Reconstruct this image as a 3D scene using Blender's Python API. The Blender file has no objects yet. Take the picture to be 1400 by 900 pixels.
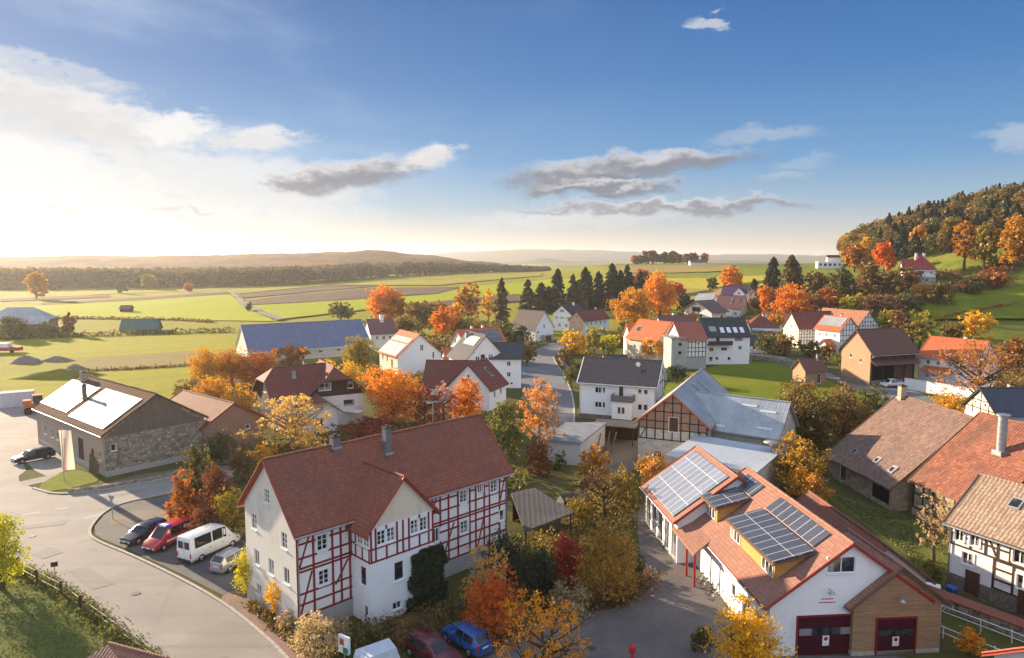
import bpy, bmesh, math, random
import numpy as np
from mathutils import Vector, Matrix, noise as mnoise
R = math.radians
sc = bpy.context.scene
COL = sc.collection

# ------------------------------------------------------------------ camera, world, sun, exposure
SUN_AZ, SUN_EL = -50.0, 14.0          # degrees from +Y towards +X, elevation
cam = bpy.data.cameras.new('Camera'); cam_o = bpy.data.objects.new('Camera', cam); COL.objects.link(cam_o)
cam.sensor_width = 36.0; cam.lens = 24.686; cam.clip_start = 0.5; cam.clip_end = 20000
cam_o.location = (0, 0, 27); cam_o.rotation_euler = (R(90 - 5.65), 0, 0)
sc.camera = cam_o
sc.view_settings.view_transform = 'Standard'; sc.view_settings.look = 'None'
sc.view_settings.exposure = 1.87; sc.view_settings.gamma = 1.0
try: sc.view_settings.use_curve_mapping = False
except Exception: pass
sc.render.engine = 'CYCLES'
sc.cycles.use_denoising = True
sc.cycles.max_bounces = 6; sc.cycles.transparent_max_bounces = 4; sc.cycles.volume_bounces = 0
sc.cycles.diffuse_bounces = 3; sc.cycles.glossy_bounces = 3
sc.cycles.sample_clamp_indirect = 4.0

class NT:
    """small node-tree helper"""
    def __init__(s, tree): s.t = tree; tree.nodes.clear()
    def n(s, typ, ins=None, **kw):
        nd = s.t.nodes.new(typ)
        for k, v in kw.items(): setattr(nd, k, v)
        for k, v in (ins or {}).items(): s.set(nd.inputs[k], v)
        return nd
    def set(s, sock, v):
        if isinstance(v, bpy.types.NodeSocket): s.t.links.new(v, sock)
        elif isinstance(v, bpy.types.Node): s.t.links.new(v.outputs[0], sock)
        elif isinstance(v, (tuple, list)) and len(v) == 3 and sock.type == 'RGBA': sock.default_value = (*v, 1)
        else: sock.default_value = v
    def m(s, op, a, b=0.0, c=0.0, clamp=False):
        return s.n('ShaderNodeMath', {0: a, 1: b, 2: c}, operation=op, use_clamp=clamp).outputs[0]
    def mix(s, f, a, b, mode='MIX'):
        nd = s.n('ShaderNodeMix', data_type='RGBA', blend_type=mode)
        s.set(nd.inputs[0], f); s.set(nd.inputs[6], a); s.set(nd.inputs[7], b)
        return nd.outputs[2]
    def smooth(s, v, a, b, x=0.0, y=1.0):
        return s.n('ShaderNodeMapRange', {0: v, 1: a, 2: b, 3: x, 4: y}, interpolation_type='SMOOTHSTEP').outputs[0]
    def lin(s, v, a, b, x=0.0, y=1.0):
        return s.n('ShaderNodeMapRange', {0: v, 1: a, 2: b, 3: x, 4: y}).outputs[0]
    def noise(s, vec, scale, detail=3.0, rough=0.55):
        ins = {'Scale': scale, 'Detail': detail, 'Roughness': rough}
        if vec is not None: ins['Vector'] = vec
        return s.n('ShaderNodeTexNoise', ins)

def make_world():
    w = bpy.data.worlds.new('World'); sc.world = w; w.use_nodes = True
    N = NT(w.node_tree)
    sky = N.n('ShaderNodeTexSky', sky_type='NISHITA', sun_disc=False)
    sky.sun_elevation = R(SUN_EL); sky.sun_rotation = R(SUN_AZ)
    sky.altitude = 200; sky.air_density = 1.0; sky.dust_density = 1.0; sky.ozone_density = 2.0
    tc = N.n('ShaderNodeTexCoord'); D = tc.outputs['Generated']
    sep = N.n('ShaderNodeSeparateXYZ', {0: D})
    x, y, z = sep.outputs
    az = N.m('MULTIPLY', N.m('ARCTAN2', x, y), 57.2958)
    el = N.m('MULTIPLY', N.m('ARCSINE', z), 57.2958)
    base = sky.outputs[0]
    # clear sky: the Nishita sky tinted by a deeper blue, paler towards the horizon and the sun
    rp = N.n('ShaderNodeValToRGB', {0: N.m('DIVIDE', N.m('ABSOLUTE', el), 40.0)})
    cr = rp.color_ramp; stops = SKY_STOPS
    cr.elements[0].position = 0; cr.elements[0].color = (*[v/4 for v in stops[0][1]], 1); cr.elements[1].position = 1; cr.elements[1].color = (*[v/4 for v in stops[-1][1]], 1)
    for p, q in stops[1:-1]: e = cr.elements.new(p/40); e.color = (*[v/4 for v in q], 1)
    grad = N.mix(1.0, rp.outputs[0], (4, 4, 4), 'MULTIPLY')
    c = N.mix(.96, base, grad)
    daz = N.m('SUBTRACT', az, SUN_AZ)
    dsun = N.m('SQRT', N.m('ADD', N.m('POWER', N.m('MULTIPLY', daz, .55), 2.0), N.m('POWER', N.m('SUBTRACT', el, 3.0), 2.0)))
    nz = N.noise(N.n('ShaderNodeCombineXYZ', {0: N.m('MULTIPLY', az, .05), 1: N.m('MULTIPLY', el, .16), 2: 3.7}).outputs[0], 1.0, 6, .6).outputs[0]
    nz2 = N.noise(N.n('ShaderNodeCombineXYZ', {0: N.m('MULTIPLY', az, .28), 1: N.m('MULTIPLY', el, .62), 2: 9.1}).outputs[0], 1.0, 7, .62).outputs[0]
    glow = N.smooth(dsun, 14, 1, 0, 1)
    c = N.mix(N.m('MULTIPLY', glow, .9), c, GLOW_COL)
    # unseen bright sky behind the camera and overhead, added to fill shaded sides
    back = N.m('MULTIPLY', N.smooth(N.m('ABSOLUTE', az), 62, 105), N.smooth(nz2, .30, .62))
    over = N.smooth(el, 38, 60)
    c = N.mix(N.m('MULTIPLY', N.m('MAXIMUM', back, N.m('MULTIPLY', over, .5)), .8), c, BACK_FILL_COL)
    # thin high veil
    veil = N.m('MULTIPLY', N.smooth(nz, .42, .72), N.smooth(az, 14, -30))
    c = N.mix(N.m('MULTIPLY', veil, .38), c, VEIL_COL)
    wa = N.m('ADD', az, N.m('MULTIPLY', N.m('SUBTRACT', nz2, .5), 7.0))
    we = N.m('ADD', el, N.m('MULTIPLY', N.m('SUBTRACT', nz2, .5), 3.4))
    nz3 = N.noise(N.n('ShaderNodeCombineXYZ', {0: N.m('MULTIPLY', az, .9), 1: N.m('MULTIPLY', el, 1.7), 2: 1.3}).outputs[0], 1.0, 6, .6).outputs[0]
    for (a0, e0, ra, re, tilt, dens, dark) in CLOUDS:
        da = N.m('SUBTRACT', wa, a0)
        de = N.m('SUBTRACT', N.m('SUBTRACT', we, e0), N.m('MULTIPLY', da, tilt))
        q = N.m('SQRT', N.m('ADD', N.m('POWER', N.m('DIVIDE', da, ra), 2.0), N.m('POWER', N.m('DIVIDE', de, re), 2.0)))
        q = N.m('ADD', q, N.m('MULTIPLY', N.m('SUBTRACT', nz3, .5), .8))
        mk = N.m('MULTIPLY', N.smooth(q, 1.08, .38), dens)
        # under side grey, upper rim bright
        t = N.m('ADD', N.m('DIVIDE', de, re), N.m('MULTIPLY', N.m('SUBTRACT', nz3, .5), 1.1))
        sh = N.smooth(t, -.15, 1.0)
        body = N.mix(dark, CLOUD_LIT, CLOUD_DARK)
        col = N.mix(sh, body, CLOUD_LIT)
        c = N.mix(mk, c, col)
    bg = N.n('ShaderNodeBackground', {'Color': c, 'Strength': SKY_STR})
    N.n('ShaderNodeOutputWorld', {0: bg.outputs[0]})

SKY_STR = 0.09
SKY_STOPS = [(0, (2.1, 1.85, 1.55)), (1.6, (1.9, 1.8, 1.65)), (4.2, (.95, 1.42, 1.85)), (7.5, (.40, 1.0, 1.85)), (14, (.15, .60, 1.5)), (20, (.075, .42, 1.22)), (40, (.07, .38, 1.15))]
GLOW_COL = (3.5, 3.4, 3.2); VEIL_COL = (1.9, 2.3, 2.8); BACK_FILL_COL = (4.0, 4.5, 5.3)
CLOUD_LIT = (2.6, 2.62, 2.62); CLOUD_DARK = (.60, .70, .92)
# azimuth, elevation, half-width, half-height (degrees), tilt, density, darkness of the under side
CLOUDS = [(-37, 4.8, 15, 5.6, -.10, .96, .18), (-38, 11.2, 11, 3.0, -.24, .95, .34), (-29.5, 9.4, 6.5, 2.4, -.28, .95, .34), (-21, 5.4, 12, 3.2, -.12, .75, .2), (-25.0, 9.4, 3.2, 1.3, .1, .95, .05), (-19.5, 8.9, 4.2, 1.0, .05, .9, .2), (-33, 12.6, 7, .9, -.2, .5, .3),
          (-12.5, 6.7, 7.0, 1.35, .14, 1.0, 1.0), (-6.6, 8.0, 2.8, 1.0, .2, 1.0, .25), (-16, 6.1, 3.5, .8, .05, .9, 1.0),
          (5.6, 6.5, 7.6, 1.7, .05, 1.0, 1.0), (12.0, 7.6, 8.0, 1.0, .02, 1.0, .95), (19.5, 9.2, 4.6, .8, .0, .34, .3), (7.5, 5.7, 7.5, .7, .0, 1.0, 1.0),
          (12.0, 4.1, 13.5, .62, .0, 1.0, .9), (5.0, 3.2, 11.0, .9, .02, .6, .25), (15.2, 17.2, 1.5, .7, -.3, .6, .1), (35.5, 7.9, 3.6, .8, -.05, .4, .3),
          (-23.5, 3.7, 1.9, .34, .0, .6, .8), (-26.5, 3.5, 1.5, .28, .0, .5, .8), (-32, 3.6, 2.4, .34, .0, .5, .8), (20.5, 6.0, 2.6, .5, .1, .3, .4), (22.5, 7.2, 2.4, .6, .05, .22, .3)]
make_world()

sun = bpy.data.lights.new('Sun', 'SUN'); sun.energy = 4.2; sun.angle = R(0.8); sun.color = (1.0, .79, .54)
sun_o = bpy.data.objects.new('Sun', sun); COL.objects.link(sun_o)
_sd = Vector((math.sin(R(SUN_AZ))*math.cos(R(SUN_EL)), math.cos(R(SUN_AZ))*math.cos(R(SUN_EL)), math.sin(R(SUN_EL))))
sun_o.rotation_euler = _sd.to_track_quat('Z', 'Y').to_euler(); sun_o.location = _sd*400

# ------------------------------------------------------------------ naming helpers
def tag(o, label, cat, group=None):
    o['label'] = label; o['category'] = cat
    if group: o['group'] = group
    return o
def empty(name, loc, rz=0.0):
    o = bpy.data.objects.new(name, None); COL.objects.link(o); o.location = loc; o.rotation_euler = (0, 0, rz)
    o.empty_display_size = .5
    return o
def thing(name, label, cat, loc, rz=0.0, group=None): return tag(empty(name, loc, rz), label, cat, group)
def copy_tree(o, parent=None):
    c = o.copy(); COL.objects.link(c); c.parent = parent
    for ch in list(o.children): copy_tree(ch, c)
    return c

# ------------------------------------------------------------------ mesh builder
def uv_project(me):
    uvl = me.uv_layers.new(name='UVMap')
    co = np.empty(len(me.vertices)*3); me.vertices.foreach_get('co', co); co = co.reshape(-1, 3)
    data = np.empty(len(me.loops)*2).reshape(-1, 2)
    for p in me.polygons:
        n = p.normal
        if abs(n.z) > .999: t = Vector((1, 0, 0)); b = Vector((0, 1, 0))
        else:
            t = Vector((-n.y, n.x, 0)).normalized(); b = n.cross(t)
        for li in p.loop_indices:
            c = co[me.loops[li].vertex_index]
            data[li] = (c[0]*t.x + c[1]*t.y + c[2]*t.z, c[0]*b.x + c[1]*b.y + c[2]*b.z)
    uvl.data.foreach_set('uv', data.ravel())
class MB:
    def __init__(s): s.v = []; s.f = []; s.mi = []; s.sm = []
    def face(s, pts, m=0, sm=False):
        k = len(s.v); s.v += [tuple(p) for p in pts]; s.f.append(tuple(range(k, k+len(pts)))); s.mi.append(m); s.sm.append(sm)
    def mesh(s, vs, fs, m=0, sm=False):
        k = len(s.v); s.v += [tuple(p) for p in vs]
        for f in fs: s.f.append(tuple(i+k for i in f)); s.mi.append(m); s.sm.append(sm)
    def box(s, c, d, rz=0.0, m=0, tf=None):
        hx, hy, hz = d[0]/2, d[1]/2, d[2]/2
        vs = [Vector((sx*hx, sy*hy, sz*hz)) for sz in (-1, 1) for sy in (-1, 1) for sx in (-1, 1)]
        M = Matrix.Rotation(rz, 3, 'Z'); C = Vector(c)
        vs = [M @ v + C for v in vs]
        if tf: vs = [tf(v) for v in vs]
        s.mesh(vs, [(0, 2, 3, 1), (4, 5, 7, 6), (0, 1, 5, 4), (2, 6, 7, 3), (0, 4, 6, 2), (1, 3, 7, 5)], m)
    def hexa(s, lo, hi, m=0):      # lo, hi: four points each (counter-clockwise from above)
        s.mesh(list(lo)+list(hi), [(3, 2, 1, 0), (4, 5, 6, 7), (0, 1, 5, 4), (1, 2, 6, 5), (2, 3, 7, 6), (3, 0, 4, 7)], m)
    def bar(s, p, q, w, h, m=0):
        p, q = Vector(p), Vector(q); d = (q-p).normalized()
        up = Vector((0, 0, 1)) if abs(d.z) < .95 else Vector((1, 0, 0))
        a = d.cross(up).normalized()*w/2; b = a.cross(d).normalized()*h/2
        s.mesh([p-a-b, p+a-b, p+a+b, p-a+b, q-a-b, q+a-b, q+a+b, q-a+b],
               [(0, 1, 2, 3), (7, 6, 5, 4), (0, 4, 5, 1), (1, 5, 6, 2), (2, 6, 7, 3), (3, 7, 4, 0)], m)
    def tube(s, pts, rad, n=6, m=0, cap=True, sm=True):
        pts = [Vector(p) for p in pts]
        if not isinstance(rad, (list, tuple)): rad = [rad]*len(pts)
        vs = []; fs = []
        prev = None
        for i, p in enumerate(pts):
            d = (pts[min(i+1, len(pts)-1)] - pts[max(i-1, 0)]).normalized()
            if prev is None:
                a = d.cross(Vector((0, 0, 1)) if abs(d.z) < .9 else Vector((1, 0, 0))).normalized()
            else: a = (prev - d*prev.dot(d)).normalized()
            prev = a; b = d.cross(a)
            for j in range(n):
                t = 2*math.pi*j/n; vs.append(p + (a*math.cos(t) + b*math.sin(t))*rad[i])
        for i in range(len(pts)-1):
            for j in range(n): fs.append((i*n+j, i*n+(j+1) % n, (i+1)*n+(j+1) % n, (i+1)*n+j))
        s.mesh(vs, fs, m, sm)
        if cap:
            s.mesh(vs[:n], [tuple(reversed(range(n)))], m); s.mesh(vs[-n:], [tuple(range(n))], m)
    def build(s, name, mats, parent=None, loc=None, uv=True):
        me = bpy.data.meshes.new(name); me.from_pydata(s.v, [], s.f)
        if not isinstance(mats, (list, tuple)): mats = [mats]
        for m in mats: me.materials.append(m)
        me.polygons.foreach_set('material_index', s.mi); me.polygons.foreach_set('use_smooth', s.sm)
        me.update()
        if uv: uv_project(me)
        o = bpy.data.objects.new(name, me); COL.objects.link(o)
        if parent: o.parent = parent
        if loc: o.location = loc
        return o

# ------------------------------------------------------------------ materials
MATS = {}
def mat(name, fn):
    if name in MATS: return MATS[name]
    m = bpy.data.materials.new(name); m.use_nodes = True
    N = NT(m.node_tree); out = N.n('ShaderNodeOutputMaterial')
    N.set(out.inputs[0], fn(N)); MATS[name] = m
    return m
def princ(N, col, rough=.8, spec=.3, metal=0.0, bump=None, bs=.3, bd=.02, **kw):
    p = N.n('ShaderNodeBsdfPrincipled')
    N.set(p.inputs['Base Color'], col); N.set(p.inputs['Roughness'], rough); N.set(p.inputs['Specular IOR Level'], spec); N.set(p.inputs['Metallic'], metal)
    if bump is not None:
        b = N.n('ShaderNodeBump', {'Strength': bs, 'Distance': bd, 'Height': bump}); N.set(p.inputs['Normal'], b.outputs[0])
    for k, v in kw.items(): N.set(p.inputs[k], v)
    return p.outputs[0]
def objco(N): return N.n('ShaderNodeTexCoord').outputs['Object']
def uvco(N): return N.n('ShaderNodeTexCoord').outputs['UV']
def geopos(N): return N.n('ShaderNodeNewGeometry').outputs['Position']

def plain(name, col, rough=.7, spec=.3, metal=0.0, var=.12, scale=3.0):
    def f(N):
        nz = N.noise(objco(N), scale, 4).outputs[0]
        c = N.mix(N.lin(nz, .3, .7), tuple(v*(1-var) for v in col), tuple(min(1, v*(1+var)) for v in col))
        return princ(N, c, rough, spec, metal)
    return mat(name, f)
def plaster(name, col, stain=(.25, .22, .18), amt=.5):
    def f(N):
        p = objco(N)
        n1 = N.noise(p, .35, 5, .6).outputs[0]; n2 = N.noise(p, 9, 3).outputs[0]
        uv = N.n('ShaderNodeMapping', {'Vector': uvco(N), 'Scale': (1.6, .22, 1)}).outputs[0]
        st = N.noise(uv, 1.0, 4, .6).outputs[0]
        c = N.mix(N.m('MULTIPLY', N.smooth(n1, .5, .8), amt*.6), col, stain)
        c = N.mix(N.m('MULTIPLY', N.smooth(st, .55, .85), amt), c, stain)
        c = N.mix(N.m('MULTIPLY', n2, .12), c, tuple(v*.7 for v in col))
        return princ(N, c, .9, .15, bump=n2, bs=.25, bd=.01)
    return mat(name, f)
def tiles(name, c1, c2, tw=.24, th=.32, age=(.10, .085, .07), aged=.45, rough=.75, spec=.25, bs=.7):
    def f(N):
        uv = uvco(N); p = objco(N)
        br = N.n('ShaderNodeTexBrick', {'Vector': uv, 'Color1': c1, 'Color2': c2, 'Mortar': tuple(v*.35 for v in c1), 'Scale': 1.0, 'Mortar Size': .012, 'Mortar Smooth': .3, 'Bias': 0.0, 'Brick Width': tw, 'Row Height': th}, offset=.5)
        n1 = N.noise(p, .22, 5, .6).outputs[0]; n2 = N.noise(p, 1.9, 5, .65).outputs[0]
        c = N.mix(N.m('MULTIPLY', N.smooth(n1, .42, .75), aged), br.outputs[0], age)
        c = N.mix(N.m('MULTIPLY', N.smooth(n2, .5, .8), aged*.7), c, tuple(v*.8+.02 for v in age))
        sx = N.n('ShaderNodeSeparateXYZ', {0: uv})
        wv = N.m('ABSOLUTE', N.m('SINE', N.m('MULTIPLY', sx.outputs[0], math.pi/tw)))
        rowv = N.m('FRACT', N.m('DIVIDE', sx.outputs[1], th))
        h = N.m('ADD', N.m('MULTIPLY', wv, .5), N.m('SUBTRACT', 1.0, rowv))
        return princ(N, c, rough, spec, bump=h, bs=bs, bd=.05)
    return mat(name, f)
def bricks(name, c1, c2, mort, bw=.26, bh=.085, stain=.3):
    def f(N):
        uv = uvco(N)
        br = N.n('ShaderNodeTexBrick', {'Vector': uv, 'Color1': c1, 'Color2': c2, 'Mortar': mort, 'Scale': 1.0, 'Mortar Size': .012, 'Brick Width': bw, 'Row Height': bh})
        n1 = N.noise(objco(N), .6, 5, .6).outputs[0]
        c = N.mix(N.m('MULTIPLY', N.smooth(n1, .45, .8), stain), br.outputs[0], (.12, .1, .085))
        return princ(N, c, .9, .1, bump=br.outputs[1], bs=-.4, bd=.015)
    return mat(name, f)
def rubble(name, c1, c2, mort, scale=2.2):
    def f(N):
        uv = N.n('ShaderNodeMapping', {'Vector': uvco(N), 'Scale': (1, 1.7, 1)}).outputs[0]
        nz = N.noise(uv, 1.3, 3).outputs[1]
        v2 = N.mix(.12, uv, nz)
        vo = N.n('ShaderNodeTexVoronoi', {'Vector': v2, 'Scale': scale}, feature='F1')
        ve = N.n('ShaderNodeTexVoronoi', {'Vector': v2, 'Scale': scale}, feature='DISTANCE_TO_EDGE')
        s = N.n('ShaderNodeSeparateColor', {0: vo.outputs['Color']})
        c = N.mix(s.outputs[0], c1, c2)
        c = N.mix(N.m('MULTIPLY', s.outputs[1], .4), c, (.34, .30, .25))
        e = N.smooth(ve.outputs[0], .0, .07)
        c = N.mix(e, mort, c)
        n1 = N.noise(objco(N), .5, 4).outputs[0]
        c = N.mix(N.m('MULTIPLY', N.smooth(n1, .5, .8), .4), c, (.08, .07, .055))
        return princ(N, c, .95, .1, bump=e, bs=.8, bd=.05)
    return mat(name, f)
def planks(name, c1, c2, pw=.16, pl=3.0, vertical=False, gap=(.05, .035, .02)):
    def f(N):
        uv = uvco(N)
        if vertical: uv = N.n('ShaderNodeMapping', {'Vector': uv, 'Rotation': (0, 0, R(90))}).outputs[0]
        br = N.n('ShaderNodeTexBrick', {'Vector': uv, 'Color1': c1, 'Color2': c2, 'Mortar': gap, 'Scale': 1.0, 'Mortar Size': .008, 'Brick Width': pl, 'Row Height': pw})
        g = N.noise(N.n('ShaderNodeMapping', {'Vector': uv, 'Scale': (1.2, 14, 1)}).outputs[0], 1.0, 5, .65).outputs[0]
        n1 = N.noise(objco(N), .8, 4).outputs[0]
        c = N.mix(N.m('MULTIPLY', N.smooth(g, .35, .75), .5), br.outputs[0], tuple(v*.5 for v in c1))
        c = N.mix(N.m('MULTIPLY', N.smooth(n1, .5, .75), .35), c, tuple(v*.6 for v in c2))
        return princ(N, c, .8, .2, bump=br.outputs[1], bs=-.5, bd=.015)
    return mat(name, f)
def solar(name, cell, line=(.55, .57, .6), pw=1.0, ph=1.65, rough=.16):
    def f(N):
        uv = uvco(N)
        br = N.n('ShaderNodeTexBrick', {'Vector': uv, 'Color1': cell, 'Color2': tuple(v*1.25 for v in cell), 'Mortar': line, 'Scale': 1.0, 'Mortar Size': .025, 'Mortar Smooth': 0.0, 'Brick Width': pw, 'Row Height': ph}, offset=0.0, squash=1.0)
        sm = N.n('ShaderNodeTexBrick', {'Vector': uv, 'Color1': (0, 0, 0), 'Color2': (0, 0, 0), 'Mortar': (1, 1, 1), 'Scale': 1.0, 'Mortar Size': .006, 'Brick Width': pw/6, 'Row Height': ph/10}, offset=0.0)
        c = N.mix(N.m('MULTIPLY', sm.outputs[1], .18), br.outputs[0], (.35, .38, .42))
        n1 = N.noise(objco(N), .7, 3).outputs[0]
        return princ(N, c, N.lin(n1, .3, .7, rough*.8, rough*1.5), .6)
    return mat(name, f)
def sheetmetal(name, c1, c2, rib=.35, rough=.45, metal=.3):
    def f(N):
        uv = uvco(N); sx = N.n('ShaderNodeSeparateXYZ', {0: uv})
        w = N.m('POWER', N.m('ABSOLUTE', N.m('SINE', N.m('MULTIPLY', sx.outputs[0], math.pi/rib))), 6)
        n1 = N.noise(objco(N), .35, 6, .65).outputs[0]
        br = N.n('ShaderNodeTexBrick', {'Vector': uv, 'Color1': c1, 'Color2': tuple(a*.6+b*.4 for a, b in zip(c1, c2)), 'Mortar': tuple(v*.6 for v in c1), 'Scale': 1.0, 'Mortar Size': .02, 'Brick Width': 1.1, 'Row Height': 2.6})
        c = N.mix(N.smooth(n1, .38, .72), br.outputs[0], c2)
        return princ(N, c, rough, .4, metal, bump=w, bs=.4, bd=.03)
    return mat(name, f)
def foliage(name, c1, c2, tr=.45):
    def f(N):
        at = N.n('ShaderNodeAttribute', attribute_name='shade')
        oi = N.n('ShaderNodeObjectInfo')
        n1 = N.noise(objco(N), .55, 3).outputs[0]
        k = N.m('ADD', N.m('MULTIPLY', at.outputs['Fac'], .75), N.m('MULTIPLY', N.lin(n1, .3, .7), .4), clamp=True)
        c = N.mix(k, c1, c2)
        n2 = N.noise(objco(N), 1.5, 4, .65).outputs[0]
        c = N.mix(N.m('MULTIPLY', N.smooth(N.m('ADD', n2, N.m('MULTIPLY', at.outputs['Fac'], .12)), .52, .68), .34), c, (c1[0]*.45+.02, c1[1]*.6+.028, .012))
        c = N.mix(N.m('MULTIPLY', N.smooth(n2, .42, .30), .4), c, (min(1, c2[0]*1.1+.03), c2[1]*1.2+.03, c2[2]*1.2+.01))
        hs = N.n('ShaderNodeHueSaturation', {'Hue': N.lin(oi.outputs['Random'], 0, 1, .488, .512), 'Saturation': 1.0, 'Value': N.lin(oi.outputs['Random'], 0, 1, .85, 1.12), 'Color': c}).outputs[0]
        d = N.n('ShaderNodeBsdfDiffuse', {'Color': hs}); t = N.n('ShaderNodeBsdfTranslucent', {'Color': hs})
        g = N.n('ShaderNodeBsdfGlossy', {'Color': (1, 1, 1), 'Roughness': .55})
        m1 = N.n('ShaderNodeMixShader', {0: tr, 1: d.outputs[0], 2: t.outputs[0]})
        return N.n('ShaderNodeMixShader', {0: .03, 1: m1.outputs[0], 2: g.outputs[0]}).outputs[0]
    return mat(name, f)
def glass_mat():
    def f(N):
        n1 = N.noise(objco(N), 1.4, 2).outputs[0]
        c = N.mix(N.smooth(n1, .45, .6), (.012, .015, .02), (.05, .055, .06))
        g = N.n('ShaderNodeSeparateXYZ', {0: N.n('ShaderNodeTexCoord').outputs['Generated']}); oi = N.n('ShaderNodeObjectInfo')
        side = N.m('ABSOLUTE', N.m('SUBTRACT', N.m('MAXIMUM', g.outputs[0], g.outputs[1]), .5))
        cur = N.m('MAXIMUM', N.m('MULTIPLY', N.smooth(side, .24, .30), N.m('GREATER_THAN', oi.outputs['Random'], .35)), N.m('MULTIPLY', N.m('LESS_THAN', g.outputs[2], .45), N.m('GREATER_THAN', oi.outputs['Random'], .7)))
        c = N.mix(N.m('MULTIPLY', cur, .8), c, (.30, .30, .29))
        return princ(N, c, .08, .5)
    return mat('window glass', f)

WHITE = plaster('white plaster', (.78, .77, .74)); WHITE2 = plaster('clean white plaster', (.82, .82, .82), amt=.32)
WARMW = plaster('warm white plaster', (.72, .68, .60)); CREAM = plaster('cream plaster', (.72, .62, .48)); BEIGE = plaster('beige plaster', (.60, .55, .47)); GREYP = plaster('grey render', (.38, .37, .35), amt=.5)
APRICOT = plaster('apricot plaster', (.70, .45, .28)); MINT = plaster('pale green plaster', (.62, .72, .66)); OLDWALL = rubble('old mixed barn wall', (.20, .15, .10), (.36, .28, .19), (.26, .20, .14), 1.1); OCHRE = plaster('ochre plaster', (.62, .42, .20), amt=.5)
PALESTONE = rubble('pale limewashed stone', (.46, .42, .36), (.58, .54, .47), (.62, .58, .52), 1.8)
STONE = rubble('field stone wall', (.20, .16, .12), (.46, .38, .29), (.10, .085, .07), 2.1)
DARKSTONE = rubble('dark plinth stone', (.13, .10, .085), (.22, .17, .14), (.10, .085, .07), 2.4)
BRICK = bricks('red brick', (.30, .135, .085), (.38, .19, .12), (.30, .25, .21)); BRICKO = bricks('orange brick', (.46, .22, .12), (.52, .28, .16), (.40, .30, .23))
BRICKP = bricks('brown brick', (.27, .17, .13), (.33, .21, .165), (.27, .23, .2))
ROOF_RED = tiles('red roof tiles', (.23, .072, .044), (.29, .10, .06), aged=.5, age=(.14, .07, .05))
ROOF_STATION = tiles('orange red roof tiles', (.29, .135, .095), (.36, .18, .125), aged=.4, age=(.19, .11, .085))
ROOF_ORANGE = tiles('bright orange roof tiles', (.52, .12, .045), (.58, .16, .06), aged=.15)
ROOF_DARKRED = tiles('dark red roof tiles', (.16, .042, .034), (.20, .056, .044), aged=.25)
ROOF_BROWN = tiles('brown roof tiles', (.115, .085, .08), (.15, .11, .10), aged=.3)
ROOF_PURPLE = tiles('purple brown roof tiles', (.17, .07, .075), (.2, .09, .09), aged=.25)
ROOF_PALE = tiles('pale red roof tiles', (.40, .16, .09), (.45, .2, .12), aged=.25)
ROOF_OLD = tiles('old weathered pantiles', (.16, .095, .075), (.26, .16, .12), tw=.3, th=.38, aged=.6, age=(.12, .09, .08), bs=1.0)
ROOF_OLDRED = tiles('patchy old red pantiles', (.20, .07, .045), (.33, .125, .07), tw=.3, th=.38, aged=.75, age=(.12, .07, .055), bs=1.0)
ROOF_TAN = tiles('tan old pantiles', (.30, .20, .135), (.42, .30, .21), tw=.32, th=.4, aged=.4, age=(.14, .10, .075), bs=1.0)
ROOF_SLATE = tiles('dark slate roof', (.052, .055, .066), (.07, .074, .088), tw=.4, th=.3, aged=.25, age=(.06, .055, .055))
ROOF_ANTH = tiles('anthracite roof tiles', (.04, .043, .05), (.055, .058, .065), aged=.2, age=(.06, .06, .06))
ROOF_BLUE = solar('blue solar covered roof', (.075, .095, .17), line=(.12, .14, .2), pw=1.0, ph=1.6, rough=.35)
METAL_ROOF = sheetmetal('weathered grey sheet roof', (.30, .32, .335), (.43, .445, .445))
METAL_PALE = sheetmetal('pale blue sheet roof', (.46, .50, .54), (.54, .56, .58), rough=.5)
METAL_DARK = sheetmetal('dark ribbed roof sheet', (.05, .046, .045), (.085, .076, .07), rib=.5, rough=.75, metal=.0)
BITUMEN = plain('grey bitumen roof', (.20, .215, .235), .85, .2, var=.2, scale=.6)
PV = solar('solar module', (.05, .056, .078), line=(.5, .5, .5), rough=.24); PV_SILVER = solar('silvery solar module', (.16, .18, .23), line=(.6, .62, .66), rough=.22)
PV_GLARE = solar('pale solar module', (.24, .24, .25), line=(.45, .43, .4), rough=.42)
TIMB_RED = plain('red painted timber', (.23, .026, .028), .7, .2, var=.25, scale=5); TIMB_BLACK = plain('dark timber', (.04, .026, .02), .8, .2, var=.3, scale=5)
TIMB_BROWN = plain('brown timber', (.06, .036, .028), .8, .2, var=.3, scale=5)
WOOD_LARCH = planks('honey larch boards', (.33, .20, .11), (.42, .27, .155), pw=.14, pl=2.2, gap=(.10, .06, .03)); WOOD_DARK = planks('dark brown boards', (.06, .028, .018), (.085, .04, .026), vertical=True)
WOOD_GREY = planks('weathered boards', (.16, .12, .095), (.2, .155, .12), vertical=True); WOOD_OCHRE = planks('orange dormer boards', (.55, .30, .09), (.60, .34, .11), pw=.2)
WOOD_RED = planks('brown red boards', (.13, .06, .045), (.16, .075, .055), vertical=True)
TRIM_WHITE = plain('white trim paint', (.78, .78, .76), .5, .4, var=.05); TRIM_RED = plain('red verge board', (.30, .05, .035), .6, .3); TRIM_DARK = plain('dark trim', (.05, .035, .03), .6, .3)
TRIM_GREY = plain('grey trim', (.30, .30, .30), .6, .3); TRIM_BROWN = plain('brown trim', (.14, .08, .05), .7, .3); TRIM_ORANGE = plain('orange verge', (.48, .15, .07), .7, .3)
ZINC = plain('zinc', (.36, .38, .40), .4, .5, .6, var=.2); GLASS = glass_mat(); DOOR_RED = planks('dark red sectional door', (.058, .006, .014), (.066, .008, .016), pw=.5, pl=9, gap=(.03, .004, .006))
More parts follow.
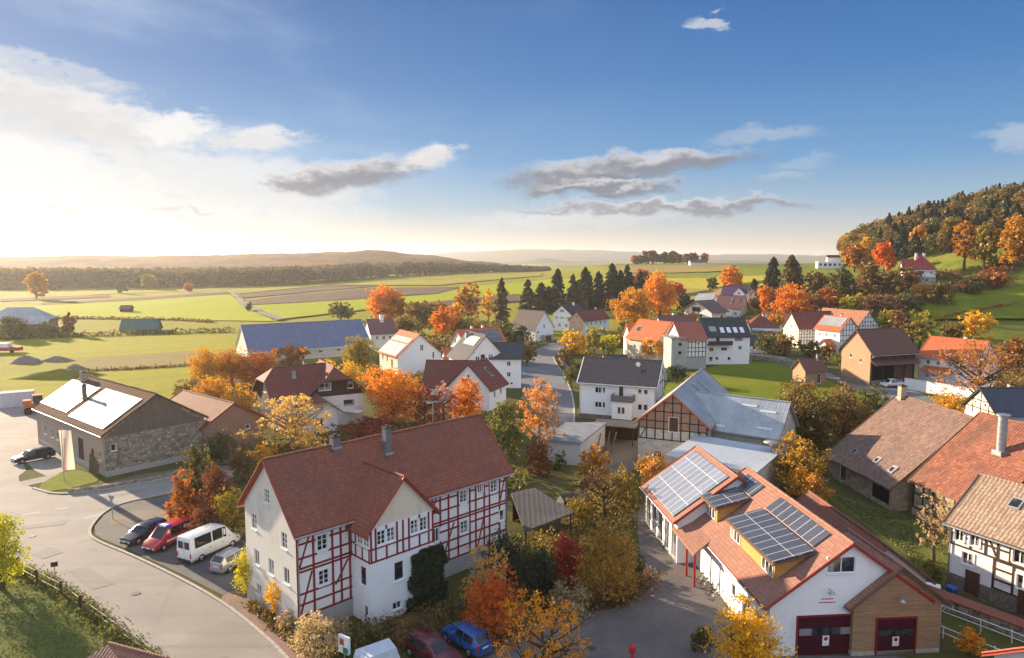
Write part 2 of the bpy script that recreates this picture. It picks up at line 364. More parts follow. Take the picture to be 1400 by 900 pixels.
DOOR_BROWN = planks('brown door boards', (.09, .045, .03), (.12, .06, .04), vertical=True); DARKIN = plain('dark interior', (.012, .011, .01), .9, .1)
CHIM_BRICK = bricks('chimney brick', (.40, .24, .15), (.46, .3, .2), (.4, .35, .3)); CHIM_GREY = plain('grey chimney cladding', (.16, .16, .17), .6, .4, .2)

POLYDATA = '''
road_main: -113.8,125.0 -80.1,107.8 -62.8,89.2 -61.5,84.6 -56.8,81.0 -52.3,78.1 -48.6,79.6 -44.3,82.9 -41.6,85.5 -37.2,91.8 -33.9,84.6 -39.2,79.6 -43.6,75.9 -43.8,72.8 -42.8,69.0 -41.5,66.6 -39.6,65.0 -34.8,62.0 -27.9,57.1 -23.2,53.4 -19.3,49.7 -15.1,45.2 -9.7,37.9 -13.8,33.4 -23.7,45.2 -27.0,48.0 -33.5,53.1 -40.1,57.8 -46.4,61.3 -67.6,73.2
kerb: -39.2,79.6 -43.6,75.9 -43.8,72.8 -42.8,69.0 -41.5,66.6 -39.6,65.0 -34.8,62.0 -27.9,57.1 -23.2,53.4 -19.3,49.7 -15.1,45.2 -9.7,37.9
yard: -108.5,135.1 -94.5,127.5 -88.1,130.2 -74.5,108.7 -57.6,89.2 -57.0,84.6 -62.8,89.2 -80.1,107.8 -113.8,125.0
parking: -38.6,79.1 -43.3,75.5 -43.3,72.3 -42.4,69.0 -41.0,66.8 -39.7,65.7 -34.9,62.6 -27.8,57.6 -23.3,54.2 -22.2,56.1 -25.0,65.3 -33.4,77.9
sidewalk: -23.3,54.2 -23.2,53.4 -19.3,49.7 -15.1,45.2 -9.7,37.9 -7.6,37.9 -12.8,44.9 -17.1,49.7 -20.3,53.4 -22.2,56.1
court: 13.6,75.5 17.1,77.9 17.4,62.0 17.7,52.4 18.2,45.8 23.0,45.5 28.1,45.7 26.9,38.5 8.3,37.3 0.0,37.9 -3.0,44.9 0.0,48.1 3.4,51.5 8.5,51.9 11.0,56.1
road_vil: 26.1,249.0 22.0,244.2 15.0,231.0 7.8,213.6 4.1,194.1 2.2,175.4 2.0,146.9 2.4,125.0 3.2,108.7 4.8,99.2 8.7,99.2 9.9,108.7 11.5,125.0 12.5,142.7 12.4,164.0 11.6,184.3 11.8,197.1 15.9,210.1 24.9,233.1
road_right: 49.0,194.1 63.1,200.2 71.3,188.4 72.8,170.7 72.2,152.2 71.4,135.1 70.2,125.0 78.1,125.0 84.4,142.7 78.4,148.6 74.9,157.9 76.7,177.8 75.1,198.7 66.2,210.1
lawn: 35.4,156.0 47.0,171.8 58.6,185.6 69.3,183.0 70.9,166.2 70.6,148.6 70.3,132.9 70.8,125.0 57.9,113.7 41.6,108.7 34.4,125.0 28.6,135.1
lawn_ll: -64.6,69.8 -45.8,60.4 -39.5,57.0 -33.2,52.4 -27.1,47.6 -23.9,44.9 -13.8,33.4 -33.7,33.4
lawn_r: 36.2,80.4 40.7,73.2 48.6,75.5 36.6,56.1 33.5,53.6 36.2,62.0 36.2,73.2
island: -56.8,81.0 -57.6,89.2 -49.7,84.6 -49.2,82.0 -53.2,79.4
yard_mid: 15.0,108.7 19.1,104.2 16.4,89.2 13.8,86.0 9.5,89.2 9.7,96.1
f1: -274.8,411.6 -210.1,521.2 -103.4,305.2 -153.6,312.6 -240.3,328.5 -283.1,387.4
f2: -169.6,231.0 -102.8,261.7 -81.2,211.9 -98.3,203.4 -116.3,194.1 -138.6,188.4
f3: -333.2,456.5 -317.3,553.8 -249.4,614.3 -273.8,688.8 -364.0,635.7 -379.9,520.8
fb1: -351.7,482.0 -310.4,541.8 -285.4,497.9 -327.4,448.6
fb2: -289.7,432.6 -257.5,494.1 -231.2,569.3 -213.8,531.8 -238.9,458.3 -274.8,411.6
fb3: -203.1,510.3 -182.3,583.7 -165.4,635.7 -113.0,603.2 -152.4,542.0 -181.5,465.5
fb4: -168.5,442.8 -156.2,499.6 -118.5,569.2 -40.2,568.5 -51.8,497.7 -106.2,442.9 -149.8,404.6
fb5: -55.7,411.0 0.0,474.8 92.4,493.0 87.1,464.5 0.0,420.8 -50.3,370.7
fg5: -149.9,399.0 -104.7,436.6 -51.1,490.6 -40.8,559.7 42.2,676.2 112.0,599.0 93.3,497.8 0.0,481.4 -59.3,405.7 -100.4,320.1 -102.9,312.5
fg6: -211.3,531.1 -177.9,657.6 -70.2,675.5 35.3,850.0 31.1,747.2 -61.5,591.5 -114.1,609.2 -167.4,643.7 -203.9,529.0
track: -224.6,555.8 -215.8,542.5 -145.7,393.3 -101.3,312.5 -102.8,305.2 -147.8,388.1
fbr: -115.4,192.7 -94.1,208.4 -79.2,188.4 -82.0,177.8 -99.3,168.4 -110.6,164.0
fy: -121.0,164.0 -99.3,168.4 -82.0,177.8 -65.8,156.0 -59.6,125.0 -88.1,130.2 -102.7,138.8
fk: 109.1,808.5 188.4,605.4 150.5,483.0 124.2,598.1 94.8,702.0
fk2: 114.5,551.0 148.4,408.1 134.5,369.3 110.8,443.6 97.8,522.1
fk3: 96.0,512.2 131.6,372.0 118.2,354.4 97.0,404.6
meadow: 168.3,274.0 199.8,266.6 180.8,240.2 148.6,245.0 150.7,262.6
'''
TREEDATA = '''
round lime -41.93 55.36 0.00 6.58 4.31|yellow green tree at the lawn fence corner beside the wide road
round olive -33.18 72.11 0.00 7.37 3.70|olive green tree, tallest of the clump behind the parked cars
shrub rustorange -32.97 68.65 0.00 5.84 3.39|orange brown bush at the road side of the clump by the parking bay
round rust -29.72 68.65 0.00 6.51 3.83|rusty brown tree in the middle of the clump behind the red van
round oliveyellow -26.78 65.31 0.00 5.22 3.93|olive yellow tree between the white van and the half-timbered house
shrub yellowgreen -21.13 54.10 0.00 4.15 2.81|bright yellow green bush at the left gable of the red half-timbered house
shrub yellow -17.35 50.64 0.00 3.22 2.75|golden yellow bush at the front corner of the red half-timbered house
shrub straw -13.32 44.92 0.00 3.36 3.64|straw coloured dry shrub at the kerb below the red half-timbered house
shrub straw -12.12 46.43 0.00 2.24 2.23|small straw coloured shrub behind the yellow sign box
shrub darkgreen -0.73 56.41 0.00 4.44 3.78|dark green bush under the timbered right wing of the large red roofed house
shrub darkgreen 2.08 54.60 0.00 4.31 3.31|dark green bush between the carport and the orange tree
shrub olive -9.85 46.07 0.00 1.80 2.82|low olive bush in front of the white bay corner
shrub brown -7.18 46.81 0.00 1.83 3.07|low brown bush in the bed beside the dark red car
sparse paleorange -1.75 49.99 0.00 5.89 4.23|thin pinkish orange tree rising behind the dense orange crown by the blue car
round orangered -1.15 47.95 0.00 4.81 4.60|dense bright orange red crown beside the blue car
sparse orange 1.87 40.24 0.00 6.83 5.82|thin orange tree in the foreground right of the blue car
round red 4.69 55.36 0.00 4.73 3.36|crimson tree next to the rounded orange tree in the courtyard bed
round orangegreen 7.67 53.37 0.00 6.01 5.32|rounded orange and green tree at the edge of the paved courtyard
shrub darkgreen 10.20 55.88 0.00 3.15 1.82|dark green bush on the courtyard side of the rounded orange tree
shrub oliveyellow 1.62 57.50 0.00 2.72 2.49|olive yellow bush left of the crimson tree
shrub straw 4.49 51.52 0.00 2.23 3.92|low straw coloured bush in front of the crimson tree
round yellow 14.59 41.32 0.00 5.72 5.07|vivid yellow tree in the foreground in front of the fire station
shrub olive 13.14 46.07 0.00 1.80 2.22|small olive bush on the courtyard island near the vivid yellow tree
sparse olivebrown 9.58 70.64 0.00 5.61 6.36|tall thin olive brown tree between the flat garage and the solar roof
shrub oliveyellow 6.76 69.83 0.00 2.78 3.45|olive bush at the foot of the tall thin olive brown tree
round orangetop 9.71 80.95 0.00 4.96 3.98|small bright orange crown beside the flat roofed garage
shrub paleorange 16.73 80.95 0.00 4.26 4.32|pale orange bush against the timber barn wall
round olive -1.13 88.53 0.00 8.64 5.08|olive tree right behind the ridge end of the large red roof
sparse paleorange 3.68 93.20 0.00 10.67 6.92|thin pale orange tree beside the curving village road
shrub rust 3.49 86.05 0.00 4.69 3.85|dense rust brown round bush at the flat roofed garage
shrub darkgreen 5.91 87.90 0.00 2.69 2.06|small dark green bush touching the flat roofed garage
sparse palegold -30.49 95.36 0.00 7.94 12.15|wide pale golden tree in front of the brown chalet
shrub redrust -21.08 101.61 0.00 4.18 6.69|reddish bush below the white basement of the chalet
round orange -19.48 112.63 0.00 9.54 11.67|large round orange tree right of the brown chalet
sparse redrust -13.62 106.84 0.00 7.13 6.11|rust red thin tree between two orange trees
sparse pink -11.09 111.13 0.00 7.29 5.41|thin pinkish tree in front of the dark red cross gabled roof
round orange -7.53 112.63 0.00 7.74 6.19|pointed orange tree in front of the white cross gable
shrub oldgold -63.36 143.55 0.00 8.86 8.76|old gold bush at the field end of the row by the stone barn
shrub oldgold -59.23 146.89 0.00 8.12 8.97|old gold bush in the middle of the row below the blue roof
shrub rustorange -54.58 148.62 0.00 7.59 8.76|orange brown bush of the row behind the chalet
shrub gold -54.53 125.01 0.00 5.89 7.39|golden bush right behind the brick annex of the stone barn
shrub gold -47.80 121.97 0.00 5.10 6.45|golden bush between brick annex and chalet
shrub rustorange -56.51 177.84 0.00 4.90 10.46|orange bush in front of the pale base of the blue roofed barn
round oliveyellow -35.49 161.94 0.00 9.27 8.17|dense olive yellow tree at the right end of the blue roofed barn
shrub gold -34.82 148.62 0.00 5.07 6.89|golden bush right of the chalet roof
round orange -55.22 305.23 0.00 15.30 19.10|orange tree standing behind the purple roofed house
round olive -76.45 312.52 0.01 7.85 11.75|dark olive tree at the field edge behind the blue roof
round olivebrown -33.72 251.44 0.00 11.60 12.62|olive brown tree right of the lone orange tree
round orange -22.98 233.13 0.00 11.26 11.22|orange tree behind the solar roofed house
sparse rustorange -17.50 278.77 0.00 17.77 10.47|tall amber tree, the left one of the tall pair at the field edge
sparse gold -9.54 284.95 0.00 15.19 7.14|slim golden tree beside the tall brown conifer
conifer browngreen -3.92 267.16 0.00 19.82 7.25|tall brown green conifer at the bend of the row
shrub olive -2.21 210.12 0.00 8.41 10.13|grey olive bush next to the steep grey gabled roof
conifer spruce 8.10 352.50 0.26 16.53 8.82|dark spruce standing first in the spruce row
conifer spruce 14.73 352.50 0.26 15.07 9.55|dark spruce, lower one beside the first spruce
conifer spruce 22.82 352.50 0.26 22.01 9.54|tall dark spruce behind the small white gable
conifer spruce 38.64 370.15 0.47 22.33 11.56|tall broad spruce over the cream gabled house
conifer spruce 45.57 369.95 0.48 20.02 8.47|narrow spruce in the middle of the tall spruce group
conifer spruce 52.49 369.71 0.50 24.21 10.77|tallest spruce of the group
conifer spruce 60.54 369.39 0.52 23.43 9.99|tall spruce next to the tallest one
conifer spruce 69.05 378.02 0.69 19.67 9.44|spruce closing the group beside the yellow tree
sparse redrust 18.41 352.50 0.26 11.77 5.88|thin reddish tree among the spruces
round yellow 47.41 272.84 0.00 15.70 17.66|vivid yellow orange tree above the big orange roof
round orange 67.54 319.89 0.05 20.67 15.33|orange tree rising behind the vivid yellow one
round orangered 89.52 379.57 1.38 12.66 11.07|slim orange red tree above the dark round evergreen
round redrust 81.73 435.58 2.15 18.10 15.41|dull red tree beyond the spruce group
round darkgreen 81.07 327.34 0.11 10.95 8.20|dark rounded evergreen left of the chalet with carved balcony
round orange 124.40 398.36 10.08 12.39 14.08|orange tree alone in the upland field
round olive 118.02 415.22 8.50 7.76 6.91|small dark tree beside the lone upland orange tree
conifer spruce 127.14 370.03 10.51 6.15 6.93|small dark fir in the upland field
conifer spruce 127.27 343.22 10.28 17.78 9.27|dark spruce left of the brown spruce
conifer browngreen 125.72 316.60 9.60 19.36 11.84|broad brownish spruce at the hamlet edge
round orange 109.22 272.01 2.94 14.20 16.45|brilliant orange tree behind the white timbered house with red roof
shrub orange 109.19 300.43 4.21 11.28 8.14|small orange tree next to the dark roofs
round rustorange 126.16 278.44 7.04 8.71 12.77|orange red tree behind the long pale red roof
shrub lime 130.80 267.61 6.70 7.27 10.05|flat yellow green bush above the long pale red roof
round brown 134.07 307.94 12.00 9.59 11.53|brown tree on the slope below the flat white building
round olive 136.18 290.36 11.04 12.06 12.08|olive tree on the slope below the brown orange tree
round brown 142.67 279.31 11.06 14.50 12.78|brown tree under the brilliant orange red tree
round olivebrown 146.76 273.32 10.84 11.36 12.51|olive brown tree left of the hill house
round brown 157.50 279.04 13.99 9.84 9.86|brown tree in front of the hill house base
shrub yellow 155.32 267.92 11.15 6.69 8.37|yellow bush below the hill house
round olivebrown 159.14 260.74 9.95 8.69 10.86|olive tree at the top of the meadow
shrub olive 146.93 260.64 8.32 5.99 12.50|olive bush at the upper meadow corner
shrub brown 136.24 260.85 6.66 7.09 14.15|brown bush above the half-timbered barn gable
shrub rust 174.32 270.80 13.81 5.07 7.89|rust bush on the meadow bank
shrub rustorange 188.30 273.24 15.39 6.24 9.66|orange rust bush at the upper meadow edge
shrub olive 177.75 268.68 13.35 5.03 8.39|olive bush between two rust bushes on the meadow bank
round orangered 166.42 315.41 20.81 13.66 9.15|brilliant orange red tree below the wooded hill
round rustorange 166.81 343.24 20.97 13.45 11.38|brown orange tree at the foot of the wooded hill
round oldgold 190.67 375.11 24.29 13.90 10.88|old gold tree at the forest foot
round gold 198.80 345.65 28.07 14.90 9.29|golden tree right behind the hill house
sparse oldgold 190.98 297.66 22.39 20.19 11.09|tall amber poplar right of the hill house
round oliveyellow 194.53 290.50 22.50 19.11 9.02|tall olive poplar beside the amber poplar
round oldgold 200.68 282.19 22.63 21.44 12.84|large amber tree at the forest edge
round oliveyellow 204.06 328.43 30.38 15.15 10.18|olive yellow tree above the amber poplar
round gold 145.45 219.45 1.12 9.69 10.56|round golden tree on the green meadow slope
round rustbrown 116.86 209.24 0.11 11.89 6.57|dark brown tree behind the brick barn roof
sparse oliveyellow 119.14 203.30 0.02 11.99 10.64|spiky olive yellow tree behind the brick barn
shrub rust 121.13 166.19 0.00 8.45 8.73|russet hedge bush at the frame edge behind the orange roofed house
sparse brownorange 78.68 116.30 0.00 13.29 15.94|large thin russet tree in front of the white house with orange roof
shrub gold 72.35 113.66 0.00 4.89 7.22|golden bush behind the white garden wall
round olivebrown 41.06 96.85 0.00 10.23 8.62|dark olive tree at the lawn corner beyond the grey metal barn
round brown 46.99 97.61 0.00 9.27 7.86|brown tree between lawn and large brown barn roof
round olive 55.16 105.93 0.00 7.53 6.28|olive tree nearest the brick hut lane
round goldbrown 32.79 78.87 0.00 6.90 6.57|rounded golden brown tree right of the grey metal roof
shrub gold 32.37 75.00 0.00 3.96 5.30|golden bush below the rounded golden brown tree
sparse straw 37.84 60.70 0.00 6.08 3.53|thin straw coloured tree on the lawn behind the fire station
shrub olivebrown -35.54 228.95 0.00 8.67 12.46|brown olive bush mass left of the orange tree behind the solar roofed house
shrub olive -17.75 241.94 0.00 7.12 11.14|dark olive bush mass under the tall amber tree
shrub olivebrown -9.78 233.13 0.00 6.87 9.76|brown bush below the slim golden tree
shrub olive 1.10 210.12 0.00 7.09 8.81|dark bush at the left foot of the steep taupe roof
conifer spruce 18.41 352.50 0.26 13.24 8.08|smaller spruce squeezed behind the white gable
conifer spruce 31.31 361.23 0.35 18.81 9.03|dark spruce between the tall ones behind the cream gabled house
conifer spruce 57.09 369.53 0.51 20.76 9.23|dark spruce filling the gap beside the tallest spruce
conifer browngreen 33.94 361.19 0.35 15.81 9.03|brownish fir in front of the spruce group
round rustorange -49.47 305.23 0.00 10.22 9.56|orange brown tree right beside the big lone orange tree
round brown -32.80 284.95 0.00 10.15 8.93|dull brown tree at the back of the row by the fields
shrub oliveyellow 2.50 117.94 0.00 3.05 4.25|olive bush on the left verge of the village road
shrub gold -40.78 155.96 0.00 4.65 4.93|golden bush directly behind the chalet ridge
shrub olivebrown -61.29 130.19 0.00 4.46 5.50|brown bush at the left end of the row by the stone barn
shrub brown 118.07 275.63 4.93 8.06 11.50|brown bush at the left foot of the orange red slope trees
shrub olivebrown 113.41 301.76 5.37 8.19 10.07|olive brown bush between the spruces and the brilliant orange tree
shrub rust 104.71 346.02 3.64 5.78 8.66|rust bush beside the violet roof
shrub olive 122.06 242.89 2.45 7.14 8.63|dark bush behind the timbered barn ridge
shrub brown 118.97 220.24 0.56 6.96 6.92|brown bush against the back of the brick barn
shrub olive 91.32 125.01 0.00 4.29 4.76|dark bush at the frame edge by the blue black roof
shrub olivebrown 43.41 111.13 0.00 3.95 4.71|olive brown bush at the lawn edge over the grey metal roof
shrub oliveyellow 12.15 75.46 0.00 4.15 4.04|olive yellow bush between the thin olive brown tree and the fire station
shrub olivebrown 6.31 60.70 0.00 2.18 2.89|olive brown bush behind the rounded orange and green tree
shrub gold -32.37 89.17 0.00 3.31 3.80|golden bush right above the left ridge end of the large red roof
shrub rust -29.31 64.96 0.00 3.76 3.08|rusty low bush directly behind the red van
shrub olive -26.31 69.83 0.00 4.02 3.00|dark olive bush in the gap between the white minibus and the house gable
shrub straw -15.87 48.35 0.00 1.77 2.43|straw coloured shrub between the golden bush and the tallest straw shrub at the kerb
shrub rustorange 65.55 256.47 0.00 7.54 6.97|orange brown bush against the dull red roof behind the farm
shrub brown 109.59 312.42 4.61 8.48 9.77|brown bush behind the violet roofed house
shrub gold 97.91 258.33 0.89 7.59 7.02|golden bush at the left corner of the cream gable
shrub olivebrown 77.05 197.13 0.00 5.83 5.79|olive brown bush at the lane side of the cream gable
shrub rust 85.55 188.38 0.00 4.39 4.35|rust bush beside the orange porch
shrub oliveyellow 129.50 239.71 2.77 7.04 7.52|olive yellow bush above the chestnut barn roof
shrub rustorange -9.73 177.84 0.00 4.90 4.86|orange bush between the solar roof and the tall white house
shrub brown 3.74 177.84 0.00 6.03 4.86|brown bush at the left edge of the village road
shrub olive -27.89 143.55 0.00 4.29 5.15|dark green bush at the foot of the blank white gable
shrub rust 38.22 224.93 0.00 5.69 5.66|rust bush before the orange farm roof
shrub olivebrown 137.26 218.09 0.82 6.89 7.77|olive brown bush behind the orange roofed white house
shrub rustorange -33.45 320.01 0.04 8.04 10.02|orange bush in the row at the edge of the fields
shrub gold -23.94 305.23 0.00 8.95 8.29|golden bush in the row at the edge of the fields
shrub gold 17.60 197.13 0.00 7.08 8.68|golden bush at the bend of the village road
shrub oliveyellow 23.56 200.23 0.00 7.61 8.40|olive bush right of the golden bush at the bend
shrub lime 26.53 191.21 0.00 6.47 6.42|yellow green bush beside the small grey roofed hut
shrub olive 34.66 217.28 0.00 7.78 6.83|olive bush below the red roof of the cream gabled house
shrub yellow 37.14 182.96 0.00 6.58 7.68|yellow bush against the grey tower wall
shrub darkgreen 36.12 152.20 0.00 3.89 5.45|low dark bush at the foot of the grey tower wall
sparse gold -320.58 473.12 0.01 18.19 12.80|lone golden tree in the hazy fields
round olive -307.60 553.03 0.06 10.35 8.06|small olive tree in the far field strips
round oliveyellow -328.22 635.70 0.00 13.20 13.22|far round tree in front of the dark wood
round orange -261.18 567.42 0.54 7.67 7.09|tiny orange tree at the far ploughed strip
round oliveyellow -274.72 874.95 0.75 11.79 14.55|far pale tree before the dark wooded ridge
shrub olive -169.76 237.45 0.00 7.49 10.94|dark bush in front of the grey field barn
shrub olive -160.76 241.94 0.00 5.60 7.60|dark bush right of the grey field barn
shrub rust -159.63 251.44 0.00 7.92 5.26|brown bush between field barn and green shed
shrub olive -136.41 362.89 0.23 4.55 3.03|tiny bush beside the pale field track
round orange 31.28 45.53 0.00 1.89 1.99|low orange bush under the pipe railing
shrub olive -38.08 89.17 0.00 4.85 4.75|dark olive bush in the shade of the brick annex
shrub brown -32.91 83.14 0.00 4.18 3.90|brown bush behind the left gable of the large red roofed house
shrub olive 35.06 56.15 0.00 2.03 1.83|low olive bush at the yard corner by the blue bin
shrub olivebrown 40.09 104.16 0.00 3.83 4.42|olive brown bush beyond the grey metal roof
shrub brown 13.10 177.84 0.00 4.15 4.11|brown hedge bush on the bend of the road
shrub olive 12.40 146.89 0.00 4.70 3.72|olive hedge bush left of the dark brown roof
shrub rustorange -57.45 305.23 0.00 5.12 5.74|low orange bush beside the purple roofed house
shrub olive 82.82 194.12 0.00 4.52 6.93|dark garden bush in front of the white house with grey solar roof
shrub olive 73.14 224.93 0.00 4.27 7.07|dark garden bush under the red hipped roof
round olive 71.45 197.13 0.00 5.83 5.38|small garden tree behind the lane wall
'''

# ------------------------------------------------------------------ terrain
def ss(t):
    t = max(0., min(1., t)); return t*t*(3-2*t)
def terr(x, y):
    f = 22*ss((x-80)/100)*ss((y-200)/120)
    pl = (10*ss((x+330)/330)+12*ss((x-20)/160))*ss((y-300)/550)
    z = f+pl*(1-f/22)
    z += (60*(1-math.exp(-(x-max(186, .435*y))/120)) if x > max(186, .435*y) else 0)*ss((y-215)/90)
    if y > 900: z -= 0.6*z*ss((y-900)/600)
    return z
def grass(name, a, b, c, patch=.02, fine=.9):
    def f(N):
        p = geopos(N)
        n1 = N.noise(p, patch, 5, .6).outputs[0]; n2 = N.noise(p, fine, 5, .7).outputs[0]; n3 = N.noise(p, .16, 4, .6).outputs[0]
        k = N.mix(N.smooth(n1, .35, .65), a, b)
        k = N.mix(N.m('MULTIPLY', N.smooth(n3, .5, .75), .55), k, c)
        k = N.mix(N.m('MULTIPLY', N.lin(n2, .3, .7), .45), k, tuple(v*.45 for v in a))
        if patch < .05 and name != 'village grass':
            sx = N.n('ShaderNodeSeparateXYZ', {0: N.n('ShaderNodeMapping', {'Vector': N.mix(.02, p, N.noise(p, .03, 3).outputs[1]), 'Rotation': (0, 0, R(62))}).outputs[0]})
            w1 = N.m('POWER', N.m('ABSOLUTE', N.m('SINE', N.m('MULTIPLY', sx.outputs[0], .17))), 14)
            w2 = N.noise(N.n('ShaderNodeCombineXYZ', {0: N.m('MULTIPLY', sx.outputs[0], .22), 1: N.m('MULTIPLY', sx.outputs[1], .008)}).outputs[0], 1.0, 5, .7).outputs[0]
            k = N.mix(N.m('MULTIPLY', w1, .22), k, tuple(v*.55 for v in a)); k = N.mix(N.m('MULTIPLY', N.smooth(w2, .4, .7), .4), k, tuple(v*.72 for v in c))
        return princ(N, k, .95, .05, bump=n2, bs=.8, bd=.12)
    return mat(name, f)
G_GROUND = grass('village grass', (.075, .095, .02), (.105, .115, .028), (.13, .10, .05))
G_LAWN = grass('lawn grass', (.14, .175, .014), (.20, .22, .02), (.20, .18, .035), .06)
G_LAWN2 = grass('mossy lawn grass', (.105, .125, .032), (.15, .16, .04), (.16, .12, .055), .09, 2.2)
G_FIELD = grass('field grass', (.27, .265, .012), (.33, .30, .016), (.30, .24, .04), .012, .35)
G_BRIGHT = grass('young crop', (.30, .345, .008), (.37, .38, .01), (.33, .32, .02), .012, .35)
G_STUB = grass('dry stubble', (.27, .20, .07), (.23, .20, .05), (.30, .22, .10), .03, .35)
G_PLOW = grass('ploughed soil', (.13, .085, .06), (.16, .105, .075), (.12, .075, .055), .02, .4)
G_PALE = grass('pale meadow', (.30, .27, .03), (.34, .29, .04), (.33, .25, .06), .015, .35)
def paving(name, c1, c2, crack=(.05, .045, .04), patch=.25, sc_=.22):
    def f(N):
        p = geopos(N)
        n1 = N.noise(p, sc_, 6, .6).outputs[0]; n2 = N.noise(p, 14, 4, .7).outputs[0]; n3 = N.noise(p, .06, 3).outputs[0]
        k = N.mix(N.smooth(n1, .35, .68), c1, c2)
        k = N.mix(N.m('MULTIPLY', n2, .35), k, tuple(v*.55 for v in c1))
        k = N.mix(N.m('MULTIPLY', N.smooth(n3, .52, .56), patch), k, tuple(v*.62 for v in c1))
        v = N.n('ShaderNodeTexVoronoi', {'Vector': N.mix(.25, p, N.noise(p, .8, 4).outputs[1]), 'Scale': .16}, feature='DISTANCE_TO_EDGE')
        sv = N.noise(N.n('ShaderNodeMapping', {'Vector': p, 'Rotation': (0, 0, R(38)), 'Scale': (.05, .9, 1)}).outputs[0], 1.0, 5, .6).outputs[0]
        k = N.mix(N.m('MULTIPLY', N.smooth(sv, .48, .72), .45), k, tuple(q*.62 for q in c1))
        n5 = N.noise(p, .5, 2).outputs[0]
        k = N.mix(N.m('MULTIPLY', N.smooth(n5, .66, .70), .35), k, tuple(q*.55 for q in c1))
        k = N.mix(N.m('MULTIPLY', N.smooth(v.outputs[0], .004, .0), .16), k, crack)
        return princ(N, k, .85, .25, bump=n2, bs=.3, bd=.01)
    return mat(name, f)
ASPH = paving('worn pale asphalt', (.265, .24, .215), (.32, .285, .255)); ASPH_D = paving('dark parking asphalt', (.105, .10, .098), (.14, .13, .125))
ASPH_V = paving('village asphalt', (.17, .17, .175), (.21, .205, .205)); DIRT = paving('earth yard', (.15, .12, .09), (.20, .165, .125), patch=.1)
def cobble():
    def f(N):
        p = geopos(N)
        br = N.n('ShaderNodeTexBrick', {'Vector': N.n('ShaderNodeMapping', {'Vector': p, 'Rotation': (0, 0, R(12))}).outputs[0], 'Color1': (.15, .13, .125), 'Color2': (.19, .165, .155), 'Mortar': (.07, .06, .055), 'Scale': 1.0, 'Mortar Size': .012, 'Brick Width': .22, 'Row Height': .16})
        n1 = N.noise(p, .18, 5, .6).outputs[0]
        c = N.mix(N.smooth(n1, .4, .7), br.outputs[0], (.105, .095, .09))
        return princ(N, c, .8, .25, bump=br.outputs[1], bs=-.3, bd=.01)
    return mat('courtyard paving', f)
def redpave():
    def f(N):
        p = geopos(N)
        br = N.n('ShaderNodeTexBrick', {'Vector': N.n('ShaderNodeMapping', {'Vector': p, 'Rotation': (0, 0, R(45))}).outputs[0], 'Color1': (.25, .15, .115), 'Color2': (.30, .19, .15), 'Mortar': (.12, .09, .075), 'Scale': 1.0, 'Mortar Size': .012, 'Brick Width': .22, 'Row Height': .11})
        n1 = N.noise(p, .4, 5, .6).outputs[0]
        return princ(N, N.mix(N.m('MULTIPLY', N.smooth(n1, .45, .75), .5), br.outputs[0], (.14, .11, .09)), .85, .2, bump=br.outputs[1], bs=-.3, bd=.01)
    return mat('reddish block paving', f)
COBBLE = cobble(); REDPAVE = redpave(); KERBM = plain('kerb stone', (.38, .34, .30), .85, .2, var=.2, scale=4); PAINT = plain('worn road paint', (.44, .42, .39), .8, .2, var=.15, scale=9)

def make_ground():
    xs = sorted(set([-7000, -5000, -3500, -2600, -2000, -1600, -1300, -1100] + [float(v) for v in range(-1000, -300, 20)] + [float(v) for v in range(-300, 80, 20)] + [float(v) for v in range(80, 520, 5)] + [float(v) for v in range(520, 1000, 20)] + [1100, 1300, 1600, 2000, 2600, 3500, 5000, 7000]))
    ys = sorted(set([-400, -200, -100, 0, 50, 100, 150] + [float(v) for v in range(190, 460, 5)] + [float(v) for v in range(460, 1000, 15)] + [float(v) for v in range(1000, 1600, 50)] + [1800, 2200, 2800, 3500, 4500, 5800, 7400]))
    vs = [(x, y, terr(x, y)) for y in ys for x in xs]; nx = len(xs)
    fs = [(j*nx+i, j*nx+i+1, (j+1)*nx+i+1, (j+1)*nx+i) for j in range(len(ys)-1) for i in range(nx-1)]
    mb = MB(); mb.mesh(vs, fs, 0, True)
    def f(N):
        p = geopos(N); s = N.n('ShaderNodeSeparateXYZ', {0: p})
        n1 = N.noise(p, .02, 5, .6).outputs[0]; n2 = N.noise(p, .9, 5, .7).outputs[0]; n3 = N.noise(p, .16, 4, .6).outputs[0]
        near = N.mix(N.smooth(n1, .35, .65), (.085, .095, .022), (.12, .105, .034))
        near = N.mix(N.m('MULTIPLY', N.smooth(n3, .45, .7), .6), near, (.10, .072, .042))
        far = N.mix(N.smooth(n1, .38, .62), (.25, .25, .014), (.29, .25, .03))
        hill = N.mix(N.smooth(n3, .4, .65), (.13, .17, .02), (.21, .20, .04))
        m1 = N.smooth(N.m('SUBTRACT', s.outputs[1], N.m('MULTIPLY', s.outputs[0], .9)), 215, 245)
        c = N.mix(m1, near, far)
        c = N.mix(N.m('MULTIPLY', N.smooth(s.outputs[0], 95, 125), N.smooth(s.outputs[1], 170, 205)), c, hill)
        c = N.mix(N.m('MULTIPLY', N.lin(n2, .3, .7), .4), c, (.03, .035, .012))
        return princ(N, c, .95, .05, bump=n2, bs=.8, bd=.1)
    o = mb.build('ground', mat('ground cover', f), uv=False); o['kind'] = 'structure'
make_ground()

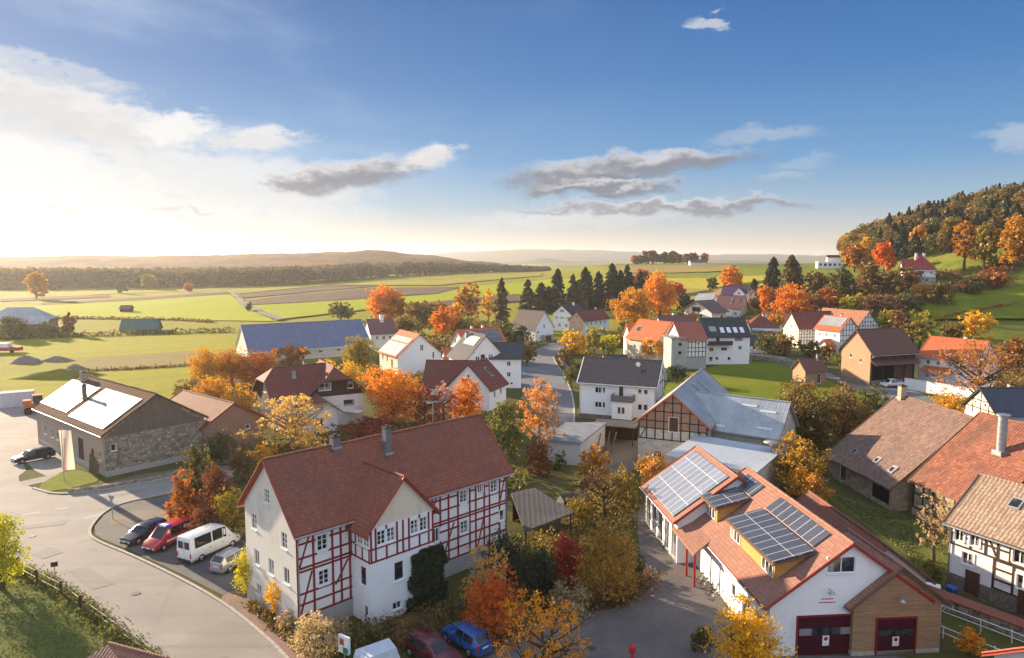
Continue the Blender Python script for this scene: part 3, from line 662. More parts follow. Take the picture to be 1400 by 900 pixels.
def sheet(name, poly, dz, m, cut=0):
    bm = bmesh.new()
    vs = [bm.verts.new((x, y, 0)) for x, y in poly]
    bm.faces.new(vs)
    bmesh.ops.triangulate(bm, faces=bm.faces[:])
    if cut:
        for ax in (0, 1):
            lo = min(p[ax] for p in poly); hi = max(p[ax] for p in poly); k = math.ceil(lo/cut)*cut
            while k < hi:
                n = (1, 0, 0) if ax == 0 else (0, 1, 0); co = (k, 0, 0) if ax == 0 else (0, k, 0)
                bmesh.ops.bisect_plane(bm, geom=bm.verts[:]+bm.edges[:]+bm.faces[:], plane_co=co, plane_no=n); k += cut
    for v in bm.verts: v.co.z = (terr(v.co.x, v.co.y) if cut else 0) + dz
    bmesh.ops.recalc_face_normals(bm, faces=bm.faces[:])
    for f in bm.faces:
        if f.normal.z < 0: f.normal_flip()
    me = bpy.data.meshes.new(name); bm.to_mesh(me); bm.free(); me.materials.append(m); uv_project(me)
    o = bpy.data.objects.new(name, me); COL.objects.link(o); o['kind'] = 'structure'
    return o
POLY = {}
for line in POLYDATA.strip().split('\n'):
    k, v = line.split(': '); POLY[k] = [tuple(map(float, p.split(','))) for p in v.split()]
def wobble(poly, step, amp, seed=0):
    out = []; rnd = random.Random(seed)
    for i, a in enumerate(poly):
        b = poly[(i+1) % len(poly)]; L = math.hypot(b[0]-a[0], b[1]-a[1]); n = max(1, int(L/step))
        for k in range(n):
            t = k/n; x = a[0]+(b[0]-a[0])*t; y = a[1]+(b[1]-a[1])*t
            if k: x += rnd.uniform(-amp, amp); y += rnd.uniform(-amp, amp)
            out.append((x, y))
    return out
def smoothpoly(poly, it=2):
    for _ in range(it):
        q = []
        for i, a in enumerate(poly):
            b = poly[(i+1) % len(poly)]
            q += [(a[0]*.75+b[0]*.25, a[1]*.75+b[1]*.25), (a[0]*.25+b[0]*.75, a[1]*.25+b[1]*.75)]
        poly = q
    return poly
for k, nm, dz, m in (('f2', 'field', .02, G_FIELD), ('fbr', 'field', .05, G_STUB), ('fy', 'field', .035, G_FIELD)):
    sheet(nm, wobble(POLY[k], 6, .8, 3), dz, m)
for i, (k, m) in enumerate((('f3', G_PALE), ('f1', G_BRIGHT), ('fb1', G_PLOW), ('fb2', G_PLOW), ('fb3', G_PLOW), ('fb4', G_PLOW), ('fg5', G_BRIGHT), ('fg6', G_PALE), ('fb5', G_PLOW), ('track', DIRT), ('fk', G_STUB), ('fk2', G_PALE), ('fk3', G_STUB), ('meadow', G_LAWN))):
    sheet('track' if k == 'track' else 'meadow' if k == 'meadow' else 'field', wobble(POLY[k], 12, 1.2, i), .25 + .06*i, m, cut=25)
sheet('road', smoothpoly(POLY['road_main'], 1), .02, ASPH)
sheet('yard', smoothpoly(POLY['yard'], 1), .03, ASPH)
sheet('parking_bay', POLY['parking'], .045, ASPH_D)
sheet('pavement', POLY['sidewalk'], .06, REDPAVE)
sheet('courtyard', smoothpoly(POLY['court'], 2), .02, COBBLE)
sheet('village_road', smoothpoly(POLY['road_vil'], 2), .03, ASPH_V)
sheet('lane', smoothpoly(POLY['road_right'], 2), .025, ASPH_V)
sheet('lawn', smoothpoly(wobble(POLY['lawn'], 5, .6, 2), 1), .01, G_LAWN)
sheet('lawn', smoothpoly(wobble(POLY['lawn_ll'], 2.5, .3, 4), 1), .035, G_LAWN2)
sheet('lawn', wobble(POLY['lawn_r'], 3, .3, 5), .012, G_LAWN2)
sheet('lawn', smoothpoly([p for i, p in enumerate(POLY['island']) if i not in (3,)], 1), .05, G_LAWN)
sheet('verge', wobble([(-49.4, 82.4), (-47.0, 86.2), (-38.6, 91.6), (-35.0, 92.5), (-36.8, 92.6), (-44.0, 83.6), (-48.4, 80.4)], 2, .2, 6), .04, DIRT)
sheet('yard', POLY['yard_mid'], .015, DIRT)
def kerb(name, line, w, h, m, closed=False):
    mb = MB(); n = len(line)
    for i in range(n-1):
        a, b = Vector((*line[i], 0)), Vector((*line[i+1], 0)); d = b-a; L = d.length; d.normalize(); s = Vector((-d.y, d.x, 0))*w/2
        k = max(1, int(L/1.0))
        for j in range(k):
            p = a+d*(L*j/k+.008); q = a+d*(L*(j+1)/k-.008)
            mb.hexa([p-s, q-s, q+s, p+s], [v+Vector((0, 0, h)) for v in (p-s, q-s, q+s, p+s)])
    o = mb.build(name, m); o['kind'] = 'structure'
def smoothline(l, it=2):
    for _ in range(it):
        q = [l[0]]
        for a, b in zip(l, l[1:]): q += [(a[0]*.75+b[0]*.25, a[1]*.75+b[1]*.25), (a[0]*.25+b[0]*.75, a[1]*.25+b[1]*.75)]
        l = q + [l[-1]]
    return l
kerb('kerb', smoothline(POLY['kerb']), .24, .12, KERBM)
kerb('kerb', smoothline([(-56.8, 81.0), (-52.5, 78.6), (-48.6, 79.9), (-44.3, 83.2), (-41.6, 85.8)]), .3, .12, KERBM)
kerb('kerb', smoothline([(7.8, 99.2), (9.7, 108.7), (11.3, 125.0), (12.3, 142.7), (12.2, 164.0), (11.4, 184.3), (11.6, 197.1), (15.7, 210.1)]), .3, .12, KERBM)
def markings():
    mb = MB()
    for a, b in (((-52.0, 72.2), (-50.7, 73.1)), ((-47.6, 69.4), (-46.0, 70.3)), ((-44.8, 71.2), (-43.6, 72.6)), ((-49.7, 74.0), (-48.5, 74.4)), ((-46.3, 77.4), (-45.0, 78.4)), ((-55.0, 69.5), (-53.4, 70.6))):
        a, b = Vector((*a, .028)), Vector((*b, .028)); d = (b-a).normalized(); s = Vector((-d.y, d.x, 0))*.14
        mb.face([a-s, b-s, b+s, a+s])
    o = mb.build('road_marking', PAINT); o['kind'] = 'structure'
markings()
def patches():
    mb = MB(); rp = random.Random(8)
    for (x, y, l, w, a) in ((-36, 57.5, 5.5, 1.6, -38), (-49, 69, 6.5, 1.2, 20), (-58, 84, 3.5, 2.6, 50), (-43, 62.5, 2.2, 1.8, -30), (-45, 79, 5, 1.0, 40), (9, 139, 2.4, 5, 0), (7, 168, 2.2, 4, 0), (8.5, 118, 1.6, 6, 5)):
        q = Matrix.Rotation(R(a), 3, 'Z'); n = [q @ Vector((sx*l/2+rp.uniform(-.15, .15), sy*w/2+rp.uniform(-.12, .12), 0))+Vector((x, y, .036+.0006*len(mb.f))) for sx, sy in ((-1, -1), (0, -1), (1, -1), (1, 1), (0, 1), (-1, 1))]; mb.face(n)
    o = mb.build('road_patch', paving('patched asphalt', (.225, .205, .185), (.27, .245, .22))); o['kind'] = 'structure'
patches()

# ------------------------------------------------------------------ trees
def leaf_arrays(C, size, rng, shade, droop=0.0):
    n = len(C)
    a = rng.normal(size=(n, 3)); a /= np.linalg.norm(a, axis=1)[:, None]
    b = rng.normal(size=(n, 3)); b -= a*(a*b).sum(1)[:, None]; b /= np.linalg.norm(b, axis=1)[:, None]
    s = size*rng.uniform(.6, 1.35, n)[:, None]
    a = a*s*.5; b = b*s*.36
    k = a*.15
    return np.stack([C-a, C+b*1.0-k, C+a, C-b*1.0-k], 1).reshape(-1, 3), shade
def leaves_to_mesh(name, V, shade):
    n = len(V)//4
    me = bpy.data.meshes.new(name); me.vertices.add(len(V)); me.vertices.foreach_set('co', V.astype(np.float32).ravel())
    me.loops.add(n*4); me.loops.foreach_set('vertex_index', np.arange(n*4, dtype=np.int32))
    me.polygons.add(n); me.polygons.foreach_set('loop_start', np.arange(0, n*4, 4, dtype=np.int32))
    try: me.polygons.foreach_set('loop_total', np.full(n, 4, dtype=np.int32))
    except Exception: pass
    at = me.attributes.new('shade', 'FLOAT', 'FACE'); at.data.foreach_set('value', shade.astype(np.float32))
    me.update(calc_edges=True)
    return me
def crown_points(kind, h, w, n, rng):
    """points for a crown, crown height from base 0 to h, width w"""
    P = []; S = []
    lobes = []
    if kind == 'conifer':
        lv = int(n/46)
        for i in range(lv):
            t = (i+rng.random())/lv; t = t**.85
            r = (1-t)**.55*w*.5*(.45+.7*rng.random())*(1 if t > .12 else .8)+.12; ph = rng.random()*6.283
            k = 46
            rr = r*np.sqrt(rng.random(k)); pt = np.stack([np.cos(ph)*rr, np.sin(ph)*rr, t*h - rr*.42 + rng.normal(0, .10, k)], 1)
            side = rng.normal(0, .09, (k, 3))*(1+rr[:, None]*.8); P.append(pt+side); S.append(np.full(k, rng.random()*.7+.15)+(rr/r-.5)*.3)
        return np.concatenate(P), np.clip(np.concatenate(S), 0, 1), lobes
    if kind == 'shrub': nl = 7
    elif kind == 'sparse': nl = 12
    else: nl = 13
    for i in range(nl):
        ph = i*2.399+rng.uniform(-.4, .4); q = (i+.5)/nl
        if kind == 'shrub': zc = rng.uniform(.22, .62); rad = rng.uniform(.15, .5)
        else:
            zc = .18+.66*q + rng.uniform(-.06, .06); env = math.sin(math.pi*min(.98, .12+zc*.86))**.75; rad = env*rng.uniform(.35, .72)
        sz = rng.uniform(.24, .36)*(1.25 if kind == 'shrub' else 1.0)*(.8 if kind == 'sparse' else 1)
        lobes.append((np.array([math.cos(ph)*rad*w*.5, math.sin(ph)*rad*w*.5, zc*h]), np.array([w*sz, w*sz, min(h*sz*.75, w*sz*1.1)])))
    lobes.append((np.array([0, 0, h*(.84 if kind != 'shrub' else .55)]), np.array([w*.2, w*.2, h*.16])))
    if kind == 'round': lobes.append((np.array([0, 0, h*.5]), np.array([w*.33, w*.33, h*.3])))
    tot = sum(l[1][0]**2 for l in lobes)
    for c, rd in lobes:
        m = max(20, int(n*rd[0]**2/tot)); nc = max(6, m//(17 if kind != 'sparse' else 15))
        d = rng.normal(size=(nc, 3)); d /= np.linalg.norm(d, axis=1)[:, None]
        cc = c+d*rd*rng.uniform(.62, 1.06, nc)[:, None]
        idx = rng.integers(0, nc, m); sp = .14 if kind != 'sparse' else .11
        pts = cc[idx]+rng.normal(0, 1, (m, 3))*rd*sp
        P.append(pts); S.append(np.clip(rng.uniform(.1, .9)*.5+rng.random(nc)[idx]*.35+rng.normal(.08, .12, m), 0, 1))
    P = np.concatenate(P); P[:, 2] = np.maximum(P[:, 2], .04)
    # fit the crown to its box
    r = np.percentile(np.hypot(P[:, 0], P[:, 1]), 98)+1e-6; P[:, :2] *= (w*.5)/r
    zt = np.percentile(P[:, 2], 99.5); P[:, 2] *= h/zt
    return P, np.concatenate(S), lobes
BARK = plain('bark', (.085, .062, .045), .9, .1, var=.35, scale=6); BARK_PALE = plain('pale bark', (.26, .22, .17), .9, .1, var=.35, scale=6)
def trunk_mesh(kind, h, zc, w, rng, bare=False):
    mb = MB(); r = max(.05, .018*h+.012*w)
    top = zc + (h-zc)*(.9 if kind == 'conifer' else .55)
    j = lambda: rng.normal(0, .02*h)
    pts = [(0, 0, -.15), (j()*.3, j()*.3, top*.3), (j()*.5, j()*.5, top*.62), (j()*.6, j()*.6, top)]
    mb.tube(pts, [r*1.25, r, r*.7, r*.2], 7)
    if kind != 'conifer':
        for i in range(9 if not bare else 22):
            t = rng.uniform(.35, .95); b = Vector(pts[1]).lerp(Vector(pts[3]), t) if t > .5 else Vector(pts[1]).lerp(Vector(pts[2]), t)
            ph = i*2.4+rng.uniform(-.3, .3); L = w*rng.uniform(.28, .48)
            mid = b+Vector((math.cos(ph)*L*.55, math.sin(ph)*L*.55, L*.35)); end = b+Vector((math.cos(ph)*L, math.sin(ph)*L, L*rng.uniform(.5, 1.0)))
            if end.z > h*.97: end.z = h*.97
            mb.tube([b, mid, end], [r*.42, r*.28, r*.06], 5, cap=False)
            for q in range(2 if not bare else 4):
                p0 = mid.lerp(end, rng.uniform(.0, .7)); e = p0+Vector((rng.normal(0, 1), rng.normal(0, 1), abs(rng.normal(.5, .5))))*L*.3
                mb.tube([p0, e], [r*.16, r*.03], 4, cap=False)
    return mb
FOL = dict(
 lime=((0.330, 0.298, 0.004), (0.630, 0.566, 0.008)), olive=((0.082, 0.082, 0.016), (0.202, 0.178, 0.031)), rustorange=((0.290, 0.083, 0.006), (0.580, 0.197, 0.009)), rust=((0.175, 0.056, 0.014), (0.351, 0.119, 0.019)),
 oliveyellow=((0.196, 0.140, 0.011), (0.452, 0.325, 0.014)), yellowgreen=((0.360, 0.328, 0.009), (0.751, 0.655, 0.004)), yellow=((0.639, 0.288, 0.004), (0.838, 0.438, 0.004)), straw=((0.389, 0.261, 0.118), (0.686, 0.494, 0.255)),
 darkgreen=((0.023, 0.039, 0.015), (0.061, 0.082, 0.026)), brown=((0.151, 0.075, 0.027), (0.302, 0.151, 0.047)), orangered=((0.614, 0.112, 0.004), (0.845, 0.206, 0.004)), paleorange=((0.486, 0.199, 0.040), (0.835, 0.372, 0.069)),
 red=((0.339, 0.016, 0.016), (0.615, 0.049, 0.025)), orangegreen=((.20, .12, .018), (.66, .33, .03)), orangetop=((0.365, 0.158, 0.014), (0.791, 0.360, 0.009)), palegold=((0.544, 0.289, 0.066), (0.832, 0.480, 0.128)),
 redrust=((0.291, 0.044, 0.020), (0.551, 0.112, 0.033)), orange=((0.612, 0.181, 0.004), (0.843, 0.289, 0.004)), pink=((0.452, 0.197, 0.149), (0.748, 0.413, 0.333)), oldgold=((0.395, 0.172, 0.009), (0.699, 0.324, 0.013)),
 gold=((0.517, 0.246, 0.006), (0.837, 0.444, 0.012)), olivebrown=((0.128, 0.088, 0.021), (0.287, 0.175, 0.031)), browngreen=((0.075, 0.062, 0.019), (0.180, 0.124, 0.030)), spruce=((0.014, 0.027, 0.014), (0.044, 0.060, 0.024)),
 farbrown=((.075, .042, .014), (.14, .075, .022)), farolive=((.06, .048, .014), (.12, .085, .022)), farrust=((.11, .042, .014), (.19, .08, .022)),
 rustbrown=((0.129, 0.057, 0.022), (0.242, 0.107, 0.035)), brownorange=((0.319, 0.120, 0.032), (0.577, 0.226, 0.059)), goldbrown=((0.334, 0.166, 0.018), (0.636, 0.341, 0.030)))
FMAT = {}
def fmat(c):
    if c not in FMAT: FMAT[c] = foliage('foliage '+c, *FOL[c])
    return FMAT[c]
NAMES = dict(round='broadleaf_tree', sparse='thin_tree', conifer='spruce_tree', shrub='shrub')
TREE_CACHE = {}
def tree(kind, col, x, y, z, h, w, label, group=None, seed=None):
    d = math.hypot(x, y)
    px = 700.0/d      # pixels per metre
    tier = 0 if d < 75 else 1 if d < 170 else 2
    leaf = (.17, .33, .80)[tier]*(1 if kind != 'conifer' else .9)
    if tier == 2: leaf *= min(2.2, max(1.0, d/260))
    area = h*w
    if kind == 'conifer': n = int(area*(90, 55, 34)[tier])
    elif kind == 'sparse': n = int(area*(75, 34, 10)[tier]*(.55 if col == 'brownorange' else 1))
    else: n = int(area*(250, 85, 18)[tier])
    n = max(n, 160); n = min(n, 15000)
    sd = seed if seed is not None else (int(abs(x*31+y*17)) % 9973)
    rng = np.random.default_rng(sd)
    zc = {'round': .09, 'sparse': .15, 'conifer': .06, 'shrub': .0}[kind]*h
    if kind == 'round' and h < w*.9: zc = .08*h
    if kind == 'conifer': w *= 1.25
    root = thing(NAMES[kind], label, 'bush' if kind == 'shrub' else 'tree', (x, y, z), 0, group)
    P, S, lobes = crown_points(kind, h-zc, w, n, rng); P = P+np.array([0, 0, zc])
    V, sh = leaf_arrays(P, leaf, rng, S)
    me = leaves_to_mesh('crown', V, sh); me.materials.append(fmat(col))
    c = bpy.data.objects.new('crown', me); COL.objects.link(c); c.parent = root
    tb = trunk_mesh(kind, h, zc, w, rng, kind == 'sparse')
    tb.build('stem' if kind == 'shrub' else 'trunk', BARK_PALE if col in ('palegold', 'gold', 'paleorange') else BARK, root, uv=False)
    return root
for line in TREEDATA.strip().split('\n'):
    a, lab = line.split('|'); k, c, x, y, z, h, w = a.split()
    tree(k, c, float(x), float(y), float(z), float(h), float(w), lab)

# the copse on the far knoll
rc = random.Random(5)
for i in range(13):
    px = 868+i*7.6; x = (px-700)/960*800; y = 800+rc.uniform(-12, 12); z = terr(x, y)
    h = rc.uniform(11, 15) if 1 < i < 11 else 10; w = rc.uniform(9, 12)
    if i == 0: tree('round', 'rustorange', x, y, z, 10, 10, 'orange brown tree at the open field end of the far knoll copse')
    elif i == 12: tree('round', 'orangered', x, y-20, z, 12, 9, 'bright orange tree closing the far knoll copse')
    elif i == 3: tree('round', 'rust', x, y, z, h, w, 'rust topped tree within the dark copse on the far knoll')
    else: tree('round', ('olivebrown', 'rustbrown', 'browngreen')[i % 3] if i != 8 else 'rust', x, y, z, h, w, 'dark brown tree of the copse on the far knoll', 'trees of the far knoll copse')

def mass_forest(name, trees, cols, leaf, per):
    """far-off wood: one object, crowns merged; trees: (x, y, z, h, w, colour index)"""
    rng = np.random.default_rng(11); Vs = []; Ss = []; Ms = []
    for (x, y, z, h, w, ci) in trees:
        n = per if not callable(per) else per(y)
        d = rng.normal(size=(n, 3)); d[:, 2] = np.abs(d[:, 2])*1.0-.35; d /= np.linalg.norm(d, axis=1)[:, None]
        cl = rng.normal(size=(9, 3)); cl /= np.linalg.norm(cl, axis=1)[:, None]
        lump = 1+.16*np.max(d @ cl.T, axis=1)-.12
        if ci == 0: P = np.stack([d[:, 0]*w*.34*(1-np.clip(d[:, 2], 0, .9)), d[:, 1]*w*.34*(1-np.clip(d[:, 2], 0, .9)), h*(.5+.5*d[:, 2])], 1)
        else: P = np.stack([d[:, 0]*w*.5*lump, d[:, 1]*w*.5*lump, h*.55+d[:, 2]*h*.45*lump], 1)*rng.uniform(.86, 1.0, n)[:, None]
        P += np.array([x, y, z])
        V, s = leaf_arrays(P, leaf if not callable(leaf) else leaf(y), rng, np.clip(rng.uniform(.1, .7)+rng.normal(0, .16, n), 0, 1)); Vs.append(V); Ss.append(s); Ms.append(np.full(n, ci, np.int32))
    me = leaves_to_mesh(name, np.concatenate(Vs), np.concatenate(Ss))
    for c in cols: me.materials.append(fmat(c))
    me.polygons.foreach_set('material_index', np.concatenate(Ms))
    o = bpy.data.objects.new(name, me); COL.objects.link(o); o['kind'] = 'stuff'
    return o
rf = random.Random(21)
HF = []
def at_px(px, y): return (px-700)/960*y
for i in range(900):
    y = rf.uniform(300, 640); px = rf.uniform(1150, 1500); x = at_px(px, y)
    edge = 306 + max(0, (1390-px))*.22
    if y < edge or x < 186 + (y-300)*.05: continue
    z = terr(x, y)
    if z < 21.5 and px > 1200 and y < 330: continue
    h = rf.uniform(11, 17)
    py = 355-(z+h-27)/y*960; sky = 335-(px-1160)*.37      # how close the crown is to the crest
    if py < sky+14+(px-1150)*.22 and px > 1185: ci = rf.choice([0, 0, 0, 0, 5, 2, 5])
    elif px < 1230: ci = rf.choice([2, 5, 5, 1, 3])
    else: ci = rf.choice([1, 2, 2, 3, 4, 5, 5, 5, 6])
    HF.append((x, y, z-1, h, rf.uniform(7.5, 12), ci))
mass_forest('hillside_forest', HF, ['spruce', 'oldgold', 'olive', 'oliveyellow', 'goldbrown', 'olivebrown', 'rust'], 1.15, 640)
LF = []
for i in range(1500):
    px = rf.uniform(-140, 748)
    t = max(0, min(1, px/748)); edge = 640+90*t+290*max(0, t-.55)/.45
    y = edge + rf.random()**1.4*230*(1-.55*t); x = at_px(px, y)
    hh = rf.uniform(13, 20)*(1 if px < 560 else 1-.6*(px-560)/190)
    LF.append((x, y, terr(x, y)-1, hh, rf.uniform(10, 15), rf.choice([1, 2, 2, 3, 3, 3, 4])))
mass_forest('far_forest', LF, ['spruce', 'farbrown', 'browngreen', 'farolive', 'farrust'], 3.0, 150)

# ------------------------------------------------------------------ hills beyond the fields
def ridge(name, y0, depth, prof, zb, m, nseg=160, amp=1.0, seed=0):
    mb = MB(); vs = []; nd = 14; x0, x1 = prof[0][0], prof[-1][0]
    for j in range(nd+1):
        for i in range(nseg+1):
            px = x0+(x1-x0)*i/nseg
            for (a, ha), (b, hb) in zip(prof, prof[1:]):
                if a <= px <= b: hz = ha+(hb-ha)*ss((px-a)/(b-a)); break
            y = y0+depth*j/nd; x = (px-700)/960*y0*(1+.15*j/nd)
            top = 27+hz/960*(y0+depth*.5)
            env = math.sin(math.pi*j/nd)**.8 if 0 < j < nd else 0
            v = zb+(top-zb)*env
            v += amp*(mnoise.noise(Vector((x*.012, y*.012, seed)))*.6+mnoise.noise(Vector((x*.05, y*.05, seed+3)))*.4)*env
            vs.append((x, y, v))
    w = nseg+1
    mb.mesh(vs, [(j*w+i, j*w+i+1, (j+1)*w+i+1, (j+1)*w+i) for j in range(nd) for i in range(nseg)], 0, True)
    o = mb.build(name, m, uv=False); o['kind'] = 'structure'
def hillmat(name, a, b, s):
    def f(N):
        p = geopos(N); n1 = N.noise(p, s, 5, .65).outputs[0]; n2 = N.noise(p, s*9, 3).outputs[0]
        return princ(N, N.mix(N.smooth(n1, .35, .65), a, b), .95, .05, bump=n2, bs=1.0, bd=4.0)
    return mat(name, f)
HM1 = hillmat('wooded hill', (.06, .035, .014), (.20, .085, .025), .012); HM2 = hillmat('distant hill', (.07, .075, .05), (.10, .09, .06), .004)
ridge('hills', 1250, 500, [(-250, -2), (-60, 4), (60, 5), (200, 5), (330, 8), (440, 10), (490, 13), (560, 7), (650, -3), (760, -14)], -6, HM1, 260, 4.0, 1)
ridge('distant_hills', 4600, 900, [(380, -6), (560, 5), (640, 11), (720, 14), (800, 13), (860, 11), (930, 6), (1050, 7), (1150, 5), (1250, 4), (1500, 3)], -10, HM2, 160, 8, 2)
ridge('distant_hills', 3200, 500, [(520, -14), (640, -8), (700, -4), (745, 2), (790, -3), (880, -5), (1000, -1), (1100, -3), (1300, -8)], -10, HM2, 120, 5, 4)

# ------------------------------------------------------------------ haze
def make_haze():
    mb = MB(); mb.box((0, 3500, 48.0), (14300, 7950, 120))
    def f(N): return (0, 0, 0, 1)
    m = bpy.data.materials.new('haze air'); m.use_nodes = True
    N = NT(m.node_tree); out = N.n('ShaderNodeOutputMaterial')
    v = N.n('ShaderNodeVolumePrincipled', {'Color': (.95, .95, .96), 'Density': HAZE, 'Anisotropy': .45}); N.set(out.inputs[1], v)
    o = mb.build('haze', m, uv=False); o['kind'] = 'stuff'
HAZE = .00011
make_haze()

# ------------------------------------------------------------------ houses
def clip_poly(poly, a, b, c):          # keep a*s + b*z <= c
    out = []
    for i, p in enumerate(poly):
        q = poly[(i+1) % len(poly)]; dp = a*p[0]+b*p[1]-c; dq = a*q[0]+b*q[1]-c
        if dp <= 1e-9: out.append(p)
        if (dp < -1e-9 and dq > 1e-9) or (dp > 1e-9 and dq < -1e-9):
            t = dp/(dp-dq); out.append((p[0]+(q[0]-p[0])*t, p[1]+(q[1]-p[1])*t))
    return out
class Block:
    """one gabled volume in the local space of its thing; u runs along the ridge"""
    def __init__(s, root, L, W, hw, rise, wall, roof, c=(0, 0), rot=0.0, z0=0.0, wins=None, timber=None, plinth=None, wallm=None,
                 oe=.5, og=.35, T=.2, k=(0, 0), trim=None, frame=None, tmat=None, gut=True, sag=.02, noroof=False, part='wall', near=True, skip=''):
        s.root = root; s.L, s.W, s.hw, s.rise = L, W, hw, rise; s.c = Vector((c[0], c[1], z0)); s.M = Matrix.Rotation(R(rot), 3, 'Z'); s.k = k
        s.oe, s.og, s.T = oe, og, T; s.near = near; s.roofm = roof; s.trim = trim or TRIM_BROWN; s.frame = frame or TRIM_WHITE; wins = wins or {}; timber = timber or {}
        s.holes = {f: [(q[0]-q[2]/2, q[0]+q[2]/2, q[1]-q[3]/2, q[1]+q[3]/2) for q in wins.get(f, []) if q[3] > 0] for f in 'FKLR'}
        mats = [wall]; slot = {}
        for f, m in (wallm or {}).items():
            if m not in mats: mats.append(m)
            slot[f] = mats.index(m)
        mb = MB()
        for f in 'FKLR':
            if f not in skip: s.wall(mb, f, slot.get(f, 0))
        mb.build(part, mats, root)
        if plinth: s.plinth(*plinth)
        if not noroof: s.make_roof(sag)
        for f in 'FKLR':
            for q in wins.get(f, []): s.window(f, *q)
        if timber:
            for f, specs in timber.items():
                for sp in (specs if isinstance(specs, list) else [specs]):
                    mb = MB(); s.timber(mb, f, **sp); mb.build('timber_frame', tmat or TIMB_BLACK, root)
        if gut and not noroof: s.gutters()
    def P(s, u, v, z): return s.M @ Vector((u, v, z)) + s.c
    def width(s, f): return s.L if f in 'FK' else s.W
    def Q(s, f, a, z, d=0.0):
        if f == 'F': return s.P(-s.L/2+a, -s.W/2-d, z)
        if f == 'K': return s.P(s.L/2-a, s.W/2+d, z)
        if f == 'R': return s.P(s.L/2+d, -s.W/2+a, z)
        return s.P(-s.L/2-d, s.W/2-a, z)
    def gtop(s, f, a):
        if f in 'FK': return s.hw
        kk = s.k[1] if f == 'R' else s.k[0]
        return min(s.hw+s.rise*(1-abs(a-s.W/2)/(s.W/2)), s.hw+s.rise*(1-kk))
    def wall(s, mb, f, slot):
        w = s.width(f); top = s.hw+(s.rise if f in 'LR' else 0); hs = s.holes[f]
        xs = sorted({0, w, *([w/2] if f in 'LR' else []), *[h[0] for h in hs], *[h[1] for h in hs]}); zs = sorted({0, s.hw, top, *[h[2] for h in hs], *[h[3] for h in hs]})
        kk = (s.k[1] if f == 'R' else s.k[0]) if f in 'LR' else 0
        for a, b in zip(xs, xs[1:]):
            for c, d in zip(zs, zs[1:]):
                mx, mz = (a+b)/2, (c+d)/2
                if any(h[0] < mx < h[1] and h[2] < mz < h[3] for h in hs): continue
                poly = [(a, c), (b, c), (b, d), (a, d)]
                if f in 'LR' and d > s.hw:
                    g = s.rise/(s.W/2)
                    poly = clip_poly(poly, -g, 1, s.hw); poly = clip_poly(poly, g, 1, s.hw+g*w)
                    if kk: poly = clip_poly(poly, 0, 1, s.hw+s.rise*(1-kk))
                if len(poly) > 2: mb.face([s.Q(f, *p) for p in poly], slot)
        for h in hs:
            o = [(h[0], h[2]), (h[1], h[2]), (h[1], h[3]), (h[0], h[3])]
            for p, q in zip(o, o[1:]+o[:1]): mb.face([s.Q(f, *p, 0), s.Q(f, *q, 0), s.Q(f, *q, -.16), s.Q(f, *p, -.16)], slot)
    def qbox(s, mb, f, a0, a1, z0, z1, d0, d1, m=0):
        mb.mesh([s.Q(f, a, z, d) for d in (d0, d1) for z in (z0, z1) for a in (a0, a1)], [(0, 2, 3, 1), (4, 5, 7, 6), (0, 1, 5, 4), (2, 6, 7, 3), (0, 4, 6, 2), (1, 3, 7, 5)], m)
    def window(s, f, a, z, w, h, style='2'):
        if h < 0: return
        a0, a1, z0, z1 = a-w/2, a+w/2, z-h/2, z+h/2; mb = MB(); t = .07
        door = style[0] == 'd'
        s.qbox(mb, f, a0, a1, z1-t, z1, -.11, -.05); s.qbox(mb, f, a0, a1, z0, z0+t, -.11, -.05)
        s.qbox(mb, f, a0, a0+t, z0+t, z1-t, -.11, -.05); s.qbox(mb, f, a1-t, a1, z0+t, z1-t, -.11, -.05)
        if not door:
            n = int(style[0]) if style[0].isdigit() else 2
            for i in range(1, n): x = a0+w*i/n; s.qbox(mb, f, x-.035, x+.035, z0+t, z1-t, -.105, -.045)
            if 'x' in style:
                for i in range(1, 4 if h > 1.2 else 3): zz = z0+h*i/(4 if h > 1.2 else 3); s.qbox(mb, f, a0+t, a1-t, zz-.018, zz+.018, -.10, -.055)
            s.qbox(mb, f, a0-.06, a1+.06, z0-.07, z0-.003, -.04, .09)
            if 't' in style:   # surround boards
                for (p, q, r_, u) in ((a0-.12, a0-.003, z0-.003, z1+.10), (a1+.003, a1+.12, z0-.003, z1+.10), (a0-.003, a1+.003, z1+.003, z1+.10)): s.qbox(mb, f, p, q, r_, u, .004, .055)
        o = mb.build('door_frame' if door else 'window', s.frame, s.root)
        mb = MB()
        mb.face([s.Q(f, a0+t*.6, z0+t*.6, -.085), s.Q(f, a1-t*.6, z0+t*.6, -.085), s.Q(f, a1-t*.6, z1-t*.6, -.085), s.Q(f, a0+t*.6, z1-t*.6, -.085)])
        if door: mb.build('door', DOOR_BROWN if 'g' not in style else GLASS, o)
        else: mb.build('pane', GLASS, o)
        if 's' in style:       # shutters half lowered
            mb = MB(); s.qbox(mb, f, a0+.01, a1-.01, z1-h*.45, z1-.004, -.045, -.02); mb.build('shutter', TRIM_GREY, o)
    def plinth(s, h, m, d=.05):
        mb = MB(); w, l = s.W/2+d, s.L/2+d
        a = [(-l, -w), (l, -w), (l, w), (-l, w)]
        lo = [s.P(x, y, -.3) for x, y in a]; hi = [s.P(x, y, h) for x, y in a]; b = [(-l+.15, -w+.15), (l-.15, -w+.15), (l-.15, w-.15), (-l+.15, w-.15)]
        for i in range(4):
            j = (i+1) % 4; mb.face([lo[i], lo[j], hi[j], hi[i]]); mb.face([hi[i], hi[j], s.P(*b[j], h), s.P(*b[i], h)])
        mb.build('plinth', m, s.root)
    def zt(s, v): return s.hw+s.rise*(1-abs(v)/(s.W/2))+s.T
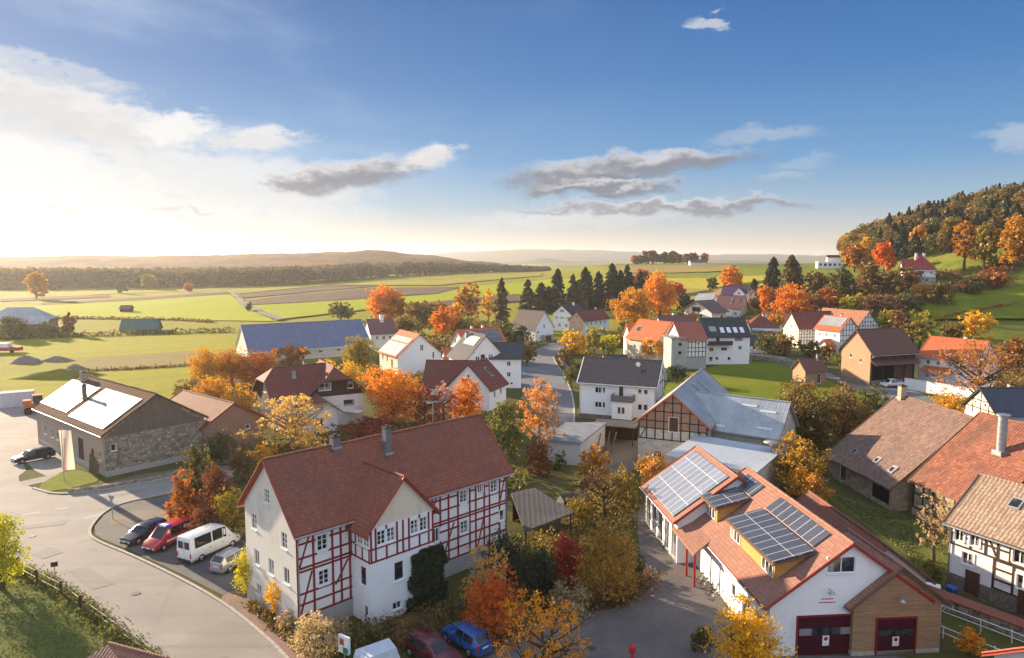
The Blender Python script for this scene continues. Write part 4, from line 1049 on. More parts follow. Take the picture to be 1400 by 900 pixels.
    def make_roof(s, sag=.02):
        ue, ve = s.L/2+s.og, s.W/2+s.oe; mb = MB(); T = s.T
        rnd = random.Random(int(s.L*100+s.W*37))
        def jz(u, v): return sag*mnoise.noise(Vector((u*.45+s.L, v*.45+s.W, 2.0)))*2
        def top(u, v): return s.P(u, v, s.zt(v)+jz(u, v))
        def bot(u, v): return s.P(u, v, s.zt(v)-T+jz(u, v))
        u0 = -ue+s.k[0]*ve; u1 = ue-s.k[1]*ve
        nu = max(2, int(s.L/1.2)) if sag > 0 else 2; nv = 4 if sag > 0 else 1
        rows = [ve*(1-j/nv) for j in range(nv+1)]
        def edge(v):   # u range at distance v from the ridge
            a, b = -ue, ue
            if s.k[0] and v < s.k[0]*ve: a = -ue+(s.k[0]*ve-v)
            if s.k[1] and v < s.k[1]*ve: b = ue-(s.k[1]*ve-v)
            return a, b
        if any(s.k): rows = sorted(set(rows+[k*ve for k in s.k if k]), reverse=True)
        for sg in (-1, 1):
            for va, vb in zip(rows, rows[1:]):
                ea, eb = edge(va), edge(vb)
                for i in range(nu):
                    t0, t1 = i/nu, (i+1)/nu
                    a0, a1 = ea[0]+(ea[1]-ea[0])*t0, ea[0]+(ea[1]-ea[0])*t1; b0, b1 = eb[0]+(eb[1]-eb[0])*t0, eb[0]+(eb[1]-eb[0])*t1
                    q = [(a0, sg*va), (a1, sg*va), (b1, sg*vb), (b0, sg*vb)]
                    if sg > 0: q = q[::-1]
                    mb.face([top(*p) for p in q], 0, sag > 0); mb.face([bot(*p) for p in q[::-1]], 1)
                    if va == rows[0]: e = [(a0, sg*va), (a1, sg*va)]; e = e if sg < 0 else e[::-1]; mb.face([bot(*e[0]), bot(*e[1]), top(*e[1]), top(*e[0])], 1)
                for sd in (0, 1):
                    p, q = (ea[sd], sg*va), (eb[sd], sg*vb)
                    if abs(p[0]-q[0]) < 1e-6: mb.face([bot(*p), bot(*q), top(*q), top(*p)], 1)
        for sd, kk in ((-1, s.k[0]), (1, s.k[1])):
            if kk:
                e = [(sd*ue, -kk*ve), (sd*ue, kk*ve)]; ap = (sd*(ue-kk*ve), 0)
                mb.face([top(*e[0]), top(*e[1]), top(*ap)]); mb.face([bot(*e[0]), bot(*e[1]), bot(*ap)], 1); mb.face([bot(*e[0]), bot(*e[1]), top(*e[1]), top(*e[0])], 1)
        n = max(2, int((u1-u0)/.45)); pts = []
        rc_ = [top(u0+(u1-u0)*i/n, 0)+Vector((0, 0, .02)) for i in range(n+1)]
        mb.tube(rc_, [.10+.018*(i % 2) for i in range(n+1)], 6, 2)
        if s.near and not any(s.k):
            for sd in (-1, 1):
                for sg in (-1, 1):
                    p = [top(sd*ue, sg*v)+Vector((0, 0, .015)) for v in rows]; mb.tube(p, .07, 5, 3, sm=False)
        s.roof = mb.build('roof', [s.roofm, s.trim, s.roofm, s.trim], s.root)
    def gutters(s):
        if not s.near: return
        for sg in (-1, 1):
            mb = MB(); v = sg*(s.W/2+s.oe+.07); z = s.zt(v)-.12; mb.tube([s.P(-s.L/2-s.og, v, z), s.P(s.L/2+s.og, v, z)], .075, 6)
            mb.build('gutter', ZINC, s.root)
        for su, sg in ((-1, -1), (1, -1), (1, 1)):
            mb = MB(); v = sg*(s.W/2+s.oe+.07); z = s.zt(v)-.18; u = su*(s.L/2-.12)
            mb.tube([s.P(u, v, z), s.P(u, sg*(s.W/2+.09), z-.5), s.P(u, sg*(s.W/2+.09), .05)], .05, 6); mb.build('downpipe', ZINC, s.root)
    def timber(s, mb, f, z0=0.0, z1=None, a0=0.0, a1=None, step=1.3, rails=(), braces=(), w=.17, posts=None):
        W = s.width(f); a1 = W if a1 is None else a1; z1 = z1 if z1 is not None else s.hw+(s.rise if f in 'LR' else 0)
        hs = [(h[0]-.02, h[1]+.02, h[2]-.02, h[3]+.02) for h in s.holes[f]]
        def cut(lo, hi, ban):
            segs = [(lo, hi)]
            for b0, b1 in ban: segs = [t for x, y in segs for t in ((x, min(y, b0)), (max(x, b1), y)) if t[1]-t[0] > .12]
            return segs
        if posts is None:
            n = max(1, round((a1-a0)/step)); posts = [a0+(a1-a0)*i/n for i in range(n+1)]
        for p in posts:
            p = min(max(p, a0+w/2+.004), a1-w/2-.004); zt = min(z1, min(s.gtop(f, p-w/2), s.gtop(f, p+w/2)) if f in 'LR' else z1)
            for x, y in cut(z0, zt, [(h[2], h[3]) for h in hs if h[0]-w/2 < p < h[1]+w/2]): s.qbox(mb, f, p-w/2, p+w/2, x, y, -.01, .040)
        for z in list(rails):
            lo, hi = a0, a1
            if f in 'LR' and z+w/2 > s.hw: q = (z+w/2-s.hw)*s.W/(2*s.rise); lo = max(lo, q); hi = min(hi, W-q)
            for x, y in cut(lo, hi, [(h[0], h[1]) for h in hs if h[2]-w/2 < z < h[3]+w/2]): s.qbox(mb, f, x, y, z-w*.45, z+w*.45, -.01, .034)
        for (p0, q0, p1, q1) in braces:
            d = Vector((p1-p0, q1-q0)); L = d.length; nrm = Vector((-d.y, d.x))/L*w*.42
            c4 = [(p0-nrm.x, q0-nrm.y), (p1-nrm.x, q1-nrm.y), (p1+nrm.x, q1+nrm.y), (p0+nrm.x, q0+nrm.y)]
            mb.mesh([s.Q(f, *c, -.01) for c in c4]+[s.Q(f, *c, .028) for c in c4], [(4, 5, 6, 7), (0, 1, 5, 4), (1, 2, 6, 5), (2, 3, 7, 6), (3, 0, 4, 7)])
    def chimney(s, u, v, h=1.2, w=.6, m=None, cap=True, above=None):
        mb = MB(); zb = s.zt(v)-.8; zt = (s.zt(v) if above is None else above)+h; m = m or CHIM_BRICK
        mb.box(s.P(u, v, (zb+zt)/2), (w, w, zt-zb), m=0)
        if cap: mb.box(s.P(u, v, zt+.05), (w+.14, w+.14, .1), m=1); mb.box(s.P(u, v, zt+.16), (w*.5, w*.5, .12), m=1)
        mb.box(s.P(u, v-.0, s.zt(v)+.06), (w+.25, w+.25, .16), m=2)
        mb.build('chimney', [m, TRIM_DARK, ZINC], s.root)
    def aerial(s, u, h=1.9):
        mb = MB(); p = s.P(u, 0, s.zt(0)-.1); mb.tube([p, p+Vector((0, 0, h))], .03, 5)
        for k in range(5): q = p+Vector((-.5+.25*k, 0, h-.1)); mb.tube([q-Vector((0, .32-.03*k, 0)), q+Vector((0, .32-.03*k, 0))], .014, 4)
        mb.tube([p+Vector((-.6, 0, h-.1)), p+Vector((.6, 0, h-.1))], .016, 4); mb.build('aerial', ZINC, s.root)
    def slope(s, sg, u, v, d=.0):      # a point on the roof surface (v measured from the ridge)
        n = Vector((0, sg*s.rise, s.W/2)).normalized(); return s.P(u, sg*v+n.y*d, s.zt(v)+n.z*d)
    def slab(s, name, sg, u0, u1, v0, v1, m, d0=.06, d1=.11, parent=None):
        mb = MB(); q = [(u0, v1), (u1, v1), (u1, v0), (u0, v0)]
        if sg > 0: q = q[::-1]
        lo = [s.slope(sg, *p, d0) for p in q]; hi = [s.slope(sg, *p, d1) for p in q]
        mb.face(hi, 0); mb.face(lo[::-1], 1)
        for i in range(4): j = (i+1) % 4; mb.face([lo[i], lo[j], hi[j], hi[i]], 1)
        o = mb.build(name, [m, TRIM_GREY], parent or s.root)
        me = o.data; uvl = me.uv_layers[0].data       # module coordinates start at the slab's corner
        us = [uvl[l].uv.copy() for l in me.polygons[0].loop_indices]; ox = min(p.x for p in us); oy = min(p.y for p in us)
        for l in me.polygons[0].loop_indices: uvl[l].uv = (uvl[l].uv.x-ox, uvl[l].uv.y-oy)
        return o
    def skylight(s, sg, u, v, w=.8, h=1.0):
        o = s.slab('skylight', sg, u-w/2, u+w/2, v-h/2, v+h/2, TRIM_GREY, .0, .10); s.slab('pane', sg, u-w*.38, u+w*.38, v-h*.38, v+h*.38, GLASS, .101, .112, o)
def H(label, cat, x, y, th, z0=0.0, group=None, name='house'):
    return thing(name, label, cat, (x, y, z0), R(th), group)
def row(ss_, z, w, h, style='2'): return [(a, z, w, h, style) for a in ss_]

# --- the large half-timbered house
r = H('large white and red half-timbered house with long dark red roof and gabled bay', 'house', -10.8, 58.29, 44.8, name='half_timbered_house')
b = Block(r, 20.94, 8.21, 8.0, 4.07, WHITE, ROOF_RED, wallm={'L': WARMW}, trim=TRIM_RED, tmat=TIMB_RED, sag=.03,
    wins={'L': [(3.9, 9.4, .8, 1.1, '2x'), (1.6, 6.8, .85, 1.2, '2x'), (6.5, 6.7, .85, 1.2, '2x'), (1.85, 4.0, .85, 1.2, '2'), (4.26, 4.0, .85, 1.2, '2'), (6.7, 4.1, .85, 1.2, '2'), (2.0, 1.5, .8, .8, '2')],
          'F': [(2.1, 6.45, .85, 1.2, '2xt'), (2.15, 3.8, .85, 1.15, '2xt'), (15.7, 6.6, .85, 1.1, '2xt'), (17.6, 6.85, .6, .8, '2t'), (19.3, 6.65, .85, 1.1, '2xt'), (15.75, 3.85, .85, 1.15, '2xt'), (20.3, 3.7, .6, 1.0, '1t'), (12.6, 4.0, .8, 1.2, '2')],
          'K': row((2.5, 6, 10, 14, 18), 6.5, .9, 1.2)},
    timber={'F': [dict(z0=1.35, z1=7.95, a1=4.5, posts=[.1, 1.35, 2.9, 3.6, 4.35], rails=(1.43, 2.3, 3.1, 4.75, 5.0, 5.75, 6.8, 7.85), braces=[(.25, 5.1, 1.2, 7.7), (.25, 1.6, 1.2, 4.6), (3.1, 2.9, 4.2, 4.6)]),
                  dict(z0=1.35, z1=7.95, a0=10.5, posts=[10.6, 11.4, 12.25, 13.1, 14.0, 15.05, 16.4, 17.1, 18.1, 18.75, 20.0, 20.85], rails=(1.43, 2.25, 3.1, 4.1, 4.75, 5.0, 5.95, 6.9, 7.85), braces=[(11.9, 5.2, 12.9, 7.7), (13.3, 1.6, 14.6, 4.6), (20.1, 5.2, 20.8, 7.7), (17.3, 1.6, 18.2, 4.6)])],
            'R': dict(z0=1.35, z1=7.95, rails=(1.43, 4.9, 7.85), step=1.4)}, plinth=(1.33, GREYP, .06))
b.aerial(5.2, 2.2); b.chimney(-4.86, -.2, .9, .6, CHIM_GREY); b.chimney(-.66, -1.3, 2.2, .55, CHIM_GREY)
bay = Block(r, 6.6, 5.9, 7.45, 3.15, WHITE2, ROOF_RED, c=(-3.0, -3.3), rot=-90, trim=TRIM_RED, tmat=TIMB_RED, gut=False, part='bay', skip='L',
    wins={'R': [(1.0, 6.55, .75, 1.1, '2x'), (1.87, 6.55, .75, 1.1, '2x'), (4.05, 6.55, .75, 1.1, '2x'), (4.92, 6.55, .75, 1.1, '2x'), (2.55, 3.5, .9, 1.5, '1'), (2.3, .85, .8, .6, '2')],
          'F': [(5.2, 6.5, .75, 1.1, '2x'), (6.05, 6.5, .75, 1.1, '2x'), (5.6, 3.6, .8, 1.5, '1'), (5.9, 1.0, .5, .8, '1')], 'K': row((5.5,), 6.5, .8, 1.1)},
    timber={'R': dict(z0=4.8, z1=7.4, posts=[.1, .5, 1.45, 2.4, 2.95, 3.5, 4.5, 5.4, 5.8], rails=(4.88, 5.85), w=.15), 'F': dict(z0=4.8, z1=7.4, a0=2.4, posts=[4.1, 4.7, 5.6, 6.5], rails=(4.88, 5.85), w=.15)})
mb = MB()   # boarded gable of the bay
g0 = 2.95*(1-(7.5-7.45)/3.15)
mb.face([bay.Q('R', 5.9/2-g0, 7.48, .03), bay.Q('R', 5.9/2+g0, 7.48, .03), bay.Q('R', 2.95, 10.55, .03)])
mb.face([bay.Q('R', 5.9/2-g0, 7.48, .0), bay.Q('R', 5.9/2+g0, 7.48, .0), bay.Q('R', 5.9/2+g0, 7.48, .03), bay.Q('R', 5.9/2-g0, 7.48, .03)]); mb.build('gable_cladding', CREAM, r)

# --- the fire station
r = H('white fire station with red tiled roofs covered in solar modules and orange dormers', 'fire station', 22.31, 54.32, 94.6, name='fire_station')
fs = Block(r, 16.82, 11.0, 3.8, 3.96, WHITE2, ROOF_STATION, trim=TRIM_RED,
    wins={'L': [(4.9, 6.35, 2.0, 1.15, '2'), (4.0, 1.45, 4.3, -1, 'x')], 'K': [(12.9, 1.2, 1.3, 2.3, 'dg'), (10.6, 1.7, .7, 1.0, '1'), (15.3, 1.7, 1.2, 1.1, '3')], 'F': row((4, 8, 12), 1.9, 1.2, 1.1)})
fr = Block(r, 9.7, 10.58, 4.0, 3.68, WHITE2, ROOF_STATION, c=(11.52, 1.9), rot=.9, trim=TRIM_RED,
    wins={'K': [(.95+1.95*i, 1.65, 1.25, 2.9, '2') for i in range(5)]}, frame=TRIM_GREY)
fr.slab('solar_panel', 1, -4.3, 4.4, .45, 5.45, PV_SILVER)
fs.slab('solar_panel', 1, -6.5, 1.2, .35, 1.6, PV); fs.slab('solar_panel', 1, 4.1, 7.5, .4, 1.6, PV)
def dormer(u0, u1, npan):
    v = 4.55; zb = fs.zt(v)-.35; zf = 5.95; vb = 1.75; zk = fs.zt(vb)-.05
    mb = MB()
    A = [fs.P(u0, v, zb), fs.P(u1, v, zb), fs.P(u1, v, zf), fs.P(u0, v, zf)]
    mb.face([A[1], A[0], A[3], A[2]])
    for u in (u0, u1):
        q = [fs.P(u, v, zb), fs.P(u, v, zf), fs.P(u, vb, zk), fs.P(u, vb, fs.zt(vb)-.4)]
        mb.face(q if u == u1 else q[::-1])
    d = mb.build('dormer', WOOD_OCHRE, r)
    mb = MB(); ov = .35; sl = (zk-zf)/(v-vb)
    q = [fs.P(u0-ov, v+ov, zf-sl*ov), fs.P(u1+ov, v+ov, zf-sl*ov), fs.P(u1+ov, vb, zk), fs.P(u0-ov, vb, zk)]; up = Vector((0, 0, .14))
    mb.hexa(q[::-1], [p+up for p in q[::-1]]); mb.build('dormer_roof', TRIM_BROWN, d)
    mb = MB(); q2 = [fs.P(u0-.25, v+.25, zf-sl*.25), fs.P(u1+.25, v+.25, zf-sl*.25), fs.P(u1+.25, vb+.1, zk-.1*sl), fs.P(u0-.25, vb+.1, zk-.1*sl)]
    mb.hexa([p+Vector((0, 0, .2)) for p in q2[::-1]], [p+Vector((0, 0, .25)) for p in q2[::-1]]); mb.build('solar_panel', PV, d)
    w = 1.75
    for uc in ((u0+1.1, u1-1.1) if u1-u0 > 5 else ((u0+u1)/2,)):
        mb = MB(); ww = w if u1-u0 > 5 else 2.0
        def bx(a0, a1, z0, z1, d0, d1): mb.mesh([fs.P(a, v+dd, z) for dd in (d0, d1) for z in (z0, z1) for a in (a0, a1)], [(0, 1, 3, 2), (4, 6, 7, 5), (0, 4, 5, 1), (2, 3, 7, 6), (0, 2, 6, 4), (1, 5, 7, 3)])
        z0, z1 = zb+.40, zf-.16
        bx(uc-ww/2, uc+ww/2, z0, z0+.07, 0, .06); bx(uc-ww/2, uc+ww/2, z1-.07, z1, 0, .06)
        for i in range(4): x = uc-ww/2+ww*i/3; bx(x-.05, x+.05, z0+.07, z1-.07, 0, .055)
        wn = mb.build('window', TRIM_WHITE, d)
        mb = MB(); mb.face([fs.P(uc+ww/2, v+.02, z0), fs.P(uc-ww/2, v+.02, z0), fs.P(uc-ww/2, v+.02, z1), fs.P(uc+ww/2, v+.02, z1)]); mb.build('pane', GLASS, wn)
dormer(-6.9, 1.0, 8); dormer(3.95, 6.8, 4)
# entrance canopy: the tiles run on over the door
mb = MB(); q = [fs.P(2.3, 5.6, 3.72), fs.P(1.5, 7.4, 2.85), fs.P(7.3, 7.4, 2.85), fs.P(7.3, 5.6, 3.72)]
mb.hexa(q[::-1], [p+Vector((0, 0, .18)) for p in q[::-1]]); mb.build('canopy', ROOF_STATION, r)
for u, v in ((2.1, 7.05), (4.1, 7.05), (6.9, 7.05)):
    mb = MB(); mb.tube([fs.P(u, v, 0), fs.P(u, v, 2.9)], .11, 8); mb.build('post', plain('red painted post', (.38, .015, .02), .5, .4), r)
# sectional door in the white gable, wooden garage gable beside it
def sect_door(blk, f, a, w, h, sign=True):
    mb = MB(); blk.qbox(mb, f, a-w/2, a+w/2, .0, h, .002, .03); d = mb.build('garage_door', DOOR_RED, r)
    mb = MB(); blk.qbox(mb, f, a-w/2+.1, a+w/2-.1, h*.52, h*.70, .031, .036); mb.build('pane', GLASS, d)
    mb = MB()
    for p, q_ in ((a-w/2-.12, a-w/2-.002), (a+w/2+.002, a+w/2+.12)): blk.qbox(mb, f, p, q_, 0, h+.12, .002, .09)
    blk.qbox(mb, f, a-w/2-.002, a+w/2+.002, h+.002, h+.12, .002, .085); mb.build('door_frame', plain('red door frame', (.20, .010, .018), .5, .4), d)
    mb = MB(); blk.qbox(mb, f, a-.23, a+.23, h*.24, h*.50, .037, .05, 0)
    c = (a, h*.42)
    for r0, r1, m_, dd in ((.0, .15, 1, .053), (.0, .1, 2, .056)):
        mb.face([blk.Q(f, c[0]+r1*math.cos(t*math.pi/8), c[1]+r1*math.sin(t*math.pi/8), dd) for t in range(16)], m_)
    dd = .059; k = .09; t_ = .025
    mb.face([blk.Q(f, c[0]-k-t_, c[1]+k-t_, dd), blk.Q(f, c[0]+k-t_, c[1]-k-t_, dd), blk.Q(f, c[0]+k+t_, c[1]-k+t_, dd), blk.Q(f, c[0]-k+t_, c[1]+k+t_, dd)], 1)
    for i in range(2): blk.qbox(mb, f, a-.15, a+.15, h*.27+i*.08, h*.27+i*.08+.025, .05, .054, 3)
    mb.build('no_parking_sign', [TRIM_WHITE, plain('sign red', (.45, .01, .02), .5), plain('sign blue', (.05, .02, .06), .5), TRIM_GREY], d)
sect_door(fs, 'L', 4.0, 4.0, 2.75)
mb = MB(); fs.qbox(mb, 'L', 3.4, 4.6, 3.72, 3.77, .003, .03); [fs.qbox(mb, 'L', 3.55+.13*i, 3.63+.13*i, 3.95, 4.03, .003, .02) for i in range(7)]; mb.build('lettering', plain('sign lettering red', (.5, .03, .03), .5), r)
wa = Block(r, 6.0, 6.3, 3.7, 2.45, WOOD_LARCH, ROOF_STATION, c=(-5.75, -3.35), rot=.2, trim=TRIM_BROWN, part='garage_wall', plinth=(.28, KERBM, .03))
sect_door(wa, 'L', 3.1, 2.7, 2.55)
for blk, a, z in ((fs, 4.05, 4.75), (wa, 3.15, 4.2)):
    mb = MB(); p = blk.Q('L', a, z, .12); q = blk.Q('L', a, z-.1, .45); mb.tube([p, q], .04, 6); mb.tube([q+Vector((0, 0, .06)), q-Vector((0, 0, .10))], [.10, .24], 10); mb.build('wall_lamp', ZINC, r)
an = Block(r, 12.0, 6.6, 3.0, 2.5, WHITE, tiles('dull red tiles', (.22, .075, .05), (.27, .10, .065), aged=.35), c=(2.0, -5.6), rot=-2, trim=TRIM_BROWN, part='annex_wall', gut=False)

# --- stone barn on the left
r = H('long field stone barn with bright solar covered roof and brick annex', 'barn', -56.0, 98.1, -39.9, name='stone_barn')
b = Block(r, 24.85, 12.64, 5.5, 3.93, APRICOT, tiles('brown barn tiles', (.13, .07, .045), (.18, .10, .065), aged=.5, rough=.95, spec=.05), wallm={'R': STONE, 'F': plaster('dingy brown render', (.40, .31, .25), amt=.7)}, trim=TRIM_BROWN, sag=.05, plinth=(.7, GREYP),
    wins={'F': row((3, 6, 8), 2.6, .8, 1.3, '1') + [(11.5, 1.7, 1.4, 3.2, 'd'), (16.5, 1.9, 2.2, 3.6, 'd'), (20.5, 1.6, 1.2, 2.8, 'd'), (23, 2.4, 1.0, 1.3, '2')], 'R': [(1.0, 3.6, .7, .9, '1')]})
mb = MB(); g = 6.25*(1-.1); mb.hexa([b.Q('R', .15, 5.0, .0), b.Q('R', 12.5, 5.0, .0), b.Q('R', 12.5, 5.0, .06), b.Q('R', .15, 5.0, .06)], [b.Q('R', 6.2, 9.2, .0), b.Q('R', 6.45, 9.2, .0), b.Q('R', 6.45, 9.2, .06), b.Q('R', 6.2, 9.2, .06)]); mb.build('gable_boards', WOOD_GREY, r)
b.slab('solar_panel', -1, -12.6, -2.0, 1.3, 5.8, PV_GLARE); b.slab('solar_panel', -1, -.3, 11.4, 1.2, 6.1, PV_GLARE); b.slab('solar_panel', 1, -6, 6.5, .3, 2.0, PV_GLARE)
b.chimney(-9.2, -1.0, 1.3, .9, CHIM_BRICK); b.chimney(-2.4, -3.3, 1.9, .5, CHIM_GREY)
an2 = Block(r, 15.0, 9.0, 4.0, 2.6, BRICK, tiles('annex red tiles', (.19, .06, .042), (.24, .08, .055), aged=.4), c=(5.2, 10.5), rot=0, trim=TRIM_RED, part='annex_wall', gut=False, wins={'R': [(2.2, 1.9, 1.2, 2.1, 'd'), (6.6, 3.0, .7, .7, '1')]})
mb = MB()
for i in range(4): p = b.Q('F', 21.3+i*.8, .1, .5+.1*i); mb.bar(p, p+Vector((.2, .1, 2.4-.3*i)), .5, .05)
mb.build('leaning_boards', WOOD_GREY, r)

# --- blue roofed long barn
r = H('long low barn with large blue roof beyond the chalet', 'barn', -58.71, 197.04, 33.1, name='long_barn')
b = Block(r, 33.35, 15.17, 3.0, 6.24, BEIGE, ROOF_BLUE, wallm={'L': CREAM}, trim=TRIM_WHITE, gut=False, sag=.0, wins={'F': row((4, 9, 14, 19, 24, 29), 1.8, 1.2, .8)})

# --- chalet
r = H('brown boarded chalet with half-hipped roofs and white ground floor', 'house', -33.5, 115.5, 30.0, name='chalet')
b = Block(r, 10.4, 8.4, 5.7, 3.6, WOOD_DARK, ROOF_DARKRED, rot=6, c=(-2.2, .8), k=(.42, 0), trim=TRIM_BROWN, oe=.8, og=.7, wallm={'F': CREAM}, wins={'L': [(4.2, 6.2, 1.6, 1.1, '2'), (2.0, 3.2, 1.0, 1.2, '2'), (6.0, 3.2, 1.0, 1.2, '2')], 'F': row((2, 5), 3.4, 1.2, 1.2)})
b.chimney(-1.0, -1.9, 1.2, .5, TRIM_GREY); b.chimney(1.8, .6, 1.0, .6, CHIM_BRICK); b.slab('solar_panel', 1, -2.2, 3.6, .3, 2.2, PV_GLARE)
c_ = Block(r, 9.5, 8.6, 5.75, 3.6, WHITE, ROOF_DARKRED, rot=-90, c=(2.9, -.2), k=(0, .42), trim=TRIM_BROWN, oe=.8, og=.8, part='wing_wall', gut=False, wins={'R': [(2.4, 6.6, 2.0, 1.2, '2'), (6.6, 6.6, 1.0, 1.2, '1s'), (6.3, 3.5, 1.9, 1.3, '1')], 'K': row((6,), 3, 1.2, 1.2)})
mb = MB(); z0, z1 = 5.0, c_.hw+c_.rise*.58
q = [(.0, z0), (8.6, z0), (8.6, 5.75), (8.6-(z1-5.75)*8.6/7.2, z1), ((z1-5.75)*8.6/7.2, z1), (0, 5.75)]
cells = [q]; hol = c_.holes['R'][:2]
xs = sorted({0, 8.6, *[h[0] for h in hol], *[h[1] for h in hol]}); zs = sorted({z0, z1, *[h[2] for h in hol], *[h[3] for h in hol]})
for a0, a1 in zip(xs, xs[1:]):
    for e0, e1 in zip(zs, zs[1:]):
        if any(h[0] < (a0+a1)/2 < h[1] and h[2] < (e0+e1)/2 < h[3] for h in hol): continue
        p = [(a0, e0), (a1, e0), (a1, e1), (a0, e1)]; g = 3.6/4.3
        p = clip_poly(p, -g, 1, 5.75); p = clip_poly(p, g, 1, 5.75+g*8.6)
        if len(p) > 2: mb.face([c_.Q('R', *t, .05) for t in p])
mb.face([c_.Q('R', 0, z0, 0), c_.Q('R', 8.6, z0, 0), c_.Q('R', 8.6, z0, .05), c_.Q('R', 0, z0, .05)]); mb.build('gable_boards', WOOD_DARK, r)
d_ = Block(r, 5.5, 5.6, 3.4, 2.2, WHITE, ROOF_DARKRED, rot=-90, c=(-.7, -5.2), k=(0, .35), trim=TRIM_BROWN, oe=.7, og=.6, part='porch_wall', gut=False, wins={'R': [(2.8, 1.6, 1.4, 1.3, '2'), (2.8, 4.0, 1.6, .8, '2')]})
mb = MB(); mb.box(c_.Q('R', 6.4, 2.35, .8), (1.5, 4.0, .16), R(36)); [mb.bar(c_.Q('R', a, 2.4, 1.5), c_.Q('R', a, 3.4, 1.5), .06, .06) for a in (4.7, 5.7, 6.7, 7.7, 8.4)]; mb.bar(c_.Q('R', 4.6, 3.4, 1.5), c_.Q('R', 8.5, 3.4, 1.5), .1, .1); mb.build('balcony', TRIM_WHITE, r)

# --- centre left group
r = H('white house with bright white solar roof and blank blue-white gable', 'house', -24.92, 169.95, -58.1)
b = Block(r, 11.38, 11.21, 4.63, 4.65, WHITE2, ROOF_ORANGE, wallm={'F': CREAM}, trim=TRIM_RED, near=False, wins={'R': [(6.2, 6.2, .9, 1.5, '2'), (9.2, 4.2, .5, 1.6, '1')], 'F': row((2.2, 5), 3.2, .9, 1.3) + [(8, 2.4, 1.0, 2.2, 'd')]})
b.slab('solar_panel', -1, -5.4, 5.4, 1.4, 2.6, PV_GLARE); b.slab('solar_panel', -1, -5.4, 5.4, 2.9, 5.9, PV_GLARE)
r = H('white house with two dark red roofs meeting in a cross gable', 'house', -6.4, 128.9, -111.3)
b = Block(r, 8.0, 8.2, 4.0, 4.1, WHITE2, ROOF_DARKRED, trim=TRIM_DARK, near=False, wins={'R': [(4.1, 5.9, .5, .9, '1'), (2.4, 3.3, 1.0, 1.2, '2'), (5.6, 3.3, 1.0, 1.2, '2')], 'K': row((2.5, 5.5), 2.6, .9, 1.2)})
b.skylight(1, -.6, 2.0, .8, 1.6); b.aerial(1.5); b.chimney(-2.5, .0, .7, .6, TRIM_DARK)
b2 = Block(r, 9.5, 8.0, 3.9, 3.9, WHITE, ROOF_DARKRED, rot=111-4, c=(-.8, -5.5), trim=TRIM_DARK, near=False, part='wing_wall', gut=False, wins={'F': row((3, 6.5), 2.4, .9, 1.2)})
r = H('tall white house with dark roof and square wing beside the village road', 'house', -7.63, 149.23, -61.7)
b = Block(r, 9.0, 8.88, 6.5, 4.7, WHITE, ROOF_SLATE, trim=TRIM_BROWN, near=False, wins={'R': [(2.6, 6.4, 1.0, 1.2, '2'), (5.6, 6.6, 1.0, 1.2, '2s'), (6.4, 3.6, 1.1, 1.2, '2'), (2.6, 3.6, 1.1, 1.2, '2')]})
b.chimney(-2.6, -1.0, 1.0, .7, TRIM_GREY); b.slab('solar_panel', -1, -2, 3.5, .6, 2.2, PV_GLARE)
b2 = Block(r, 6.2, 5.6, 6.6, 2.6, WHITE2, ROOF_SLATE, rot=61.7, c=(3.2, 5.6), trim=TRIM_DARK, near=False, part='wing_wall', gut=False, wins={'F': [(3.6, 5.2, .9, 1.0, '2'), (3.6, 2.9, .9, 1.0, '2'), (3.0, 1.0, .6, .5, '1'), (4.2, 1.0, .6, .5, '1')]})
r = H('red roofed house with dark solar modules and two chimneys', 'house', -9.0, 186.52, 34.5)
b = Block(r, 12.62, 7.6, 5.0, 3.5, WHITE, ROOF_ORANGE, trim=TRIM_RED, near=False, wins={'L': [(2.4, 5.6, .9, 1.1, '2'), (5.2, 5.6, .9, 1.1, '2'), (2.2, 3, .9, 1.1, '2'), (5.4, 3, .9, 1.1, '2')], 'F': row((3, 6, 9), 3, 1, 1.2)})
b.slab('solar_panel', -1, -5.2, 5.6, .6, 3.6, PV); b.chimney(-1.8, .4, 1.1, .6, CREAM); b.chimney(1.6, .4, 1.2, .6, CREAM)
r = H('small red roofed outbuilding with solar modules behind the white solar house', 'outbuilding', -13.5, 172.5, 20.0, name='outbuilding')
b = Block(r, 7.0, 5.6, 2.6, 2.6, WHITE, ROOF_ORANGE, trim=TRIM_RED, near=False, gut=False, wins={'F': row((2, 5), 1.5, .8, .9)}); b.slab('solar_panel', -1, -2.4, 2.2, .5, 2.8, PV)
r = H('purple roofed house with small turret chimney behind the blue roofed barn', 'house', -41.1, 217.38, 24.3)
b = Block(r, 7.8, 8.9, 4.74, 3.69, WHITE, ROOF_PURPLE, trim=TRIM_BROWN, near=False, wins={'F': row((2, 4, 6), 3.2, .9, 1.1), 'R': row((2.5, 6), 3.2, .9, 1.1)}); b.chimney(.4, -.6, 1.9, 1.1, WHITE); b.chimney(-2.6, .4, 1.2, .6, CHIM_BRICK)
r = H('white house with steep taupe roof and one dark gable slit at the road bend', 'house', 6.94, 237.69, -46.5)
b = Block(r, 11.38, 8.48, 4.64, 5.0, WHITE2, ROOF_BROWN, trim=TRIM_GREY, near=False, wins={'R': [(4.1, 4.8, .7, 1.5, '1')], 'F': row((3, 8), 2.6, 1.0, 1.2)}); 
mb = MB(); mb.box(b.P(6.6, .5, 1.0), (1.6, 4.4, 2.0), m=0); mb.box(b.P(7.42, .2, .95), (.06, 2.6, 1.7), m=1); mb.build('garage', [GREYP, DOOR_BROWN], r)
r = H('white gabled house with dark roof and rows of small windows before the spruces', 'house', 22.18, 269.85, -125.1)
